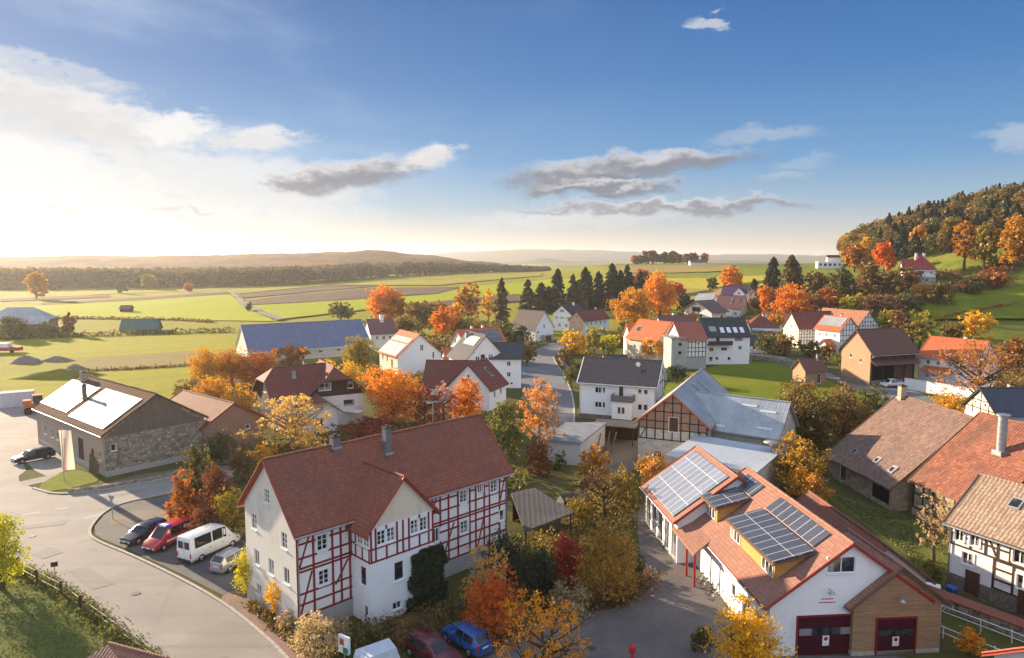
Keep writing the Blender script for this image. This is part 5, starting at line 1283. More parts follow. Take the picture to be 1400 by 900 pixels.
b = Block(r, 11.28, 8.11, 6.42, 3.19, WHITE2, ROOF_ANTH, trim=TRIM_DARK, near=False, wins={'R': [(4.05, 7.6, 1.8, 1.0, '3')] + row((1.2, 2.0, 3.6, 4.5, 6.2, 7.1), 5.0, .6, .9, '1') + row((3, 6), 2.2, 1, 1.2)}); b.chimney(-2, .5, 1.2, .7, TRIM_WHITE)
r = H('cream gabled house with long brick red roof before the spruces', 'house', 27.97, 253.22, 50.3)
b = Block(r, 16.58, 6.2, 5.72, 2.9, MINT, ROOF_DARKRED, wallm={'L': APRICOT}, trim=TRIM_BROWN, near=False, wins={'L': [(3.1, 6.9, .6, .8, '1')] + row((1.6, 4.4), 4.6, .7, .9) + row((1.6, 4.4), 2.2, .7, .9), 'F': row((2.5, 5, 8, 11, 14), 4.3, .9, 1.2) + row((2.5, 5, 8, 11, 14), 1.8, .9, 1.2)}); b.chimney(4.5, .3, 1.0, .6, CREAM); b.aerial(-1.5)

# --- orange roofed farm
r = H('farm building with broad bright orange roof and glowing cream wall', 'farmhouse', 38.57, 188.47, -56.7, name='farmhouse')
b = Block(r, 11.5, 9.43, 6.0, 4.47, CREAM, ROOF_ORANGE, trim=TRIM_ORANGE, near=False, wins={'R': [(4.7, 7.3, 1.6, 1.4, '2')], 'F': row((3, 6, 9), 3.6, .9, 1.2)}); b.skylight(-1, -3.6, 2.6, 1.2, 1.4)
b2 = Block(r, 11.0, 8.0, 5.4, 3.6, CREAM, ROOF_ORANGE, rot=62, c=(-7.6, 4.2), trim=TRIM_ORANGE, near=False, part='wing_wall', gut=False, wins={'F': row((3, 7), 3.2, .9, 1.2)})
r = H('grey rendered tower block with flat roof and two dark windows beside the orange roofed farm', 'outbuilding', 40.6, 173.6, 10.0, name='outbuilding')
mb = MB(); mb.box((0, 0, 3.9), (4.0, 5.0, 7.8)); mb.build('wall', plain('grey tower render', (.40, .39, .37), .9, .1, var=.15, scale=.8), r)
mb = MB(); mb.box((0, 0, 7.9), (4.7, 5.7, .22)); mb.build('roof', BITUMEN, r)
for z in (4.2, 6.3):
    mb = MB(); mb.box((.2, -2.53, z), (.95, .06, .85)); w_ = mb.build('window', TRIM_GREY, r); mb = MB(); mb.box((.2, -2.565, z), (.75, .02, .65)); mb.build('pane', DARKIN, w_)
r = H('red roofed house with black timber grid wall between grey tower and dark roofed house', 'house', 44.1, 176.4, 10.2, name='half_timbered_house')
b = Block(r, 6.6, 8.47, 7.55, 3.63, WHITE, ROOF_RED if False else tiles('salmon red tiles', (.36, .10, .07), (.42, .13, .09), aged=.2), trim=TRIM_ORANGE, near=False, wins={'F': [(1.4, 6.2, .6, .9, '1'), (4.6, 6.2, .6, .9, '1')]}, timber={'F': dict(z0=2.9, z1=7.5, step=.95, rails=(3.0, 4.3, 5.3, 6.7, 7.4)), 'L': dict(z0=7.4, rails=(7.5, 9), step=1.6)}, plinth=(2.9, GREYP, .08))
r = H('white house with anthracite roof, four white roof windows and dark balcony', 'house', 55.33, 184.64, 4.4)
b = Block(r, 11.8, 9.13, 7.41, 4.09, WHITE2, ROOF_ANTH, trim=TRIM_DARK, near=False, wins={'F': [(1.7, 3.9, 1.1, 1.1, '2'), (5.0, 4.0, 1.6, .9, '2'), (9.3, 4.3, 1.0, 1.0, '2'), (1.6, 1.4, 1.0, 1.2, '1'), (3.2, 1.5, .8, .9, '1'), (6.4, 1.5, .8, .9, '1'), (3.3, 6.6, 1.0, 1.2, '1'), (8.8, 6.6, 2.2, 1.2, '1s')]})
mb = MB(); mb.box(b.Q('F', 3.6, 5.2, .65), (6.4, 1.2, .16), R(0)); mb.box(b.Q('F', 3.6, 5.75, 1.22), (6.4, .08, .9)); mb.build('balcony', TRIM_DARK, r)
for i in range(4): b.slab('roof_window', -1, -1.6+1.75*i, -.6+1.75*i, 2.6, 4.0, plain('white blind', (.72, .72, .74), .4), .0, .12)
b.slab('lettered_panel', -1, -4.4, -2.6, 2.3, 3.6, TRIM_GREY, .0, .05); b.chimney(0, .4, .9, .6, TRIM_DARK); b.aerial(3.5)
r = H('dull red roof rising behind the orange roofed farm', 'house', 47.8, 206.0, 8.0)
b = Block(r, 9.9, 8.85, 6.66, 3.77, WHITE, ROOF_PURPLE, trim=TRIM_BROWN, near=False, wins={'F': row((2, 5, 8), 5, .9, 1.1), 'L': row((3, 6), 5, .9, 1.1)}); b.chimney(-.2, .4, 1.0, .6, WHITE)

# --- hamlet higher up
r = H('chalet with carved dark balcony under a low pale gable roof', 'house', 80.4, 292.5, -142.5, 1.0, name='chalet')
b = Block(r, 9.0, 14.0, 5.0, 3.9, WHITE, ROOF_BROWN, wallm={'R': WHITE}, trim=TRIM_BROWN, oe=1.2, og=1.4, near=False, wins={'R': row((2.2, 4, 8.5, 10.3), 1.9, 1.0, 1.2)+row((5, 7.5), 4.4, .9, 1.5)})
mb = MB(); b.qbox(mb, 'R', 3.2, 9.3, 2.7, 3.7, .02, 1.0); b.qbox(mb, 'R', 4.2, 8.3, 4.6, 6.4, .02, .12); mb.build('balcony', WOOD_DARK, r)
r = H('white house with wide brown purple roof and two white dormer boxes in the upper hamlet', 'house', 98.1, 313.0, -36.2, 1.2)
b = Block(r, 11.3, 10.3, 4.6, 5.1, WHITE, ROOF_PURPLE, trim=TRIM_BROWN, near=False, wins={'F': row((2, 9), 2.2, 1.4, 1.4), 'R': [(4.5, 5.6, 1, 1.2, '2'), (2.5, 2.4, 1, 1.2, '2'), (6.5, 2.4, 1, 1.2, '2')]}, wallm={'R': MINT})
b.skylight(-1, .8, 2.4, .7, 2.2); b.skylight(-1, 3.6, 2.0, .8, .8)
for a in (3.0, 6.6): mb = MB(); mb.box(b.Q('F', a, 2.5, .7), (2.6, 1.4, 2.6), 0); mb.build('bay', WHITE2, r)
r = H('violet roofed house with white triangular dormer at the top of the upper hamlet', 'house', 110, 345, -30.0, 5.5)
b = Block(r, 12, 9.5, 4.0, 4.6, WHITE, tiles('violet roof tiles', (.10, .055, .12), (.12, .065, .14), aged=.2), trim=TRIM_DARK, near=False, wins={'F': row((2, 6, 9), 2.2, 1.2, 1.2)})
b2 = Block(r, 3.2, 5.5, 5.0, 2.8, WHITE2, tiles('violet roof tiles', (.10, .055, .12), (.12, .065, .14)), rot=-90, c=(2.6, -3.4), near=False, gut=False, part='gable_dormer', wins={'R': [(2.7, 5.3, 1.2, 1.1, '2')]})
r = H('dark roofed house at the right end of the upper hamlet', 'house', 113, 324, 46.0, terr(113, 324))
b = Block(r, 11.0, 8.2, 4.0, 3.9, WHITE, ROOF_PURPLE, trim=TRIM_DARK, near=False, wins={'F': row((2, 6, 9), 2.2, 1.2, 1.2)})
r = H('grey roofed low house left of the violet roof in the upper hamlet', 'house', 92, 331, -50.0, 4.5)
b = Block(r, 9.0, 7.0, 3.6, 2.6, WHITE, METAL_ROOF, trim=TRIM_GREY, near=False, wins={'F': row((2, 6), 2.0, 1.0, 1.1)})
r = H('low house with faded red hipped roof and grey lean-to', 'house', 89.5, 252.0, -9.2, terr(89, 252))
b = Block(r, 10.5, 10.5, 3.0, 3.6, WHITE, ROOF_DARKRED, k=(.9, .9), trim=TRIM_BROWN, near=False, gut=False, wins={'F': row((2, 5, 8), 1.9, 1.2, 1.1)}); b.chimney(2, -.5, 1.0, .5, CHIM_BRICK)
mb = MB(); mb.hexa([Vector(p) for p in ((-5.4, -9.4, 2.1), (5.4, -9.4, 2.1), (5.4, -5.3, 2.7), (-5.4, -5.3, 2.7))], [Vector(p) for p in ((-5.4, -9.4, 2.22), (5.4, -9.4, 2.22), (5.4, -5.3, 2.82), (-5.4, -5.3, 2.82))], 0); [mb.box((x, -9.1, 1.05), (.2, .2, 2.1), m=1) for x in (-5, -1.7, 1.7, 5)]; mb.build('lean_to', [METAL_ROOF, TIMB_BROWN], r)
r = H('bright red roofed house behind the hipped roof', 'house', 98.0, 262.0, -5.0, terr(98, 262))
b = Block(r, 8.0, 7.0, 3.4, 3.0, WHITE, ROOF_ORANGE, trim=TRIM_RED, near=False, gut=False, wins={'F': row((2, 5), 2.0, 1.2, 1.1)})

for (x_, y_, th_, L_, W_, hw_, ri_, rm_, lab_) in ((62.5, 218.0, 22, 9, 7, 4.2, 3.4, 'ROOF_DARKRED', 'small dark red roofed house behind the anthracite roof'), (74.0, 232.0, -38, 8, 7, 4.0, 3.2, 'ROOF_ORANGE', 'small orange roofed house left of the hipped roof'), (70.0, 205.0, 8, 7, 5, 2.6, 2.0, 'ROOF_SLATE', 'low grey roofed shed at the lane wall below the hipped roof')):
    r = H(lab_, 'shed' if 'shed' in lab_ else 'house', x_, y_, th_, terr(x_, y_), name='shed' if 'shed' in lab_ else 'house')
    b = Block(r, L_, W_, hw_, ri_, WHITE, globals()[rm_], trim=TRIM_BROWN, near=False, gut=False, wins={'F': row((1.8, L_/2, L_-1.8), hw_*.55, .9, 1.1), 'R': row((W_*.3, W_*.7), hw_*.55, .9, 1.1), 'L': row((W_*.3, W_*.7), hw_*.55, .9, 1.1)})
    if hw_ > 3: b.chimney(1.0, .3, .9, .6, CHIM_BRICK)
# --- right hand farms
r = H('white gabled house with dark red roof and black timber grid on its long side', 'house', 93.51, 218.94, 13.8, name='half_timbered_house')
b = Block(r, 13.91, 7.62, 6.24, 4.42, WHITE, ROOF_DARKRED, wallm={'L': CREAM}, trim=TRIM_BROWN, near=False, wins={'L': row((2.2, 5.2), 3.0, .5, 1.1, '1')+row((3.8,), 6.4, .5, 1.0, '1'), 'F': row((2, 4), 4.6, .7, 1.0)}, timber={'F': dict(z0=.8, z1=6.2, step=1.0, rails=(.9, 2.2, 3.3, 4.2, 5.2, 6.1))}); b.chimney(3.4, .3, 1.0, .6, TRIM_DARK)
r = H('long barn with pale red roof and black and white timbered gable', 'barn', 108.79, 228.71, -63.6, .5, name='half_timbered_barn')
b = Block(r, 17.0, 10.1, 5.75, 4.31, WHITE, ROOF_PALE, trim=TRIM_BROWN, near=False, timber={'R': dict(z0=.5, step=1.25, rails=(.6, 2.2, 3.8, 5.6, 7.0, 8.4), braces=[(.3, 3.9, 1.2, 5.5), (9.8, 3.9, 8.9, 5.5), (2.6, 5.7, 3.7, 6.9), (7.4, 5.7, 6.3, 6.9)])}, wins={'F': row((4, 9), 3, 1, 1.2)})
r = H('white house with silvery solar roof, timbered gable and small orange porch', 'house', 95.16, 204.82, -62.8, name='half_timbered_house')
b = Block(r, 8.45, 7.68, 6.92, 3.41, WHITE, ROOF_ORANGE, trim=TRIM_ORANGE, near=False, wins={'F': row((1.5, 4, 6.8), 5.2, .6, .9)+row((1.5,), 2.2, .6, .9)}, timber={'R': dict(z0=.8, step=1.25, rails=(.9, 2.4, 3.9, 5.3, 6.8, 8.4), braces=[(.3, 5.4, 1.2, 6.7), (7.3, 5.4, 6.4, 6.7)])}); b.slab('solar_panel', -1, -3.9, 3.9, .3, 3.1, PV_GLARE); b.chimney(1, .5, 1.0, .6, CREAM); b.aerial(-2)
b2 = Block(r, 3.6, 3.0, 2.6, 1.3, WHITE2, ROOF_ORANGE, rot=-90, c=(1.2, -5.2), near=False, gut=False, trim=TRIM_ORANGE, part='porch', wins={'R': [(1.5, 1.2, 1.2, 2.2, 'd')]})
r = H('tall brick barn with brown roof, sunlit gable and open dark bay', 'barn', 80.98, 154.0, 19.1, name='brick_barn')
b = Block(r, 12.56, 7.98, 7.52, 4.13, BRICKP, ROOF_BROWN if False else tiles('chestnut roof tiles', (.15, .065, .05), (.18, .08, .06), aged=.3), wallm={'L': BRICKO, 'F': WOOD_RED}, trim=TRIM_BROWN, sag=.04, oe=.9, plinth=(1.2, BRICKP), wins={'L': [(2.6, 6.0, .6, .9, '1'), (5.4, 5.2, .6, .9, '1')], 'F': [(3.1, 2.6, 4.4, -1, 'x')]})
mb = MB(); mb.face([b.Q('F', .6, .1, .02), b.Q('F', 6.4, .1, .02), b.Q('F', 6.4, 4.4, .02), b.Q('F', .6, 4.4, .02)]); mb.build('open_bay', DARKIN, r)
mb = MB(); mb.hexa([b.Q('F', 0, 4.6, 1.6), b.Q('F', 12.5, 4.6, 1.6), b.Q('F', 12.5, 5.5, 0), b.Q('F', 0, 5.5, 0)], [b.Q('F', 0, 4.75, 1.6), b.Q('F', 12.5, 4.75, 1.6), b.Q('F', 12.5, 5.65, 0), b.Q('F', 0, 5.65, 0)]); mb.build('canopy', tiles('chestnut roof tiles', (.15, .065, .05), (.18, .08, .06)), r)
mb = MB(); [b.qbox(mb, 'F', a-.1, a+.1, 0, 7.4, .02, .12) for a in (.3, 3.4, 6.6, 9.5, 12.2)]; b.qbox(mb, 'F', 6.8, 12.3, 1.2, 1.4, .02, .1); b.qbox(mb, 'F', 0, 12.5, 6.3, 6.5, .02, .1); mb.build('timber_frame', TIMB_BROWN, r)
r = H('small orange brick hut with steep roof beside the lane', 'hut', 64.93, 151.79, 17.3, name='brick_hut')
b = Block(r, 5.33, 4.01, 3.35, 1.94, BRICK, tiles('chestnut roof tiles', (.15, .065, .05), (.18, .08, .06)), wallm={'L': BRICKO}, trim=TRIM_BROWN, gut=False, wins={'F': [(3.6, 1.4, 1.0, 2.2, 'd')]}); b.chimney(1.6, -.4, 1.3, .3, TRIM_GREY)
r = H('white two-storey house with bright orange roof and orange porch roof behind a garden wall', 'house', 97.48, 152.22, -58.4)
b = Block(r, 11.5, 9.67, 5.87, 3.76, WHITE2, ROOF_ORANGE, trim=TRIM_ORANGE, wins={'F': row((2.0, 4.2, 6.6, 9), 4.6, .8, .9)+row((2, 3.4), 1.6, .6, .8), 'R': [(4.8, 7.6, 1.0, 1.2, '2'), (2.5, 4.4, 1, 1.2, '2'), (7, 4.4, 1, 1.2, '2'), (2.5, 1.8, 1, 1.2, '2'), (7, 1.8, 1, 1.2, '2')]}); b.chimney(1.2, .3, .8, .6, CREAM)
mb = MB(); mb.hexa([b.Q('F', 1.5, 2.9, 2.2), b.Q('F', 7.5, 2.9, 2.2), b.Q('F', 7.5, 3.7, 0), b.Q('F', 1.5, 3.7, 0)], [b.Q('F', 1.5, 3.05, 2.2), b.Q('F', 7.5, 3.05, 2.2), b.Q('F', 7.5, 3.85, 0), b.Q('F', 1.5, 3.85, 0)]); mb.build('porch_roof', ROOF_ORANGE, r)
r = H('house with blue black ribbed roof and white timbered gable at the frame edge', 'house', 75.25, 100.44, -1.7, name='half_timbered_house')
b = Block(r, 14.0, 7.3, 5.33, 2.95, WHITE, tiles('blue black ribbed tiles', (.06, .065, .085), (.075, .08, .10), tw=.5, th=.42, aged=.1), wallm={'L': CREAM}, trim=TRIM_DARK, timber={'L': dict(z0=4.5, rails=(5.4, 6.6), step=1.8)}, wins={'L': [(2.4, 6.1, .5, .6, '1'), (4.6, 6.1, .5, .6, '1')], 'F': row((3, 7), 3, 1, 1.2)}); b.chimney(-2.4, .8, 1.0, .6, CHIM_BRICK); b.chimney(5, .5, 1.2, .6, CHIM_BRICK)
r = H('old barn with wide sagging brown pantile roof and tall metal flue', 'barn', 49.18, 80.54, -84.6, name='old_barn')
b = Block(r, 12.45, 17.72, 2.72, 7.2, OLDWALL, ROOF_OLD, trim=TRIM_BROWN, sag=.10, gut=False, wins={'F': [(3.0, 1.2, 1.3, 2.0, 'd'), (8.5, 1.5, 2.6, -1, 'x')], 'R': [(4, 1.3, 1.0, 2.0, 'd')]}, plinth=(.5, STONE))
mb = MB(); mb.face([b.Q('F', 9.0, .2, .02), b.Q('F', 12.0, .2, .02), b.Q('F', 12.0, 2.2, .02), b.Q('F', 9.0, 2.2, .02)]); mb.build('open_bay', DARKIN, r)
b.skylight(-1, -3.0, 7.6, .7, .6); b.skylight(-1, 1.2, 7.4, .8, .7); b.skylight(-1, 4.3, 7.6, .9, .8)
b.chimney(-5.4, -.3, 1.5, .7, CHIM_BRICK)
r = H('old barn with patchy red pantile roof adjoining the sagging brown one', 'barn', 51.2, 69.2, -79.8, name='old_barn')
b = Block(r, 9.6, 15.65, 3.94, 6.5, OLDWALL, ROOF_OLDRED, trim=TRIM_BROWN, sag=.10, gut=False, timber={'F': dict(z0=.8, step=1.4, rails=(.9, 2.4, 3.8))}, plinth=(.8, STONE))
mb = MB(); p = Vector((.78, -3.05, 0)); mb.tube([(p.x, p.y, 8.0-1.0), (p.x, p.y, 8.0+3.7)], .42, 14, 0); mb.tube([(p.x, p.y, 8.0+3.7), (p.x, p.y, 8.0+3.85)], .62, 14, 0); mb.box((p.x, p.y, 8.0), (1.1, 1.1, .5), m=0); mb.build('flue', ZINC, r)
r = H('low shed with dark mossy roof behind the tan roofed house', 'shed', 57.5, 66.0, -79.8, name='shed')
b = Block(r, 9.0, 9.0, 3.6, 3.0, OLDWALL, tiles('dark mossy tiles', (.075, .07, .068), (.10, .095, .09), aged=.5), trim=TRIM_DARK, sag=.06, gut=False)
r = H('black and white half-timbered house with tan pantile roof at the frame edge', 'house', 43.6, 50.87, -62.9, name='half_timbered_house')
b = Block(r, 16.0, 8.46, 5.6, 3.0, WHITE, ROOF_TAN, trim=TRIM_BROWN, tmat=TIMB_BROWN, sag=.05, wins={'F': [(.75, 4.7, .75, 1.15, '2t'), (1.95, 4.7, .75, 1.15, '2t'), (1.5, 2.9, .9, 1.0, '2t'), (5.25, 4.65, .95, 1.35, '2t'), (6.55, 4.65, .95, 1.35, '2t'), (5.6, 2.6, .9, 1.15, '2t'), (10, 4.6, .8, 1.2, '2t'), (12.5, 4.6, .8, 1.2, '2t'), (9.5, 2.6, .8, 1.0, '2t')]},
    timber={'F': [dict(z0=3.7, z1=5.55, posts=[.1, 1.65, 2.8, 3.7, 4.6, 5.9, 7.2, 8.4, 9.2, 10.7, 11.8, 13.2, 14.5, 15.9], rails=(3.75, 4.55, 5.5), braces=[(2.9, 5.4, 3.6, 3.9), (7.3, 3.9, 8.3, 5.4)]), dict(z0=1.3, z1=3.7, a0=3.4, posts=[3.5, 4.9, 6.3, 7.4, 8.6, 10.2, 11.5, 13, 14.5, 15.9], rails=(1.35, 2.1, 2.95, 3.62))], 'L': dict(z0=1.3, rails=(1.35, 3.7, 5.5), step=1.4)}, plinth=(1.25, DARKSTONE, .06))
b.skylight(-1, -4.6, 1.6, .9, .9); b.aerial(1.2, 2.2); b.chimney(-.6, .5, .9, .5, CHIM_GREY)
for a in (2.0, 5.9): mb = MB(); b.qbox(mb, 'F', a-.55, a+.55, .15, 2.05, .06, .10); mb.build('door', DOOR_BROWN, r)
mb = MB(); mb.hexa([b.Q('F', 7.6, 2.3, 1.9), b.Q('F', 10.6, 2.3, 1.9), b.Q('F', 10.6, 2.9, .05), b.Q('F', 7.6, 2.9, .05)], [b.Q('F', 7.6, 2.42, 1.9), b.Q('F', 10.6, 2.42, 1.9), b.Q('F', 10.6, 3.02, .05), b.Q('F', 7.6, 3.02, .05)]); [mb.tube([b.Q('F', a, 0, 1.7), b.Q('F', a, 2.35, 1.7)], .06, 6) for a in (7.8, 10.4)]; mb.build('porch', tiles('porch tiles', (.12, .06, .05), (.15, .08, .06)), r)

# --- centre
r = H('long white house with dark brown roof, small balcony and white dish on the roof', 'house', 18.97, 119.31, -21.7)
b = Block(r, 12.97, 7.71, 6.49, 3.38, WHITE2, ROOF_BROWN, trim=TRIM_WHITE, wins={'F': [(3.3, 5.1, 1.2, 1.0, '2'), (4.25, 5.1, .5, 1.0, '1'), (3.3, 2.6, 1.2, 1.0, '2'), (4.25, 2.6, .5, 1.0, '1'), (7.16, 5.0, .8, 1.9, '1'), (10.3, 5.3, .7, .8, '1'), (11.3, 5.3, .7, .8, '1'), (10.35, 2.7, .7, 1.0, '1'), (11.3, 2.7, .7, 1.0, '1')], 'R': [(4.5, 4.5, .8, 1.0, '2')]},
    timber={'R': dict(z0=3.6, step=1.9, rails=(3.7, 6.4), braces=[(.5, 3.8, 2.6, 6.2), (7.2, 3.8, 5.2, 6.2)])}, plinth=(.9, DARKSTONE, .05)); b.chimney(1.2, .6, .5, .5, CHIM_BRICK); b.aerial(-3.0, 2.4); b.slab('skylight', -1, 3.6, 4.4, 1.6, 2.3, GLASS, .0, .08)
mb = MB(); mb.tube([b.slope(-1, 3.1, 1.4, 0), b.slope(-1, 3.1, 1.4, 0)+Vector((0, 0, .5))], .03, 5); p = b.slope(-1, 3.1, 1.4, 0)+Vector((-.1, -.1, .65)); mb.tube([p+Vector((0, .06, 0)), p, p+Vector((0, -.07, 0))], [.12, .36, .40], 12); mb.build('satellite_dish', TRIM_WHITE, r)
mb = MB(); b.qbox(mb, 'F', 6.1, 9.4, .85, 3.75, .0, 1.9); bo = mb.build('bay', WHITE2, r)
mb = MB(); b.qbox(mb, 'F', 6.05, 9.45, -.2, .85, .0, 1.95); mb.build('bay_plinth', DARKSTONE, bo)
mb = MB(); b.qbox(mb, 'F', 5.9, 9.6, 3.75, 3.9, .0, 2.2)
for d0, d1, a0, a1 in ((2.08, 2.18, 5.95, 9.55), (.02, 2.07, 5.95, 6.03), (.02, 2.07, 9.47, 9.55)): b.qbox(mb, 'F', a0, a1, 3.91, 4.8, d0, d1)
mb.build('balcony', plain('balcony slats', (.16, .13, .12), .7), r)
mb = MB(); b.qbox(mb, 'F', 7.0, 8.35, 1.7, 2.95, 1.905, 1.95); [b.qbox(mb, 'F', a-.035, a+.035, 1.75, 2.9, 1.951, 1.965) for a in (7.67,)]; w_ = mb.build('window', TRIM_WHITE, r)
for a in (7.08, 7.75): mb = MB(); b.qbox(mb, 'F', a, a+.5, 1.8, 2.85, 1.951, 1.957); mb.build('pane', GLASS, w_)
r = H('large barn with bluish grey sheet roof and brick filled timber gable', 'barn', 25.42, 99.67, -114.2, name='timber_barn')
b = Block(r, 22.6, 8.9, 5.87, 3.75, PALESTONE, METAL_ROOF, c=(0, 0), trim=TRIM_ORANGE, sag=.03, gut=False, timber={'R': dict(z0=3.5, step=1.1, rails=(3.6, 5.0, 6.0, 7.3, 8.5), braces=[(.3, 3.7, 1.0, 5.0), (8.6, 3.7, 7.9, 5.0)], w=.15)}, wins={'R': [(4.6, 5.7, 1.3, 2.0, 'd'), (2.6, 1.5, 1.1, 1.0, '1'), (5.6, 1.5, 1.4, 1.3, '1')]})
mb = MB(); g = 3.75/4.45; p = clip_poly(clip_poly([(0, 5.05), (8.9, 5.05), (8.9, 9.6), (0, 9.6)], -g, 1, 5.85), g, 1, 5.85+g*8.9)
for a0, a1, e0, e1 in ((0, 3.95, 5.05, 9.6), (5.25, 8.9, 5.05, 9.6), (3.95, 5.25, 6.7, 9.6)):
    q = clip_poly(clip_poly(clip_poly(clip_poly(p, 1, 0, a1), -1, 0, -a0), 0, 1, e1), 0, -1, -e0)
    if len(q) > 2: mb.face([b.Q('R', *t, .015) for t in q])
mb.build('brick_infill', BRICK, r)
wg = Block(r, 12.4, 8.3, 5.0, 3.5, PALESTONE, METAL_ROOF, rot=77.8, c=(4.1, 7.5), trim=TRIM_GREY, sag=.03, gut=False, part='wing_wall', wins={'F': [(9.5, 3.0, 1.8, .9, '1')]})
for i, (u, v) in enumerate(((1.6, 1.0), (4.2, 1.5), (4.4, 3.6), (-1.5, 4.0))): wg.slab('roof_light', -1, u-1.0, u+1.0, v-.15, v+.15, plain('pale roof light', (.55, .58, .60), .4), .01, .05)
for u in (1.0, -2.6): b.slab('roof_hatch', 1, u-.15, u+.15, .6, 2.9, TRIM_DARK, .01, .06)
r = H('low shed with smooth pale grey blue sheet roof behind the solar roofed station', 'shed', 25.2, 81.4, -39.0, name='shed')
mb = MB(); mb.box((0, 0, 1.9), (10.4, 8.2, 3.8)); mb.build('wall', PALESTONE, r)
mb = MB(); mb.hexa([Vector(p) for p in ((-5.5, -4.4, 3.82), (5.5, -4.4, 3.82), (5.5, 4.4, 4.5), (-5.5, 4.4, 4.5))], [Vector(p) for p in ((-5.5, -4.4, 3.97), (5.5, -4.4, 3.97), (5.5, 4.4, 4.65), (-5.5, 4.4, 4.65))]); mb.build('roof', METAL_PALE, r)
r = H('flat roofed pale garage in front of the long white house', 'garage', 8.78, 95.8, 0, name='garage')
def quad_prism(poly, z0, z1, name, m, par, inset=0.0):
    c = Vector((sum(p[0] for p in poly)/4, sum(p[1] for p in poly)/4, 0)); pts = [Vector((p[0], p[1], 0)) for p in poly]; pts = [p+(c-p).normalized()*inset for p in pts]
    zz0 = z0 if isinstance(z0, (list, tuple)) else [z0]*4; zz1 = z1 if isinstance(z1, (list, tuple)) else [z1]*4
    mb = MB(); mb.hexa([p+Vector((0, 0, a)) for p, a in zip(pts, zz0)], [p+Vector((0, 0, a)) for p, a in zip(pts, zz1)]); return mb.build(name, m, par)
gp = [(4.37-8.78, 91.43-95.8), (8.96-8.78, 89.56-95.8), (13.94-8.78, 101.11-95.8), (7.83-8.78, 101.11-95.8)]
quad_prism(gp, 0, 3.05, 'wall', plaster('pale grey render', (.50, .50, .49), amt=.4), r, .45); quad_prism(gp, 3.06, 3.26, 'roof', BITUMEN, r)
mb = MB(); d = (Vector((*gp[2], 0))-Vector((*gp[1], 0))).normalized(); s_ = Vector((d.y, -d.x, 0)); o_ = Vector((*gp[1], 0))+(Vector((0, 0, 0))-s_*.30)
for a in (3.0, 6.0, 8.6): mb = MB(); mb.hexa([o_+d*a+Vector((0, 0, 1.5)), o_+d*(a+1.1)+Vector((0, 0, 1.5)), o_+d*(a+1.1)-s_*.3+Vector((0, 0, 1.5)), o_+d*a-s_*.3+Vector((0, 0, 1.5))], [o_+d*a+Vector((0, 0, 2.3)), o_+d*(a+1.1)+Vector((0, 0, 2.3)), o_+d*(a+1.1)-s_*.3+Vector((0, 0, 2.3)), o_+d*a-s_*.3+Vector((0, 0, 2.3))]); mb.build('window', GLASS, r)
r = H('open carport with dark ribbed roof beside the half-timbered house', 'carport', 2.37, 67.7, 0, name='carport')
cp_ = [(-.11-2.37, 70.92-67.7), (1.15-2.37, 61.18-67.7), (6.05-2.37, 66.0-67.7), (2.38-2.37, 72.65-67.7)]
quad_prism(cp_, [2.72, 2.5, 2.5, 2.72], [2.86, 2.64, 2.64, 2.86], 'roof', METAL_DARK, r)
for p in cp_:
    mb = MB(); mb.box((p[0]*.9, p[1]*.9, 1.25), (.16, .16, 2.5)); mb.build('post', TIMB_BROWN, r)
mb = MB(); mb.box((.6, .8, 1.0), (1.6, 3.6, 1.9), R(50)); mb.build('wood_stack', WOOD_GREY, r)
mb = MB(); a_, b_ = Vector((cp_[0][0]*.9, cp_[0][1]*.9, 0)), Vector((cp_[3][0]*.9, cp_[3][1]*.9, 0)); mb.bar(a_+Vector((0, 0, 1.25)), b_+Vector((0, 0, 1.25)), .08, 2.4); mb.build('back_wall', WOOD_DARK, r)
r = H('tiny hut with grey roof and red door behind the long white house', 'hut', 24.5, 165.5, 15.0, name='hut')
b = Block(r, 5.4, 4.4, 2.6, 1.6, BEIGE, ROOF_SLATE, trim=TRIM_GREY, gut=False, near=False, wins={'F': [(3.2, 1.2, 1.0, 2.0, 'd')]})
r = H('roof of a red tiled hut cut off by the lower frame edge beside the lawn', 'hut', -23.6, 40.5, -21.0, name='hut')
b = Block(r, 6.4, 4.0, 1.9, 1.5, BRICK, tiles('reddish hut tiles', (.26, .11, .08), (.32, .15, .10), aged=.3), k=(.95, 0), trim=TRIM_WHITE, gut=False)
r = H('corner of a bright red tiled roof at the lower right frame corner', 'house', 36.0, 36.5, 12.0)
b = Block(r, 16.0, 6.4, 4.6, 2.2, WHITE, tiles('vivid red tiles', (.34, .035, .03), (.40, .05, .04), aged=.2), trim=TRIM_RED, gut=False)

# --- on the hill and in the fields
zz = terr(168, 292)
r = H('white hill house with steep red hipped roof below the forest', 'house', 168, 290, -20, zz-1.5, name='hill_house')
b = Block(r, 9.5, 9.0, 6.6, 5.2, WHITE2, ROOF_DARKRED if False else tiles('crimson tiles', (.30, .045, .05), (.35, .06, .06), aged=.15), k=(.9, .9), trim=TRIM_WHITE, near=False, gut=False, oe=.7, wins={'F': row((2, 5, 8), 5.0, .8, 1.0)+row((2, 5, 8), 1.9, .9, 1.2)}, plinth=(3.2, GREYP, .1)); b.chimney(-1.6, .8, 1.4, .8, WHITE, above=11.5); b.chimney(1.2, .4, 1.4, .8, WHITE, above=11.5)
b2 = Block(r, 4.0, 4.5, 7.6, 2.6, WHITE2, tiles('crimson tiles', (.30, .045, .05), (.35, .06, .06), aged=.15), rot=180, c=(-5.0, -1.0), near=False, gut=False, part='turret_wall', wins={'R': [(2.2, 7.0, .8, 1.0, '2')]})
zz = terr(180, 400)
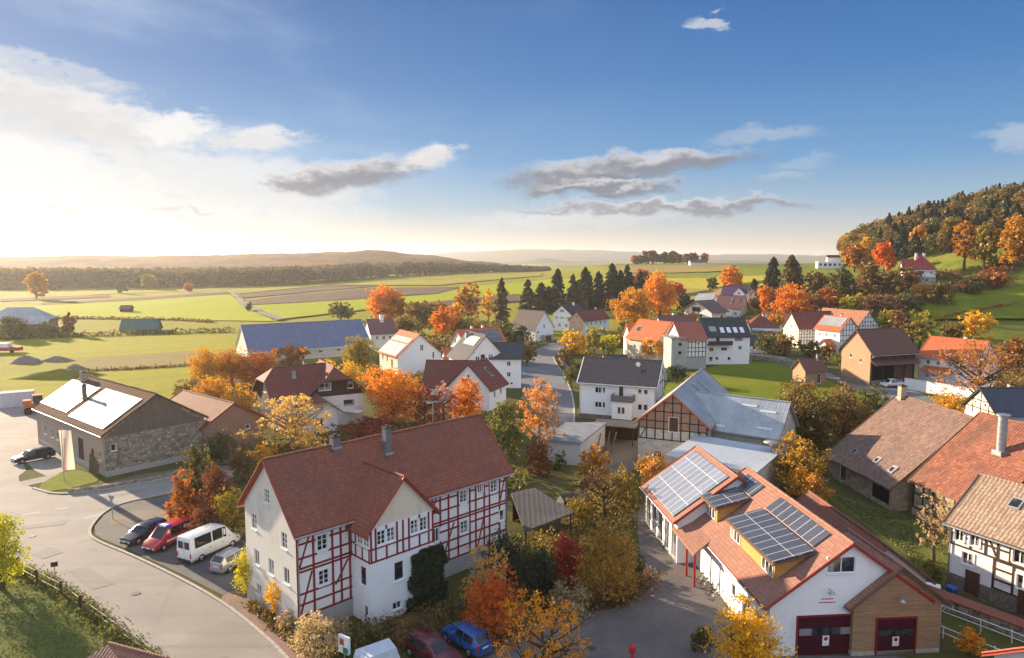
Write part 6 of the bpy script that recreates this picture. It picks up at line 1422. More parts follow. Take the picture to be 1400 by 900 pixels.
r = H('flat white building with dark red upper roof on the ridge left of the hill', 'building', 182, 405, -15, zz, name='flat_building')
mb = MB(); mb.box((0, 0, 1.9), (13, 8, 3.8)); mb.build('wall', WHITE2, r); mb = MB(); mb.box((2.4, 1, 5.0), (7, 5, 2.4)); mb.build('upper_storey', WHITE, r)
mb = MB(); mb.box((2.4, 1, 6.9), (7.8, 6, 1.4)); mb.build('roof', ROOF_DARKRED, r); 
for i in range(5): mb = MB(); mb.box((-5+2.5*i, -4.02, 2.1), (1.4, .08, 1.4)); mb.build('window', GLASS, r)
r = H('wide grey field barn with low pyramid roof in the hazy fields', 'barn', -181, 258, 20, name='field_barn')
b = Block(r, 20.0, 15.0, 4.0, 5.2, WOOD_GREY, METAL_ROOF, k=(.75, .75), trim=TRIM_GREY, near=False, gut=False, wins={'F': [(10, 1.7, 4.0, 3.3, 'd')]})
r = H('green sheet metal shed in the field hedge', 'shed', -139, 262, 12, name='shed')
b = Block(r, 12.5, 7.0, 1.4, 3.2, plain('green sheet', (.06, .12, .10), .6), sheetmetal('green sheet roof', (.05, .11, .095), (.07, .13, .11)), trim=TRIM_DARK, near=False, gut=False)
r = H('tiny dark field hut alone on the bright green crop', 'hut', -198, 360, 5, name='hut')
b = Block(r, 5.0, 4.0, 2.2, 1.2, WOOD_DARK, ROOF_BROWN, trim=TRIM_DARK, near=False, gut=False)
r = H('small white stable in the upper field beyond the far knoll', 'stable', 168, 640, 0, terr(168, 640), name='stable')
b = Block(r, 14, 7, 3, 2, WHITE, ROOF_BROWN, near=False, gut=False)

# ------------------------------------------------------------------ vehicles
RUBBER = plain('tyre rubber', (.012, .012, .013), .8, .2); RIM = plain('wheel rim', (.42, .43, .45), .35, .6, .7); PLATE = plain('number plate', (.72, .72, .70), .5); LAMPW = plain('headlamp glass', (.62, .66, .70), .12, .7); LAMPR = plain('tail lamp red', (.42, .015, .02), .25, .6); BLACKP = plain('black plastic', (.02, .02, .022), .6, .3)
def paint(name, col, metal=.0):
    def f(N):
        n1 = N.noise(objco(N), 1.2, 3).outputs[0]; s = N.n('ShaderNodeSeparateXYZ', {0: objco(N)})
        c = N.mix(N.m('MULTIPLY', N.smooth(s.outputs[2], .75, .15), .35), col, (.12, .10, .085))
        return princ(N, c, N.lin(n1, .3, .7, .22, .34), .5, metal, **{'Coat Weight': .5, 'Coat Roughness': .08})
    return mat(name, f)
def CARGLASS():
    def f(N): return princ(N, (.014, .018, .022), .06, .6)
    return mat('car glass', f)
CG = CARGLASS()
def car(name, label, cat, x, y, hd, col, L, W, Hh, prof, glass, wheel=(.31, .17, .80), wr=.31, van=False, extra=None, rear_lamps='high'):
    """prof: stations (x, z_belt, z_top, half width at belt, half width at top); x forward, centre 0"""
    root = thing(name, label, cat, (x, y, .05), R(hd))
    mb = MB(); rings = []
    for (px, zb, zt, wb, wt) in prof:
        zl = .24
        half = [(0, zl), (wb*.86, zl), (wb*.97, zl+.14), (wb, zl+.34), (wb*.995, zb-.10), (wb*.96, zb), (wt, max(zb+.004, zt-.05)), (wt*.86, max(zb+.008, zt-.005)), (0, max(zb+.012, zt+.02))]
        rings.append([Vector((px, -a, b)) for a, b in half]+[Vector((px, a, b)) for a, b in half[-2:0:-1]])
    n = len(rings[0])
    for A, B in zip(rings, rings[1:]):
        for i in range(n): mb.face([A[i], A[(i+1) % n], B[(i+1) % n], B[i]][::-1], 0, True)
    mb.face(rings[0], 0); mb.face(rings[-1][::-1], 0)
    body = mb.build('body', col, root, uv=False)
    bm = bmesh.new(); bm.from_mesh(body.data); bmesh.ops.remove_doubles(bm, verts=bm.verts, dist=.0005); bmesh.ops.recalc_face_normals(bm, faces=bm.faces[:]); bm.to_mesh(body.data); bm.free(); body.data.set_sharp_from_angle(angle=R(32))
    def patch(q, ins=.07, off=.012):
        c = sum(q, Vector())/4; nrm = (q[1]-q[0]).cross(q[3]-q[0]).normalized()
        if nrm.dot(c-Vector((0, 0, .7))) < 0: nrm = -nrm
        return [p+(c-p)*ins+nrm*off for p in q]
    for kind, i, j in glass:
        A, B = rings[i], rings[j]
        if kind == 'side':
            for s_ in (0, 1):
                a5, a6 = (5, 6) if s_ == 0 else (n-5, n-6)
                mb = MB(); mb.face(patch([A[a5], B[a5], B[a6], A[a6]], .09)[::(1 if s_ == 0 else -1)])
                mb.build('side_window', CG, root, uv=False)
        else:
            q = [A[7], A[n-7], B[n-7], B[7]]; mb = MB(); mb.face(patch(q, .05, .034)); mb.build('windscreen' if kind == 'front' else 'rear_window', CG, root, uv=False)
    for sx in (-1, 1):
        for sy in (-1, 1):
            wx = sx*L*wheel[0]; wy = sy*(W/2-.10)
            mb = MB(); mb.tube([(wx, wy-.11*sy, wr), (wx, wy+.06*sy, wr)], wr*1.16, 18); mb.build('wheel_arch', BLACKP, root, uv=False)
            mb = MB(); mb.tube([(wx, wy-.10*sy, wr), (wx, wy+.10*sy, wr), (wx, wy+.115*sy, wr)], [wr, wr, wr*.92], 18); w_ = mb.build('wheel', RUBBER, root, uv=False)
            mb = MB(); mb.tube([(wx, wy+.10*sy, wr), (wx, wy+.122*sy, wr), (wx, wy+.13*sy, wr)], [wr*.66, wr*.64, wr*.2], 12); mb.build('rim', RIM, w_, uv=False)
    f, b = prof[-1], prof[0]; fx, bx = f[0], b[0]
    for sy in (-1, 1):                                # door handles and sill strips
        for xx in (L*.10, -L*.14): mb = MB(); mb.box((xx, sy*(W/2+.004), .86 if not van else 1.0), (.2, .03, .04)); mb.build('door_handle', BLACKP, root, uv=False)
        mb = MB(); mb.box((0, sy*(W/2-.01), .36), (L*.50, .05, .10)); mb.build('sill', BLACKP, root, uv=False)
    for sy in (-1, 1):
        mb = MB(); mb.box((fx-.06, sy*f[3]*.74, f[1]-.16), (.22, .34, .16), sy*-.25); mb.build('headlight', LAMPW, root, uv=False)
        zt = b[1]-.02 if rear_lamps == 'high' else .95
        mb = MB(); mb.box((bx+.05, sy*b[3]*.90, zt-.12), (.16, .14, .42)); mb.build('tail_light', LAMPR, root, uv=False)
        k = [p for p in prof if p[2]-p[1] > .25][-1]
        mb = MB(); mb.box((k[0]+.25, sy*(k[3]+.10), k[1]+.06), (.12, .2, .15)); mb.build('mirror', col, root, uv=False)
    mb = MB(); mb.box((fx+.02, 0, .40), (.06, f[3]*1.5, .16)); mb.build('grille', BLACKP, root, uv=False)
    for xx in (fx+.055, bx-.02):
        mb = MB(); mb.box((xx, 0, .52 if xx > 0 else .72), (.02, .52, .12)); mb.build('number_plate', PLATE, root, uv=False)
    for q_, d_q in (((bx, 0, .36), (.1, b[3]*1.8, .2)), ((fx-.02, 0, .30), (.12, f[3]*1.7, .14))): mb = MB(); mb.box(q_, d_q); mb.build('bumper', BLACKP if van else col, root, uv=False)
    return root, rings
def wagon_prof(L, W, H_, hood=.92):
    l = L/2; w = W/2
    return [(-l, .92, .98, w*.86, w*.72), (-l+.08, .95, 1.05, w*.93, w*.74), (-l+.45, .95, H_-.06, w*.98, w*.72), (-l+1.5, .94, H_, w, w*.74), (-l+2.3, .93, H_, w, w*.74), (l-1.85, .93, H_-.10, w, w*.70), (l-1.15, hood, hood+.02, w*.98, w*.80), (l-.45, .84, .86, w*.94, w*.76), (l-.08, .72, .74, w*.84, w*.66), (l, .62, .64, w*.72, w*.6)]
WG = [('side', 2, 3), ('side', 3, 4), ('side', 4, 5), ('front', 5, 6), ('back', 1, 2)]
car('parked_car', 'dark blue estate car parked left of the red van', 'car', -35.7, 65.98, -112, paint('dark blue paint', (.012, .02, .045)), 4.5, 1.78, 1.47, wagon_prof(4.5, 1.78, 1.47), WG)
car('parked_car', 'silver estate car half behind the yellow green bush', 'car', -24.6, 59.9, 66, paint('silver paint', (.42, .43, .44), .4), 4.2, 1.76, 1.55, wagon_prof(4.2, 1.76, 1.55), WG)
car('parked_car', 'black estate car in front of the field stone barn', 'car', -64.6, 92.6, -128, paint('black paint', (.012, .012, .014)), 4.8, 1.84, 1.5, wagon_prof(4.8, 1.84, 1.5), WG)
car('parked_car', 'blue hatchback under the bright orange red tree', 'car', -3.2, 46.9, 133, paint('bright blue paint', (.012, .075, .27)), 4.1, 1.76, 1.5, wagon_prof(4.1, 1.76, 1.5), WG)
car('parked_car', 'wine red estate car beside the blue hatchback', 'car', -5.4, 45.2, -42, paint('wine red paint', (.10, .008, .014)), 4.4, 1.78, 1.48, wagon_prof(4.4, 1.78, 1.48), WG)
def pickup_prof(L, W):
    l = L/2; w = W/2
    return [(-l, .95, .97, w*.94, w*.88), (-l+.1, .98, 1.0, w*.98, w*.9), (-.35, .98, 1.0, w, w*.9), (-.30, .98, 1.68, w, w*.74), (.55, .98, 1.74, w, w*.76), (1.0, .98, 1.66, w, w*.74), (1.6, 1.02, 1.04, w*.98, w*.82), (l-.2, .95, .97, w*.94, w*.78), (l, .78, .80, w*.84, w*.7)]
car('pickup', 'white pickup truck parked at the foot of the tall brick barn', 'pickup truck', 81.0, 147.6, -165, paint('white paint', (.72, .72, .72)), 5.2, 1.85, 1.74, pickup_prof(5.2, 1.85), [('side', 3, 4), ('side', 4, 5), ('front', 5, 6)], wr=.36)
def van_prof(L, W, H_, hood):
    l = L/2; w = W/2
    return [(-l, 1.15, H_-.25, w*.93, w*.82), (-l+.06, 1.15, H_-.08, w*.98, w*.84), (-l+.35, 1.15, H_, w, w*.85), (-l+1.9, 1.15, H_, w, w*.85), (-l+3.1, 1.15, H_, w, w*.85), (l-1.75, 1.13, H_-.06, w, w*.82), (l-.85, hood, hood+.03, w*.97, w*.80), (l-.3, hood-.14, hood-.12, w*.93, w*.74), (l, hood-.42, hood-.40, w*.82, w*.66)]
RP = paint('fire red paint', (.44, .018, .03))
v, rings = car('fire_van', 'red fire brigade van with white band and light bar on its roof', 'van', -32.6, 64.6, -111, RP, 4.9, 1.9, 1.95, van_prof(4.9, 1.9, 1.95, 1.08), [('side', 2, 3), ('side', 3, 4), ('side', 4, 5), ('front', 5, 6), ('back', 0, 1)], wr=.33, van=True)
mb = MB(); mb.box((.55, 0, 2.02), (.42, 1.35, .16)); lb = mb.build('light_bar', TRIM_WHITE, v, uv=False); 
for s_ in (-1, 1): mb = MB(); mb.box((.55, s_*.55, 2.03), (.45, .28, .17)); mb.build('blue_lamp', plain('blue lamp', (.02, .05, .45), .2, .6), lb, uv=False)
for s_ in (-1, 1): mb = MB(); mb.box((-.5, s_*.952, .82), (3.4, .012, .2)); mb.build('band', plain('pale band', (.72, .68, .66), .5), v, uv=False)
def lettering(txt, size, mtl, parent, loc, rot, name='lettering'):
    cu = bpy.data.curves.new(name, 'FONT'); cu.body = txt; cu.size = size; cu.align_x = 'CENTER'; cu.extrude = .006
    o = bpy.data.objects.new(name, cu); COL.objects.link(o)
    dg = bpy.context.evaluated_depsgraph_get(); me = bpy.data.meshes.new_from_object(o.evaluated_get(dg))
    bpy.data.objects.remove(o); bpy.data.curves.remove(cu); me.materials.clear(); me.materials.append(mtl)
    o = bpy.data.objects.new(name, me); COL.objects.link(o); o.parent = parent; o.location = loc; o.rotation_euler = rot
    return o
lettering('FFW', .52, TRIM_WHITE, v, (-1.35, .935, 1.32), (R(80), 0, R(180)))
WP = paint('van white paint', (.74, .74, .73))
def tvan_prof(L, W, H_, hood):
    l = L/2; w = W/2
    return [(-l, 1.35, H_-.20, w*.95, w*.84), (-l+.05, 1.35, H_-.06, w*.98, w*.86), (-l+.35, 1.35, H_, w, w*.87), (-l+2.3, 1.35, H_, w, w*.87), (-l+3.5, 1.35, H_, w, w*.87), (l-1.7, 1.3, H_-.12, w, w*.82), (l-.85, hood, hood+.03, w*.96, w*.78), (l-.3, hood-.14, hood-.12, w*.92, w*.72), (l, hood-.42, hood-.40, w*.82, w*.66)]
v, rings = car('minibus', 'white high roofed minibus seen from its twin rear windows', 'van', -27.9, 62.6, 64, WP, 5.6, 1.95, 2.45, tvan_prof(5.6, 1.95, 2.45, 1.22), [('side', 2, 3), ('side', 3, 4), ('side', 4, 5), ('front', 5, 6)], wr=.34, van=True, rear_lamps='low')
for s_ in (-1, 1): mb = MB(); mb.box((-2.80, s_*.40, 1.72), (.02, .62, .66)); mb.build('rear_window', CG, v, uv=False)
mb = MB(); mb.box((-2.805, 0, 1.25), (.012, .02, 1.6)); mb.build('door_gap', BLACKP, v, uv=False)
# roof of a pale vehicle cut by the lower frame edge
r = thing('trailer', 'pale covered trailer at the lower frame edge below the white bay', 'trailer', (-8.8, 43.4, .0), R(30))
mb = MB(); mb.hexa([Vector(p) for p in ((-1.5, -.9, .5), (1.5, -.9, .5), (1.5, .9, .5), (-1.5, .9, .5))], [Vector(p) for p in ((-1.2, -.7, 1.75), (1.1, -.7, 1.9), (1.1, .7, 1.9), (-1.2, .7, 1.75))]); mb.build('cover', plain('pale grey tarpaulin', (.50, .54, .60), .6, var=.1), r)
for s_ in (-1, 1):
    mb = MB(); mb.tube([(0, s_*.95, .3), (0, s_*1.1, .3)], .3, 12); mb.build('wheel', RUBBER, r)
# rubbish bins
def bin_(x, y, label, h=1.1):
    r = thing('wheeled_bin', label, 'bin', (x, y, 0), R(20)); BL = plain('bin blue', (.012, .07, .24), .5, .4); mb = MB()
    mb.hexa([Vector(p) for p in ((-.24, -.24, .06), (.24, -.24, .06), (.24, .24, .06), (-.24, .24, .06))], [Vector(p) for p in ((-.31, -.33, h-.1), (.31, -.33, h-.1), (.31, .33, h-.1), (-.31, .33, h-.1))]); mb.build('bin_body', BL, r)
    mb = MB(); mb.hexa([Vector(p) for p in ((-.33, -.36, h-.1), (.33, -.36, h-.1), (.33, .38, h-.1), (-.33, .38, h-.1))], [Vector(p) for p in ((-.29, -.3, h), (.29, -.3, h), (.29, .36, h+.02), (-.29, .36, h+.02))]); mb.build('lid', BL, r)
    for s_ in (-1, 1):
        mb = MB(); mb.tube([(s_*.24, .3, .11), (s_*.31, .3, .11)], .11, 10); mb.build('wheel', RUBBER, r)
bin_(-30.2, 67.2, 'blue wheeled bin behind the red fire van', 1.5); bin_(35.0, 53.6, 'blue wheeled bin under the plinth of the half-timbered house')
r = thing('table', 'small white garden table by the blue bin', 'table', (34.0, 54.6, 0), R(-30)); mb = MB(); mb.box((0, 0, .74), (1.3, .8, .05)); mb.build('tabletop', TRIM_WHITE, r)
for a in (-.55, .55):
    for c in (-.33, .33): mb = MB(); mb.box((a, c, .36), (.05, .05, .715)); mb.build('leg', TRIM_WHITE, r)

# ------------------------------------------------------------------ bicycles by the station wall
def bicycle(x, y, rz, label, col, lean):
    r = thing('bicycle', label, 'bicycle', (x, y, .03), R(rz)); r.rotation_euler.x = R(lean)
    for wx in (-.52, .52):
        mb = MB(); pts = [(wx+.33*math.cos(t*math.pi/9), 0, .34+.33*math.sin(t*math.pi/9)) for t in range(19)]; mb.tube(pts, .022, 5, cap=False)
        for t in range(6): mb.tube([(wx, 0, .34), (wx+.32*math.cos(t*math.pi/3), 0, .34+.32*math.sin(t*math.pi/3))], .004, 3)
        mb.build('wheel', RUBBER, r, uv=False)
    mb = MB()
    for p, q in (((-.52, 0, .34), (-.15, 0, .36)), ((-.15, 0, .36), (-.28, 0, .86)), ((-.52, 0, .34), (-.24, 0, .72)), ((-.15, 0, .36), (.36, 0, .74)), ((-.24, 0, .72), (.34, 0, .82)), ((.52, 0, .34), (.33, 0, .96))): mb.tube([p, q], .02, 6)
    mb.build('frame', col, r, uv=False)
    mb = MB(); mb.box((-.30, 0, .90), (.26, .14, .06)); mb.build('saddle', BLACKP, r, uv=False)
    mb = MB(); mb.tube([(.22, -.28, 1.02), (.34, -.08, 1.0), (.34, .08, 1.0), (.22, .28, 1.02)], .016, 5); mb.build('handlebar', RIM, r, uv=False)
    for s_ in (-1, 1): mb = MB(); mb.box((-.15, s_*.14, .36-.16*s_), (.10, .09, .03)); mb.build('pedal', BLACKP, r, uv=False)
SILV = plain('bicycle silver', (.45, .46, .48), .35, .5, .5)
bicycle(16.2, 56.6, 20, 'silver bicycle nearest the red canopy posts', SILV, 8); bicycle(16.3, 55.6, 15, 'second silver bicycle from the red canopy posts at the station wall', SILV, 6); bicycle(16.35, 54.6, 24, 'dark bicycle in the row at the station wall', BLACKP, 9); bicycle(16.4, 53.6, 12, 'white bicycle at the near end of the row at the station wall', TRIM_WHITE, 7)
mb = MB(); a = fs.P(-.2, 5.55, 2.2); mb.tube([a, a+Vector((-.25, 0, .0))], .05, 6); mb.tube([a+Vector((-.25, 0, .35)), a+Vector((-.25, 0, -.35))], [.18, .22], 8); tag(mb.build('alarm_box', plain('alarm red', (.42, .02, .03), .5)), 'small red box on the station wall beside the canopy', 'alarm box')

# ------------------------------------------------------------------ signs, lamps, flags
def pole_sign(name, label, cat, x, y, h, parts, rz=0):
    r = thing(name, label, cat, (x, y, 0), R(rz)); mb = MB(); mb.tube([(0, 0, -.1), (0, 0, h)], .038, 8); mb.build('post', ZINC, r)
    for nm, m, fn in parts: mb = MB(); fn(mb); mb.build(nm, m, r)
    return r
pole_sign('road_sign', 'grey backed give way sign on the kerb tip beside the parking bay', 'road sign', -41.6, 70.9, 2.6, [('sign_plate', TRIM_GREY, lambda mb: mb.mesh([(-.45, -.05, 2.6), (.45, -.05, 2.6), (0, -.05, 1.82), (-.45, -.08, 2.6), (.45, -.08, 2.6), (0, -.08, 1.82)], [(0, 1, 2), (5, 4, 3), (0, 3, 4, 1), (1, 4, 5, 2), (2, 5, 3, 0)])), ('street_plate', TRIM_WHITE, lambda mb: mb.box((0, -.06, 2.72), (.9, .03, .16)))], -20)
pole_sign('road_sign', 'dark small sign on a thin pole at the lawn fence', 'road sign', -37.6, 55.5, 2.3, [('sign_plate', TRIM_DARK, lambda mb: mb.box((0, -.05, 2.1), (.5, .03, .4)))], 30)
r = pole_sign('shop_sign', 'small white box sign with orange emblem and green field at the lower frame edge', 'sign', -11.1, 44.2, 1.3, [], -35)
mb = MB(); mb.box((0, 0, 1.65), (.95, .22, 1.15)); mb.build('sign_box', TRIM_WHITE, r)
mb = MB(); mb.box((-.12, -.115, 1.85), (.42, .012, .46)); mb.build('emblem', plain('emblem orange', (.42, .13, .03), .5), r); mb = MB(); mb.box((.22, -.118, 1.32), (.46, .012, .42)); mb.build('field', plain('emblem green', (.02, .20, .08), .5), r); mb = MB(); mb.box((-.12, -.123, 1.85), (.14, .01, .24)); mb.build('inner_mark', plain('emblem brown', (.20, .06, .02), .5), r)
r = pole_sign('banner', 'tall cream banner with faint red streaks on a white pole at the junction', 'banner', -54.6, 83.4, 6.6, [], -12)
mb = MB(); n = 8
for i in range(n):
    for j in range(10):
        def wv(a, b): return (.1+a*1.9-.45+b*.0, .14*math.sin(a*5+b*2.5), 6.4-b*4.9+.12*a)
        mb.face([wv(i/n, (j+1)/10), wv((i+1)/n, (j+1)/10), wv((i+1)/n, j/10), wv(i/n, j/10)], 1 if (i in (2, 3) and j > 1) else 0, True)
def bannerm(name, c):
    def f(N):
        d = N.n('ShaderNodeBsdfDiffuse', {'Color': c}); t = N.n('ShaderNodeBsdfTranslucent', {'Color': c}); return N.n('ShaderNodeMixShader', {0: .4, 1: d.outputs[0], 2: t.outputs[0]}).outputs[0]
    return mat(name, f)
mb.build('cloth', [bannerm('banner cream', (.78, .66, .54)), bannerm('banner faded red', (.66, .40, .32))], r)
r = thing('street_lamp', 'mushroom shaped lamp on a tall pole behind the station roof', 'street lamp', (30.5, 80.9, 0)); mb = MB(); mb.tube([(0, 0, 0), (0, 0, 5.2)], .07, 8); mb.build('post', ZINC, r)
mb = MB(); mb.tube([(0, 0, 5.2), (0, 0, 5.6)], [.16, .22], 12); mb.build('lamp_glass', TRIM_WHITE, r); mb = MB(); mb.tube([(0, 0, 5.6), (0, 0, 5.72), (0, 0, 5.9)], [.9, .85, .2], 16); mb.build('lamp_hood', plain('lamp hood', (.42, .34, .26), .5), r)
r = thing('street_lamp', 'curved arm street lamp at the bend of the village road', 'street lamp', (3.6, 196, 0), R(200)); mb = MB(); mb.tube([(0, 0, 0), (0, 0, 6.2), (.3, 0, 7.0), (1.2, 0, 7.4), (2.2, 0, 7.4)], [.1, .08, .07, .06, .05], 8); mb.build('post', ZINC, r); mb = MB(); mb.box((2.5, 0, 7.36), (.9, .3, .14)); mb.build('lamp_head', TRIM_WHITE, r)
r = thing('street_lamp', 'pale post top lamp beside the lane below the hipped roof', 'street lamp', (60.5, 176, 0)); mb = MB(); mb.tube([(0, 0, 0), (0, 0, 4.6)], .06, 8); mb.build('post', ZINC, r); mb = MB(); mb.tube([(0, 0, 4.6), (0, 0, 5.0), (0, 0, 5.1)], [.15, .32, .1], 10); mb.build('lamp_head', TRIM_WHITE, r)
r = thing('hydrant', 'red hydrant post on the courtyard at the lower frame edge', 'hydrant', (8.1, 44.9, 0)); HR = plain('hydrant red', (.46, .02, .03), .5, .4); mb = MB(); mb.tube([(0, 0, 0), (0, 0, .12), (0, 0, .9)], [.2, .13, .13], 12); mb.build('barrel', HR, r)
mb = MB(); mb.tube([(0, 0, .9), (0, 0, .98), (0, 0, 1.2), (0, 0, 1.28)], [.22, .24, .2, .06], 12); mb.build('cap', HR, r)
for s_ in (-1, 1): mb = MB(); mb.tube([(s_*.1, 0, .72), (s_*.24, 0, .72)], .07, 8); mb.build('outlet', HR, r)

# ------------------------------------------------------------------ fences, walls, railings
def fence(name, label, pts, h, step, m, rails=2, pr=.07, wire=False, cat='fence'):
    r = thing(name, label, cat, (pts[0][0], pts[0][1], terr(*pts[0]))); o = Vector((*pts[0], terr(*pts[0])))
    P = []
    for a, b in zip(pts, pts[1:]):
        L = math.hypot(b[0]-a[0], b[1]-a[1]); n = max(1, round(L/step))
        for i in range(n): t = i/n; x, y = a[0]+(b[0]-a[0])*t, a[1]+(b[1]-a[1])*t; P.append(Vector((x, y, terr(x, y)))-o)
    P.append(Vector((*pts[-1], terr(*pts[-1])))-o); rnd = random.Random(3)
    for p in P: mb = MB(); mb.tube([p-Vector((0, 0, .1)), p+Vector((rnd.uniform(-.05, .05), rnd.uniform(-.05, .05), h*rnd.uniform(.92, 1.08)))], [pr, pr*.9], 7); mb.build('post', m, r)
    mb = MB()
    for k in range(rails):
        z = h*(k+1)/(rails+.25)*.98
        for p, q in zip(P, P[1:]): mb.tube([p+Vector((0, 0, z)), q+Vector((0, 0, z))], .012 if wire else .035, 5)
    mb.build('wire' if wire else 'rail', ZINC if wire else m, r)
    return r
fence('post_fence', 'rough wooden post fence between lawn and wide road', [(-46.0, 60.0), (-42.8, 58.4), (-39.6, 56.2), (-36.2, 54.0), (-33.2, 51.6)], 1.35, 2.9, TIMB_BROWN, 2, .11, True)
fence('post_fence', 'thin wire fence along the hedge strip beside the wide road', [(-32.4, 51.3), (-28.4, 48.2), (-24.4, 45.2)], 1.0, 1.9, ZINC, 2, .03, True)
fence('railing', 'pale pipe railing along the ramp beside the wooden garage', [(29.9, 49.3), (31.8, 46.4), (33.6, 43.8), (34.6, 42.6)], 1.0, 1.6, TRIM_WHITE, 2, .035, cat='railing')
fence('railing', 'upper pale pipe railing below the red topped wall', [(31.0, 53.2), (34.2, 48.8), (37.6, 44.0)], 1.0, 2.2, TRIM_WHITE, 2, .035, cat='railing')
fence('pasture_fence', 'dark post and wire fence across the field left of the stone barn', [(-104, 168), (-92, 172), (-80, 178), (-70, 186)], 1.2, 3.0, TIMB_BROWN, 2, .08, True)
def wall_thing(name, label, pts, h, th, m, cap=None, cat='wall'):
    r = thing(name, label, cat, (pts[0][0], pts[0][1], terr(*pts[0]))); o = Vector((*pts[0], terr(*pts[0])))
    mb = MB(); mc = MB()
    for i, (a, b) in enumerate(zip(pts, pts[1:])):
        A, B = Vector((*a, terr(*a)))-o, Vector((*b, terr(*b)))-o; d = (B-A); d.z = 0; d.normalize(); s_ = Vector((-d.y, d.x, 0))*th/2; e = d*(th*.45 if i else 0)
        q = [A-s_-e, B-s_, B+s_, A+s_-e]; mb.hexa([p-Vector((0, 0, .3)) for p in q], [p+Vector((0, 0, h+.001*i)) for p in q])
        s2 = s_*1.25; q = [A-s2-e, B-s2, B+s2, A+s2-e]; mc.hexa([p+Vector((0, 0, h+.004+.001*i)) for p in q], [p+Vector((0, 0, h+.10+.002*i)) for p in q])
    mb.build('wall_body', m, r)
    if cap: mc.build('coping', cap, r)
REDCAP = tiles('wall top tiles', (.24, .075, .05), (.29, .10, .07), aged=.3)
wall_thing('garden_wall', 'low wall with broad red tiled top between station and half-timbered house', [(31.0, 56.2), (33.0, 53.6), (36.0, 49.2), (39.4, 44.2)], .9, 1.1, STONE, REDCAP)
wall_thing('garden_wall', 'white garden wall in front of the orange roofed house', [(82.5, 145.6), (86.2, 138.5), (90.0, 131.0)], 2.2, .35, WHITE2, CREAM)
wall_thing('garden_wall', 'grey stone lane wall below the hipped roofed house', [(57.6, 186), (63.5, 190), (67.5, 186), (70.5, 176), (73.5, 166)], 1.3, .4, STONE, None)
wall_thing('garden_wall', 'low brick wall along the bend of the village road', [(16.4, 210.5), (13.0, 197.5), (12.8, 184), (13.6, 165)], 1.2, .35, BRICKP, None)
wall_thing('garden_wall', 'low concrete wall along the barn island at the junction', [(-51.5, 79.2), (-48.4, 80.5), (-44.2, 83.8), (-41.5, 86.6), (-38.0, 91.5)], .5, .3, STONE, None)
wall_thing('garden_wall', 'weathered board edge along the shrub bed by the wine red car', [(-10.6, 46.4), (-7.2, 49.6), (-4.0, 52.0), (-1.0, 54.0)], .5, .12, WOOD_GREY, None)
r = thing('log_pile', 'stack of leaning poles in front of the dark shed by the long white house', 'log pile', (13.0, 97.0, 0), R(-25))
rl = random.Random(4)
for i in range(8): mb = MB(); x = rl.uniform(-1.4, 1.4); mb.tube([(x, -.6, 0), (x+rl.uniform(-.6, .6), .7, rl.uniform(2.2, 3.0))], .08, 6); mb.build('pole', WOOD_GREY, r)
r = H('dark open shed with flat roof below the long white house', 'shed', 15.6, 103.0, -20, name='shed')
mb = MB(); mb.box((0, 1.2, 1.3), (6.0, .2, 2.6)); mb.box((-2.95, -.6, 1.3), (.12, 3.4, 2.6)); mb.build('wall', WOOD_DARK, r); mb = MB(); mb.box((0, -.5, 2.72), (6.5, 4.2, .16)); mb.build('roof', METAL_DARK, r)
for x in (-2.9, 0, 2.9): mb = MB(); mb.box((x, -2.4, 1.31), (.14, .14, 2.62)); mb.build('post', TIMB_BROWN, r)
r = thing('tarpaulin', 'dark sheet covered stack in the garden behind the carport', 'covered stack', (6.8, 75.5, 0), R(25)); mb = MB(); mb.hexa([Vector(p) for p in ((-1.8, -1, 0), (1.8, -1, 0), (1.8, 1, 0), (-1.8, 1, 0))], [Vector(p) for p in ((-1.7, -.9, .9), (1.7, -.9, 1.0), (1.6, .2, 1.35), (-1.6, .2, 1.25))]); mb.build('cover', METAL_DARK, r)
mb = MB()   # climbing ivy on the bay
# yard clutter at the far left
r = thing('tipper', 'red and white machine at the frame edge in the far yard', 'machine', (-148, 203, 0), R(10))
mb = MB(); mb.box((0, 0, 1.1), (9, 2.4, 1.0)); mb.build('bed', plain('machine red', (.36, .03, .03), .6), r); mb = MB(); mb.box((-1.4, .2, 2.2), (6.0, 2.2, 1.2)); mb.build('load', TRIM_WHITE, r)
for x in (-3, -1.8, 2.6): mb = MB(); mb.tube([(x, -1.3, .55), (x, -1.0, .55)], .55, 12); mb.build('wheel', RUBBER, r)
r = thing('digger', 'orange loader machine standing on the barn yard at the frame edge', 'machine', (-84, 122, 0), R(35)); OR = plain('loader orange', (.46, .10, .03), .5)
mb = MB(); mb.box((0, 0, 1.3), (3.6, 1.9, 1.1)); mb.box((-1.3, 0, 2.1), (1.2, 1.7, .8)); mb.build('body', OR, r); mb = MB(); mb.box((.3, 0, 2.5), (1.4, 1.5, 1.4)); mb.build('cab', GLASS, r); mb = MB(); mb.box((.3, 0, 3.25), (1.6, 1.7, .12)); mb.build('cab_roof', OR, r)
mb = MB(); [mb.bar((1.2, s_*.7, 1.6), (3.2, s_*.7, .7), .16, .22) for s_ in (-1, 1)]; mb.build('loader_arm', OR, r); mb = MB(); mb.hexa([Vector(p) for p in ((3.0, -1.1, .1), (4.0, -1.1, .1), (4.0, 1.1, .1), (3.0, 1.1, .1))], [Vector(p) for p in ((3.0, -1.1, 1.0), (3.4, -1.1, .9), (3.4, 1.1, .9), (3.0, 1.1, 1.0))]); mb.build('bucket', plain('blue bucket', (.07, .07, .22), .6), r)
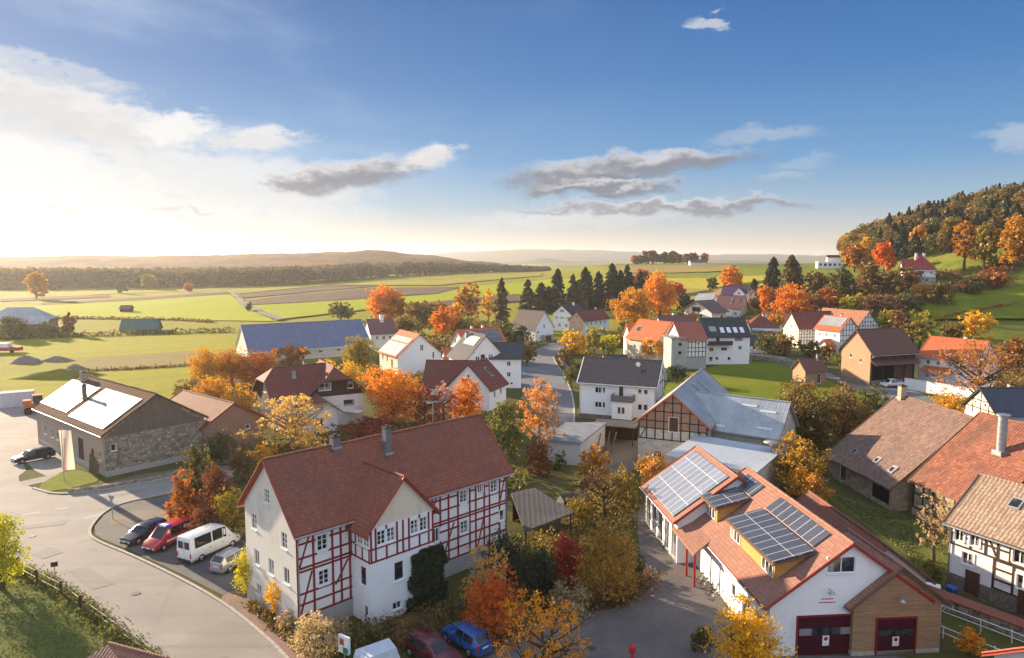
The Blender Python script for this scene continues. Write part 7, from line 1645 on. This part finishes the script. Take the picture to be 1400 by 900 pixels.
for x in (-1.2, 1.2):
    for s_ in (-1, 1): mb = MB(); mb.tube([(x, s_*.8, .65), (x, s_*1.2, .65)], .65, 14); mb.build('wheel', RUBBER, r)
r = thing('container', 'pale container cut by the frame edge at the barn yard', 'container', (-92, 128, 0), R(30)); mb = MB(); mb.box((0, 0, 1.3), (6, 2.4, 2.6)); mb.build('box', sheetmetal('container sheet', (.55, .55, .58), (.48, .47, .5)), r); mb = MB(); mb.box((0, 0, 2.66), (6.1, 2.5, .1)); mb.build('roof', ZINC, r)
def mound(label, x, y, rx, ry, h, m, name='earth_mound', rz=0):
    mb = MB(); n = 26; k = 9; vs = []; fs = []
    for j in range(k+1):
        for i in range(n):
            t = 2*math.pi*i/n; q = 1-j/k; z = h*(1-q*q)**1.0*(1 if j else 0)
            a = 1+.18*mnoise.noise(Vector((math.cos(t)*1.5+x, math.sin(t)*1.5+y, j*.3)))
            vs.append((rx*q*a*math.cos(t), ry*q*a*math.sin(t), h*(1-q**1.6)*a-.05))
    for j in range(k):
        for i in range(n): fs.append((j*n+i, j*n+(i+1) % n, (j+1)*n+(i+1) % n, (j+1)*n+i))
    mb.mesh(vs, fs, 0, True); o = mb.build(name, m, uv=False); o.location = (x, y, terr(x, y)); o.rotation_euler = (0, 0, R(rz)); tag(o, label, 'mound')
SOIL = grass('mound soil', (.22, .17, .14), (.26, .20, .17), (.18, .17, .06), .1, 1.2)
BANKG = grass('rough bank grass', (.17, .17, .025), (.21, .20, .03), (.19, .14, .05), .12, 1.4)
mound('long grassy earth bank behind the stone barn', -104, 160, 10.5, 3.2, 1.9, BANKG, rz=14); mound('grey violet gravel heap left of the earth bank', -128, 183, 4.4, 3, 1.9, SOIL); mound('brown soil heap beyond the earth bank', -122, 186, 5, 2.5, 1.3, SOIL); mound('small violet gravel heap at the right end of the earth bank', -107, 170, 3, 2.2, 1.6, SOIL)
# field hedge (ground cover that reads as one band)
def hedge_band(name, pts, w, h, col, n, leaf, seed):
    rng = np.random.default_rng(seed); P = []
    L = [math.hypot(b[0]-a[0], b[1]-a[1]) for a, b in zip(pts, pts[1:])]; tot = sum(L)
    for (a, b), l in zip(zip(pts, pts[1:]), L):
        m = int(n*l/tot); t = rng.random(m); lump = .55+.45*np.sin(t*l*1.1+rng.random()*6)*np.sin(t*l*.37+1)
        x = a[0]+(b[0]-a[0])*t; y = a[1]+(b[1]-a[1])*t; d = rng.normal(0, w*.32, m); dx, dy = (b[0]-a[0])/l, (b[1]-a[1])/l
        z = np.array([terr(float(p), float(q)) for p, q in zip(x, y)]) + rng.random(m)**1.3*h*(.55+.5*np.abs(lump))
        P.append(np.stack([x-dy*d, y+dx*d, z], 1))
    P = np.concatenate(P); V, s_ = leaf_arrays(P, leaf, rng, rng.random(len(P))); me = leaves_to_mesh(name, V, s_); me.materials.append(fmat(col)); o = bpy.data.objects.new(name, me); COL.objects.link(o); o['kind'] = 'stuff'
hedge_band('hedge_strip', [(-45.2, 60.2), (-39.2, 56.6), (-33.0, 52.0), (-28.8, 48.4), (-24.6, 45.0), (-22.6, 43.4)], 1.4, .55, 'olive', 5600, .20, 1)
hedge_band('field_hedge', [(-175, 236), (-140, 250), (-104, 262)], 3, 2.0, 'olive', 1500, .8, 2)
hedge_band('field_hedge', [(-235, 322), (-185, 318), (-150, 312), (-128, 300)], 3, 1.5, 'olivebrown', 1200, .9, 3)
hedge_band('field_hedge', [(-104, 168.5), (-92, 172.5), (-80, 178.5), (-70, 186.5)], 1.5, .7, 'olivebrown', 1200, .5, 4)
hedge_band('garden_undergrowth', [(-12.5, 47.5), (-8.0, 48.8), (-4.0, 51.0), (0, 53.5), (3, 56.5)], 3.2, 1.0, 'olivebrown', 4200, .24, 5)
hedge_band('garden_undergrowth', [(-20.6, 52.6), (-18.0, 50.0), (-15.2, 46.9), (-12.6, 45.4)], .7, .9, 'olivebrown', 1500, .22, 6)
hedge_band('garden_undergrowth', [(-1.0, 60.0), (4.0, 62.0), (8.5, 68.0), (11.0, 76.0), (12.0, 84.0)], 5.0, 1.5, 'olivebrown', 6500, .3, 7)
hedge_band('garden_undergrowth', [(1.5, 52.2), (5.0, 52.8), (9.0, 53.6), (11.5, 58.0)], 2.4, 1.0, 'brown', 3200, .24, 8)
hedge_band('garden_undergrowth', [(-36, 92), (-30, 96), (-24, 104), (-14, 112), (-6, 118)], 8.0, 2.2, 'olivebrown', 5200, .45, 9)
hedge_band('garden_undergrowth', [(-22, 76), (-14, 80), (-6, 82), (2, 82)], 7.0, 2.2, 'olive', 5200, .4, 10)
hedge_band('slope_scrub', [(96, 268), (118, 282), (140, 290), (165, 300), (186, 292)], 22, 3.6, 'olivebrown', 6000, 1.1, 11)
hedge_band('slope_scrub', [(120, 262), (135, 262), (150, 268), (172, 276), (196, 285)], 9, 2.6, 'brown', 3000, 1.0, 12)
hedge_band('forest_edge_scrub', [(188, 282), (205, 290), (225, 300), (250, 312)], 7, 3.2, 'rust', 2600, 1.1, 13)
hedge_band('garden_undergrowth', [(-30, 212), (-14, 214), (4, 222), (0, 232), (-30, 226)], 9, 4.0, 'olivebrown', 3600, .9, 14)
hedge_band('garden_undergrowth', [(34, 214), (48, 226), (60, 232), (66, 222)], 10, 3.5, 'olive', 3000, .9, 15)
hedge_band('garden_undergrowth', [(17, 168), (21, 172), (26, 176), (30, 172)], 6, 2.2, 'olive', 2600, .55, 16)
hedge_band('garden_undergrowth', [(44, 118), (52, 116), (60, 116), (66, 121)], 6, 2.0, 'olivebrown', 3600, .45, 17)
hedge_band('garden_undergrowth', [(36, 84), (38, 92), (42, 100), (50, 106)], 5, 1.6, 'olivebrown', 3600, .4, 18)
hedge_band('meadow_hedge', [(150, 246), (165, 250), (184, 256)], 2.5, 1.8, 'rustorange', 1600, .7, 21)
hedge_band('garden_undergrowth', [(58, 196), (70, 212), (84, 226), (90, 240)], 8, 2.6, 'olivebrown', 3600, .7, 22)
hedge_band('garden_undergrowth', [(84, 176), (92, 186), (104, 196), (116, 206)], 8, 3.0, 'olive', 3600, .7, 23)
hedge_band('garden_undergrowth', [(-20, 152), (-14, 162), (-12, 178), (-2, 196)], 6, 2.4, 'olivebrown', 3600, .6, 24)
# ivy on the bay corner
rng = np.random.default_rng(3); n = 7200; pts = []
while len(pts) < n:
    sp = rng.uniform(2.4, 7.8); zz_ = rng.uniform(.0, 5.3)
    nv = mnoise.noise(Vector((sp*1.1, zz_*.9, 4.0)))
    lo = 3.5 - .55*(zz_ < 1.0) + .25*math.sin(zz_*2.1) + .5*nv; hi = 7.0+.6*nv-.10*zz_; tp = 4.7+.5*nv-.25*abs(sp-5.2)
    if lo < sp < hi and zz_ < tp: pts.append(bay.root.matrix_basis @ bay.Q('R', sp, zz_, .05+(.25+.55*abs(nv)+.25*(zz_ < 1.5))*rng.random()))
n = len(pts)
V, s_ = leaf_arrays(np.array([tuple(p) for p in pts]), .26, rng, rng.random(n)); me = leaves_to_mesh('ivy', V, s_); me.materials.append(fmat('darkgreen')); o = bpy.data.objects.new('ivy', me); COL.objects.link(o); tag(o, 'dark green ivy climbing the right corner of the white bay', 'ivy')
sheet('verge', wobble([(-42.5, 72.0), (-41.3, 73.6), (-35.0, 73.2), (-35.8, 71.0), (-41.0, 69.2)], 1.2, .25, 9), .055, DIRT)
for i, (x, y) in enumerate(((-30.5, 54.6), (-47.0, 66.5), (5.5, 46.5), (14.0, 60.5))):
    mb = MB(); mb.tube([(0, 0, .0), (0, 0, .05)], .33, 16); o = mb.build('manhole_cover', plain('cast iron', (.07, .068, .065), .6, .4, .3)); o.location = (x, y, .0); tag(o, ('round iron manhole cover in the wide road beside the kerb of the parking bay', 'round iron manhole cover in the road junction by the dashed marks', 'round iron manhole cover in the courtyard near the hydrant', 'round iron manhole cover in the courtyard before the white pillars')[i], 'manhole cover')
# lawn blades near the camera
def tufts(name, poly, n, h, col, seed):
    rng = np.random.default_rng(seed); xs = [p[0] for p in poly]; ys = [p[1] for p in poly]; P = []
    while len(P) < n:
        x, y = rng.uniform(min(xs), max(xs)), rng.uniform(min(ys), max(ys)); ins = False
        for (x1, y1), (x2, y2) in zip(poly, poly[1:]+poly[:1]):
            if (y1 > y) != (y2 > y) and x < (x2-x1)*(y-y1)/(y2-y1)+x1: ins = not ins
        if ins and mnoise.noise(Vector((x*.35, y*.35, seed))) > -.25: P.append((x, y, h*.4*rng.random()))
    V, s_ = leaf_arrays(np.array(P), h, rng, rng.random(n)); me = leaves_to_mesh(name, V, s_); me.materials.append(fmat(col)); o = bpy.data.objects.new(name, me); COL.objects.link(o); o['kind'] = 'stuff'
FOL['grassy'] = ((.085, .10, .022), (.19, .19, .05))
tufts('grass', [(-52, 61), (-45.8, 60), (-39.5, 56.6), (-33.4, 52), (-27.3, 47), (-24.2, 44.6), (-26, 41), (-40, 44)], 7000, .16, 'grassy', 2)
tufts('grass', [(36.6, 79), (40.7, 72.4), (47, 74), (37, 57.5), (34, 56), (36.4, 62), (36.4, 73)], 4500, .2, 'grassy', 3)
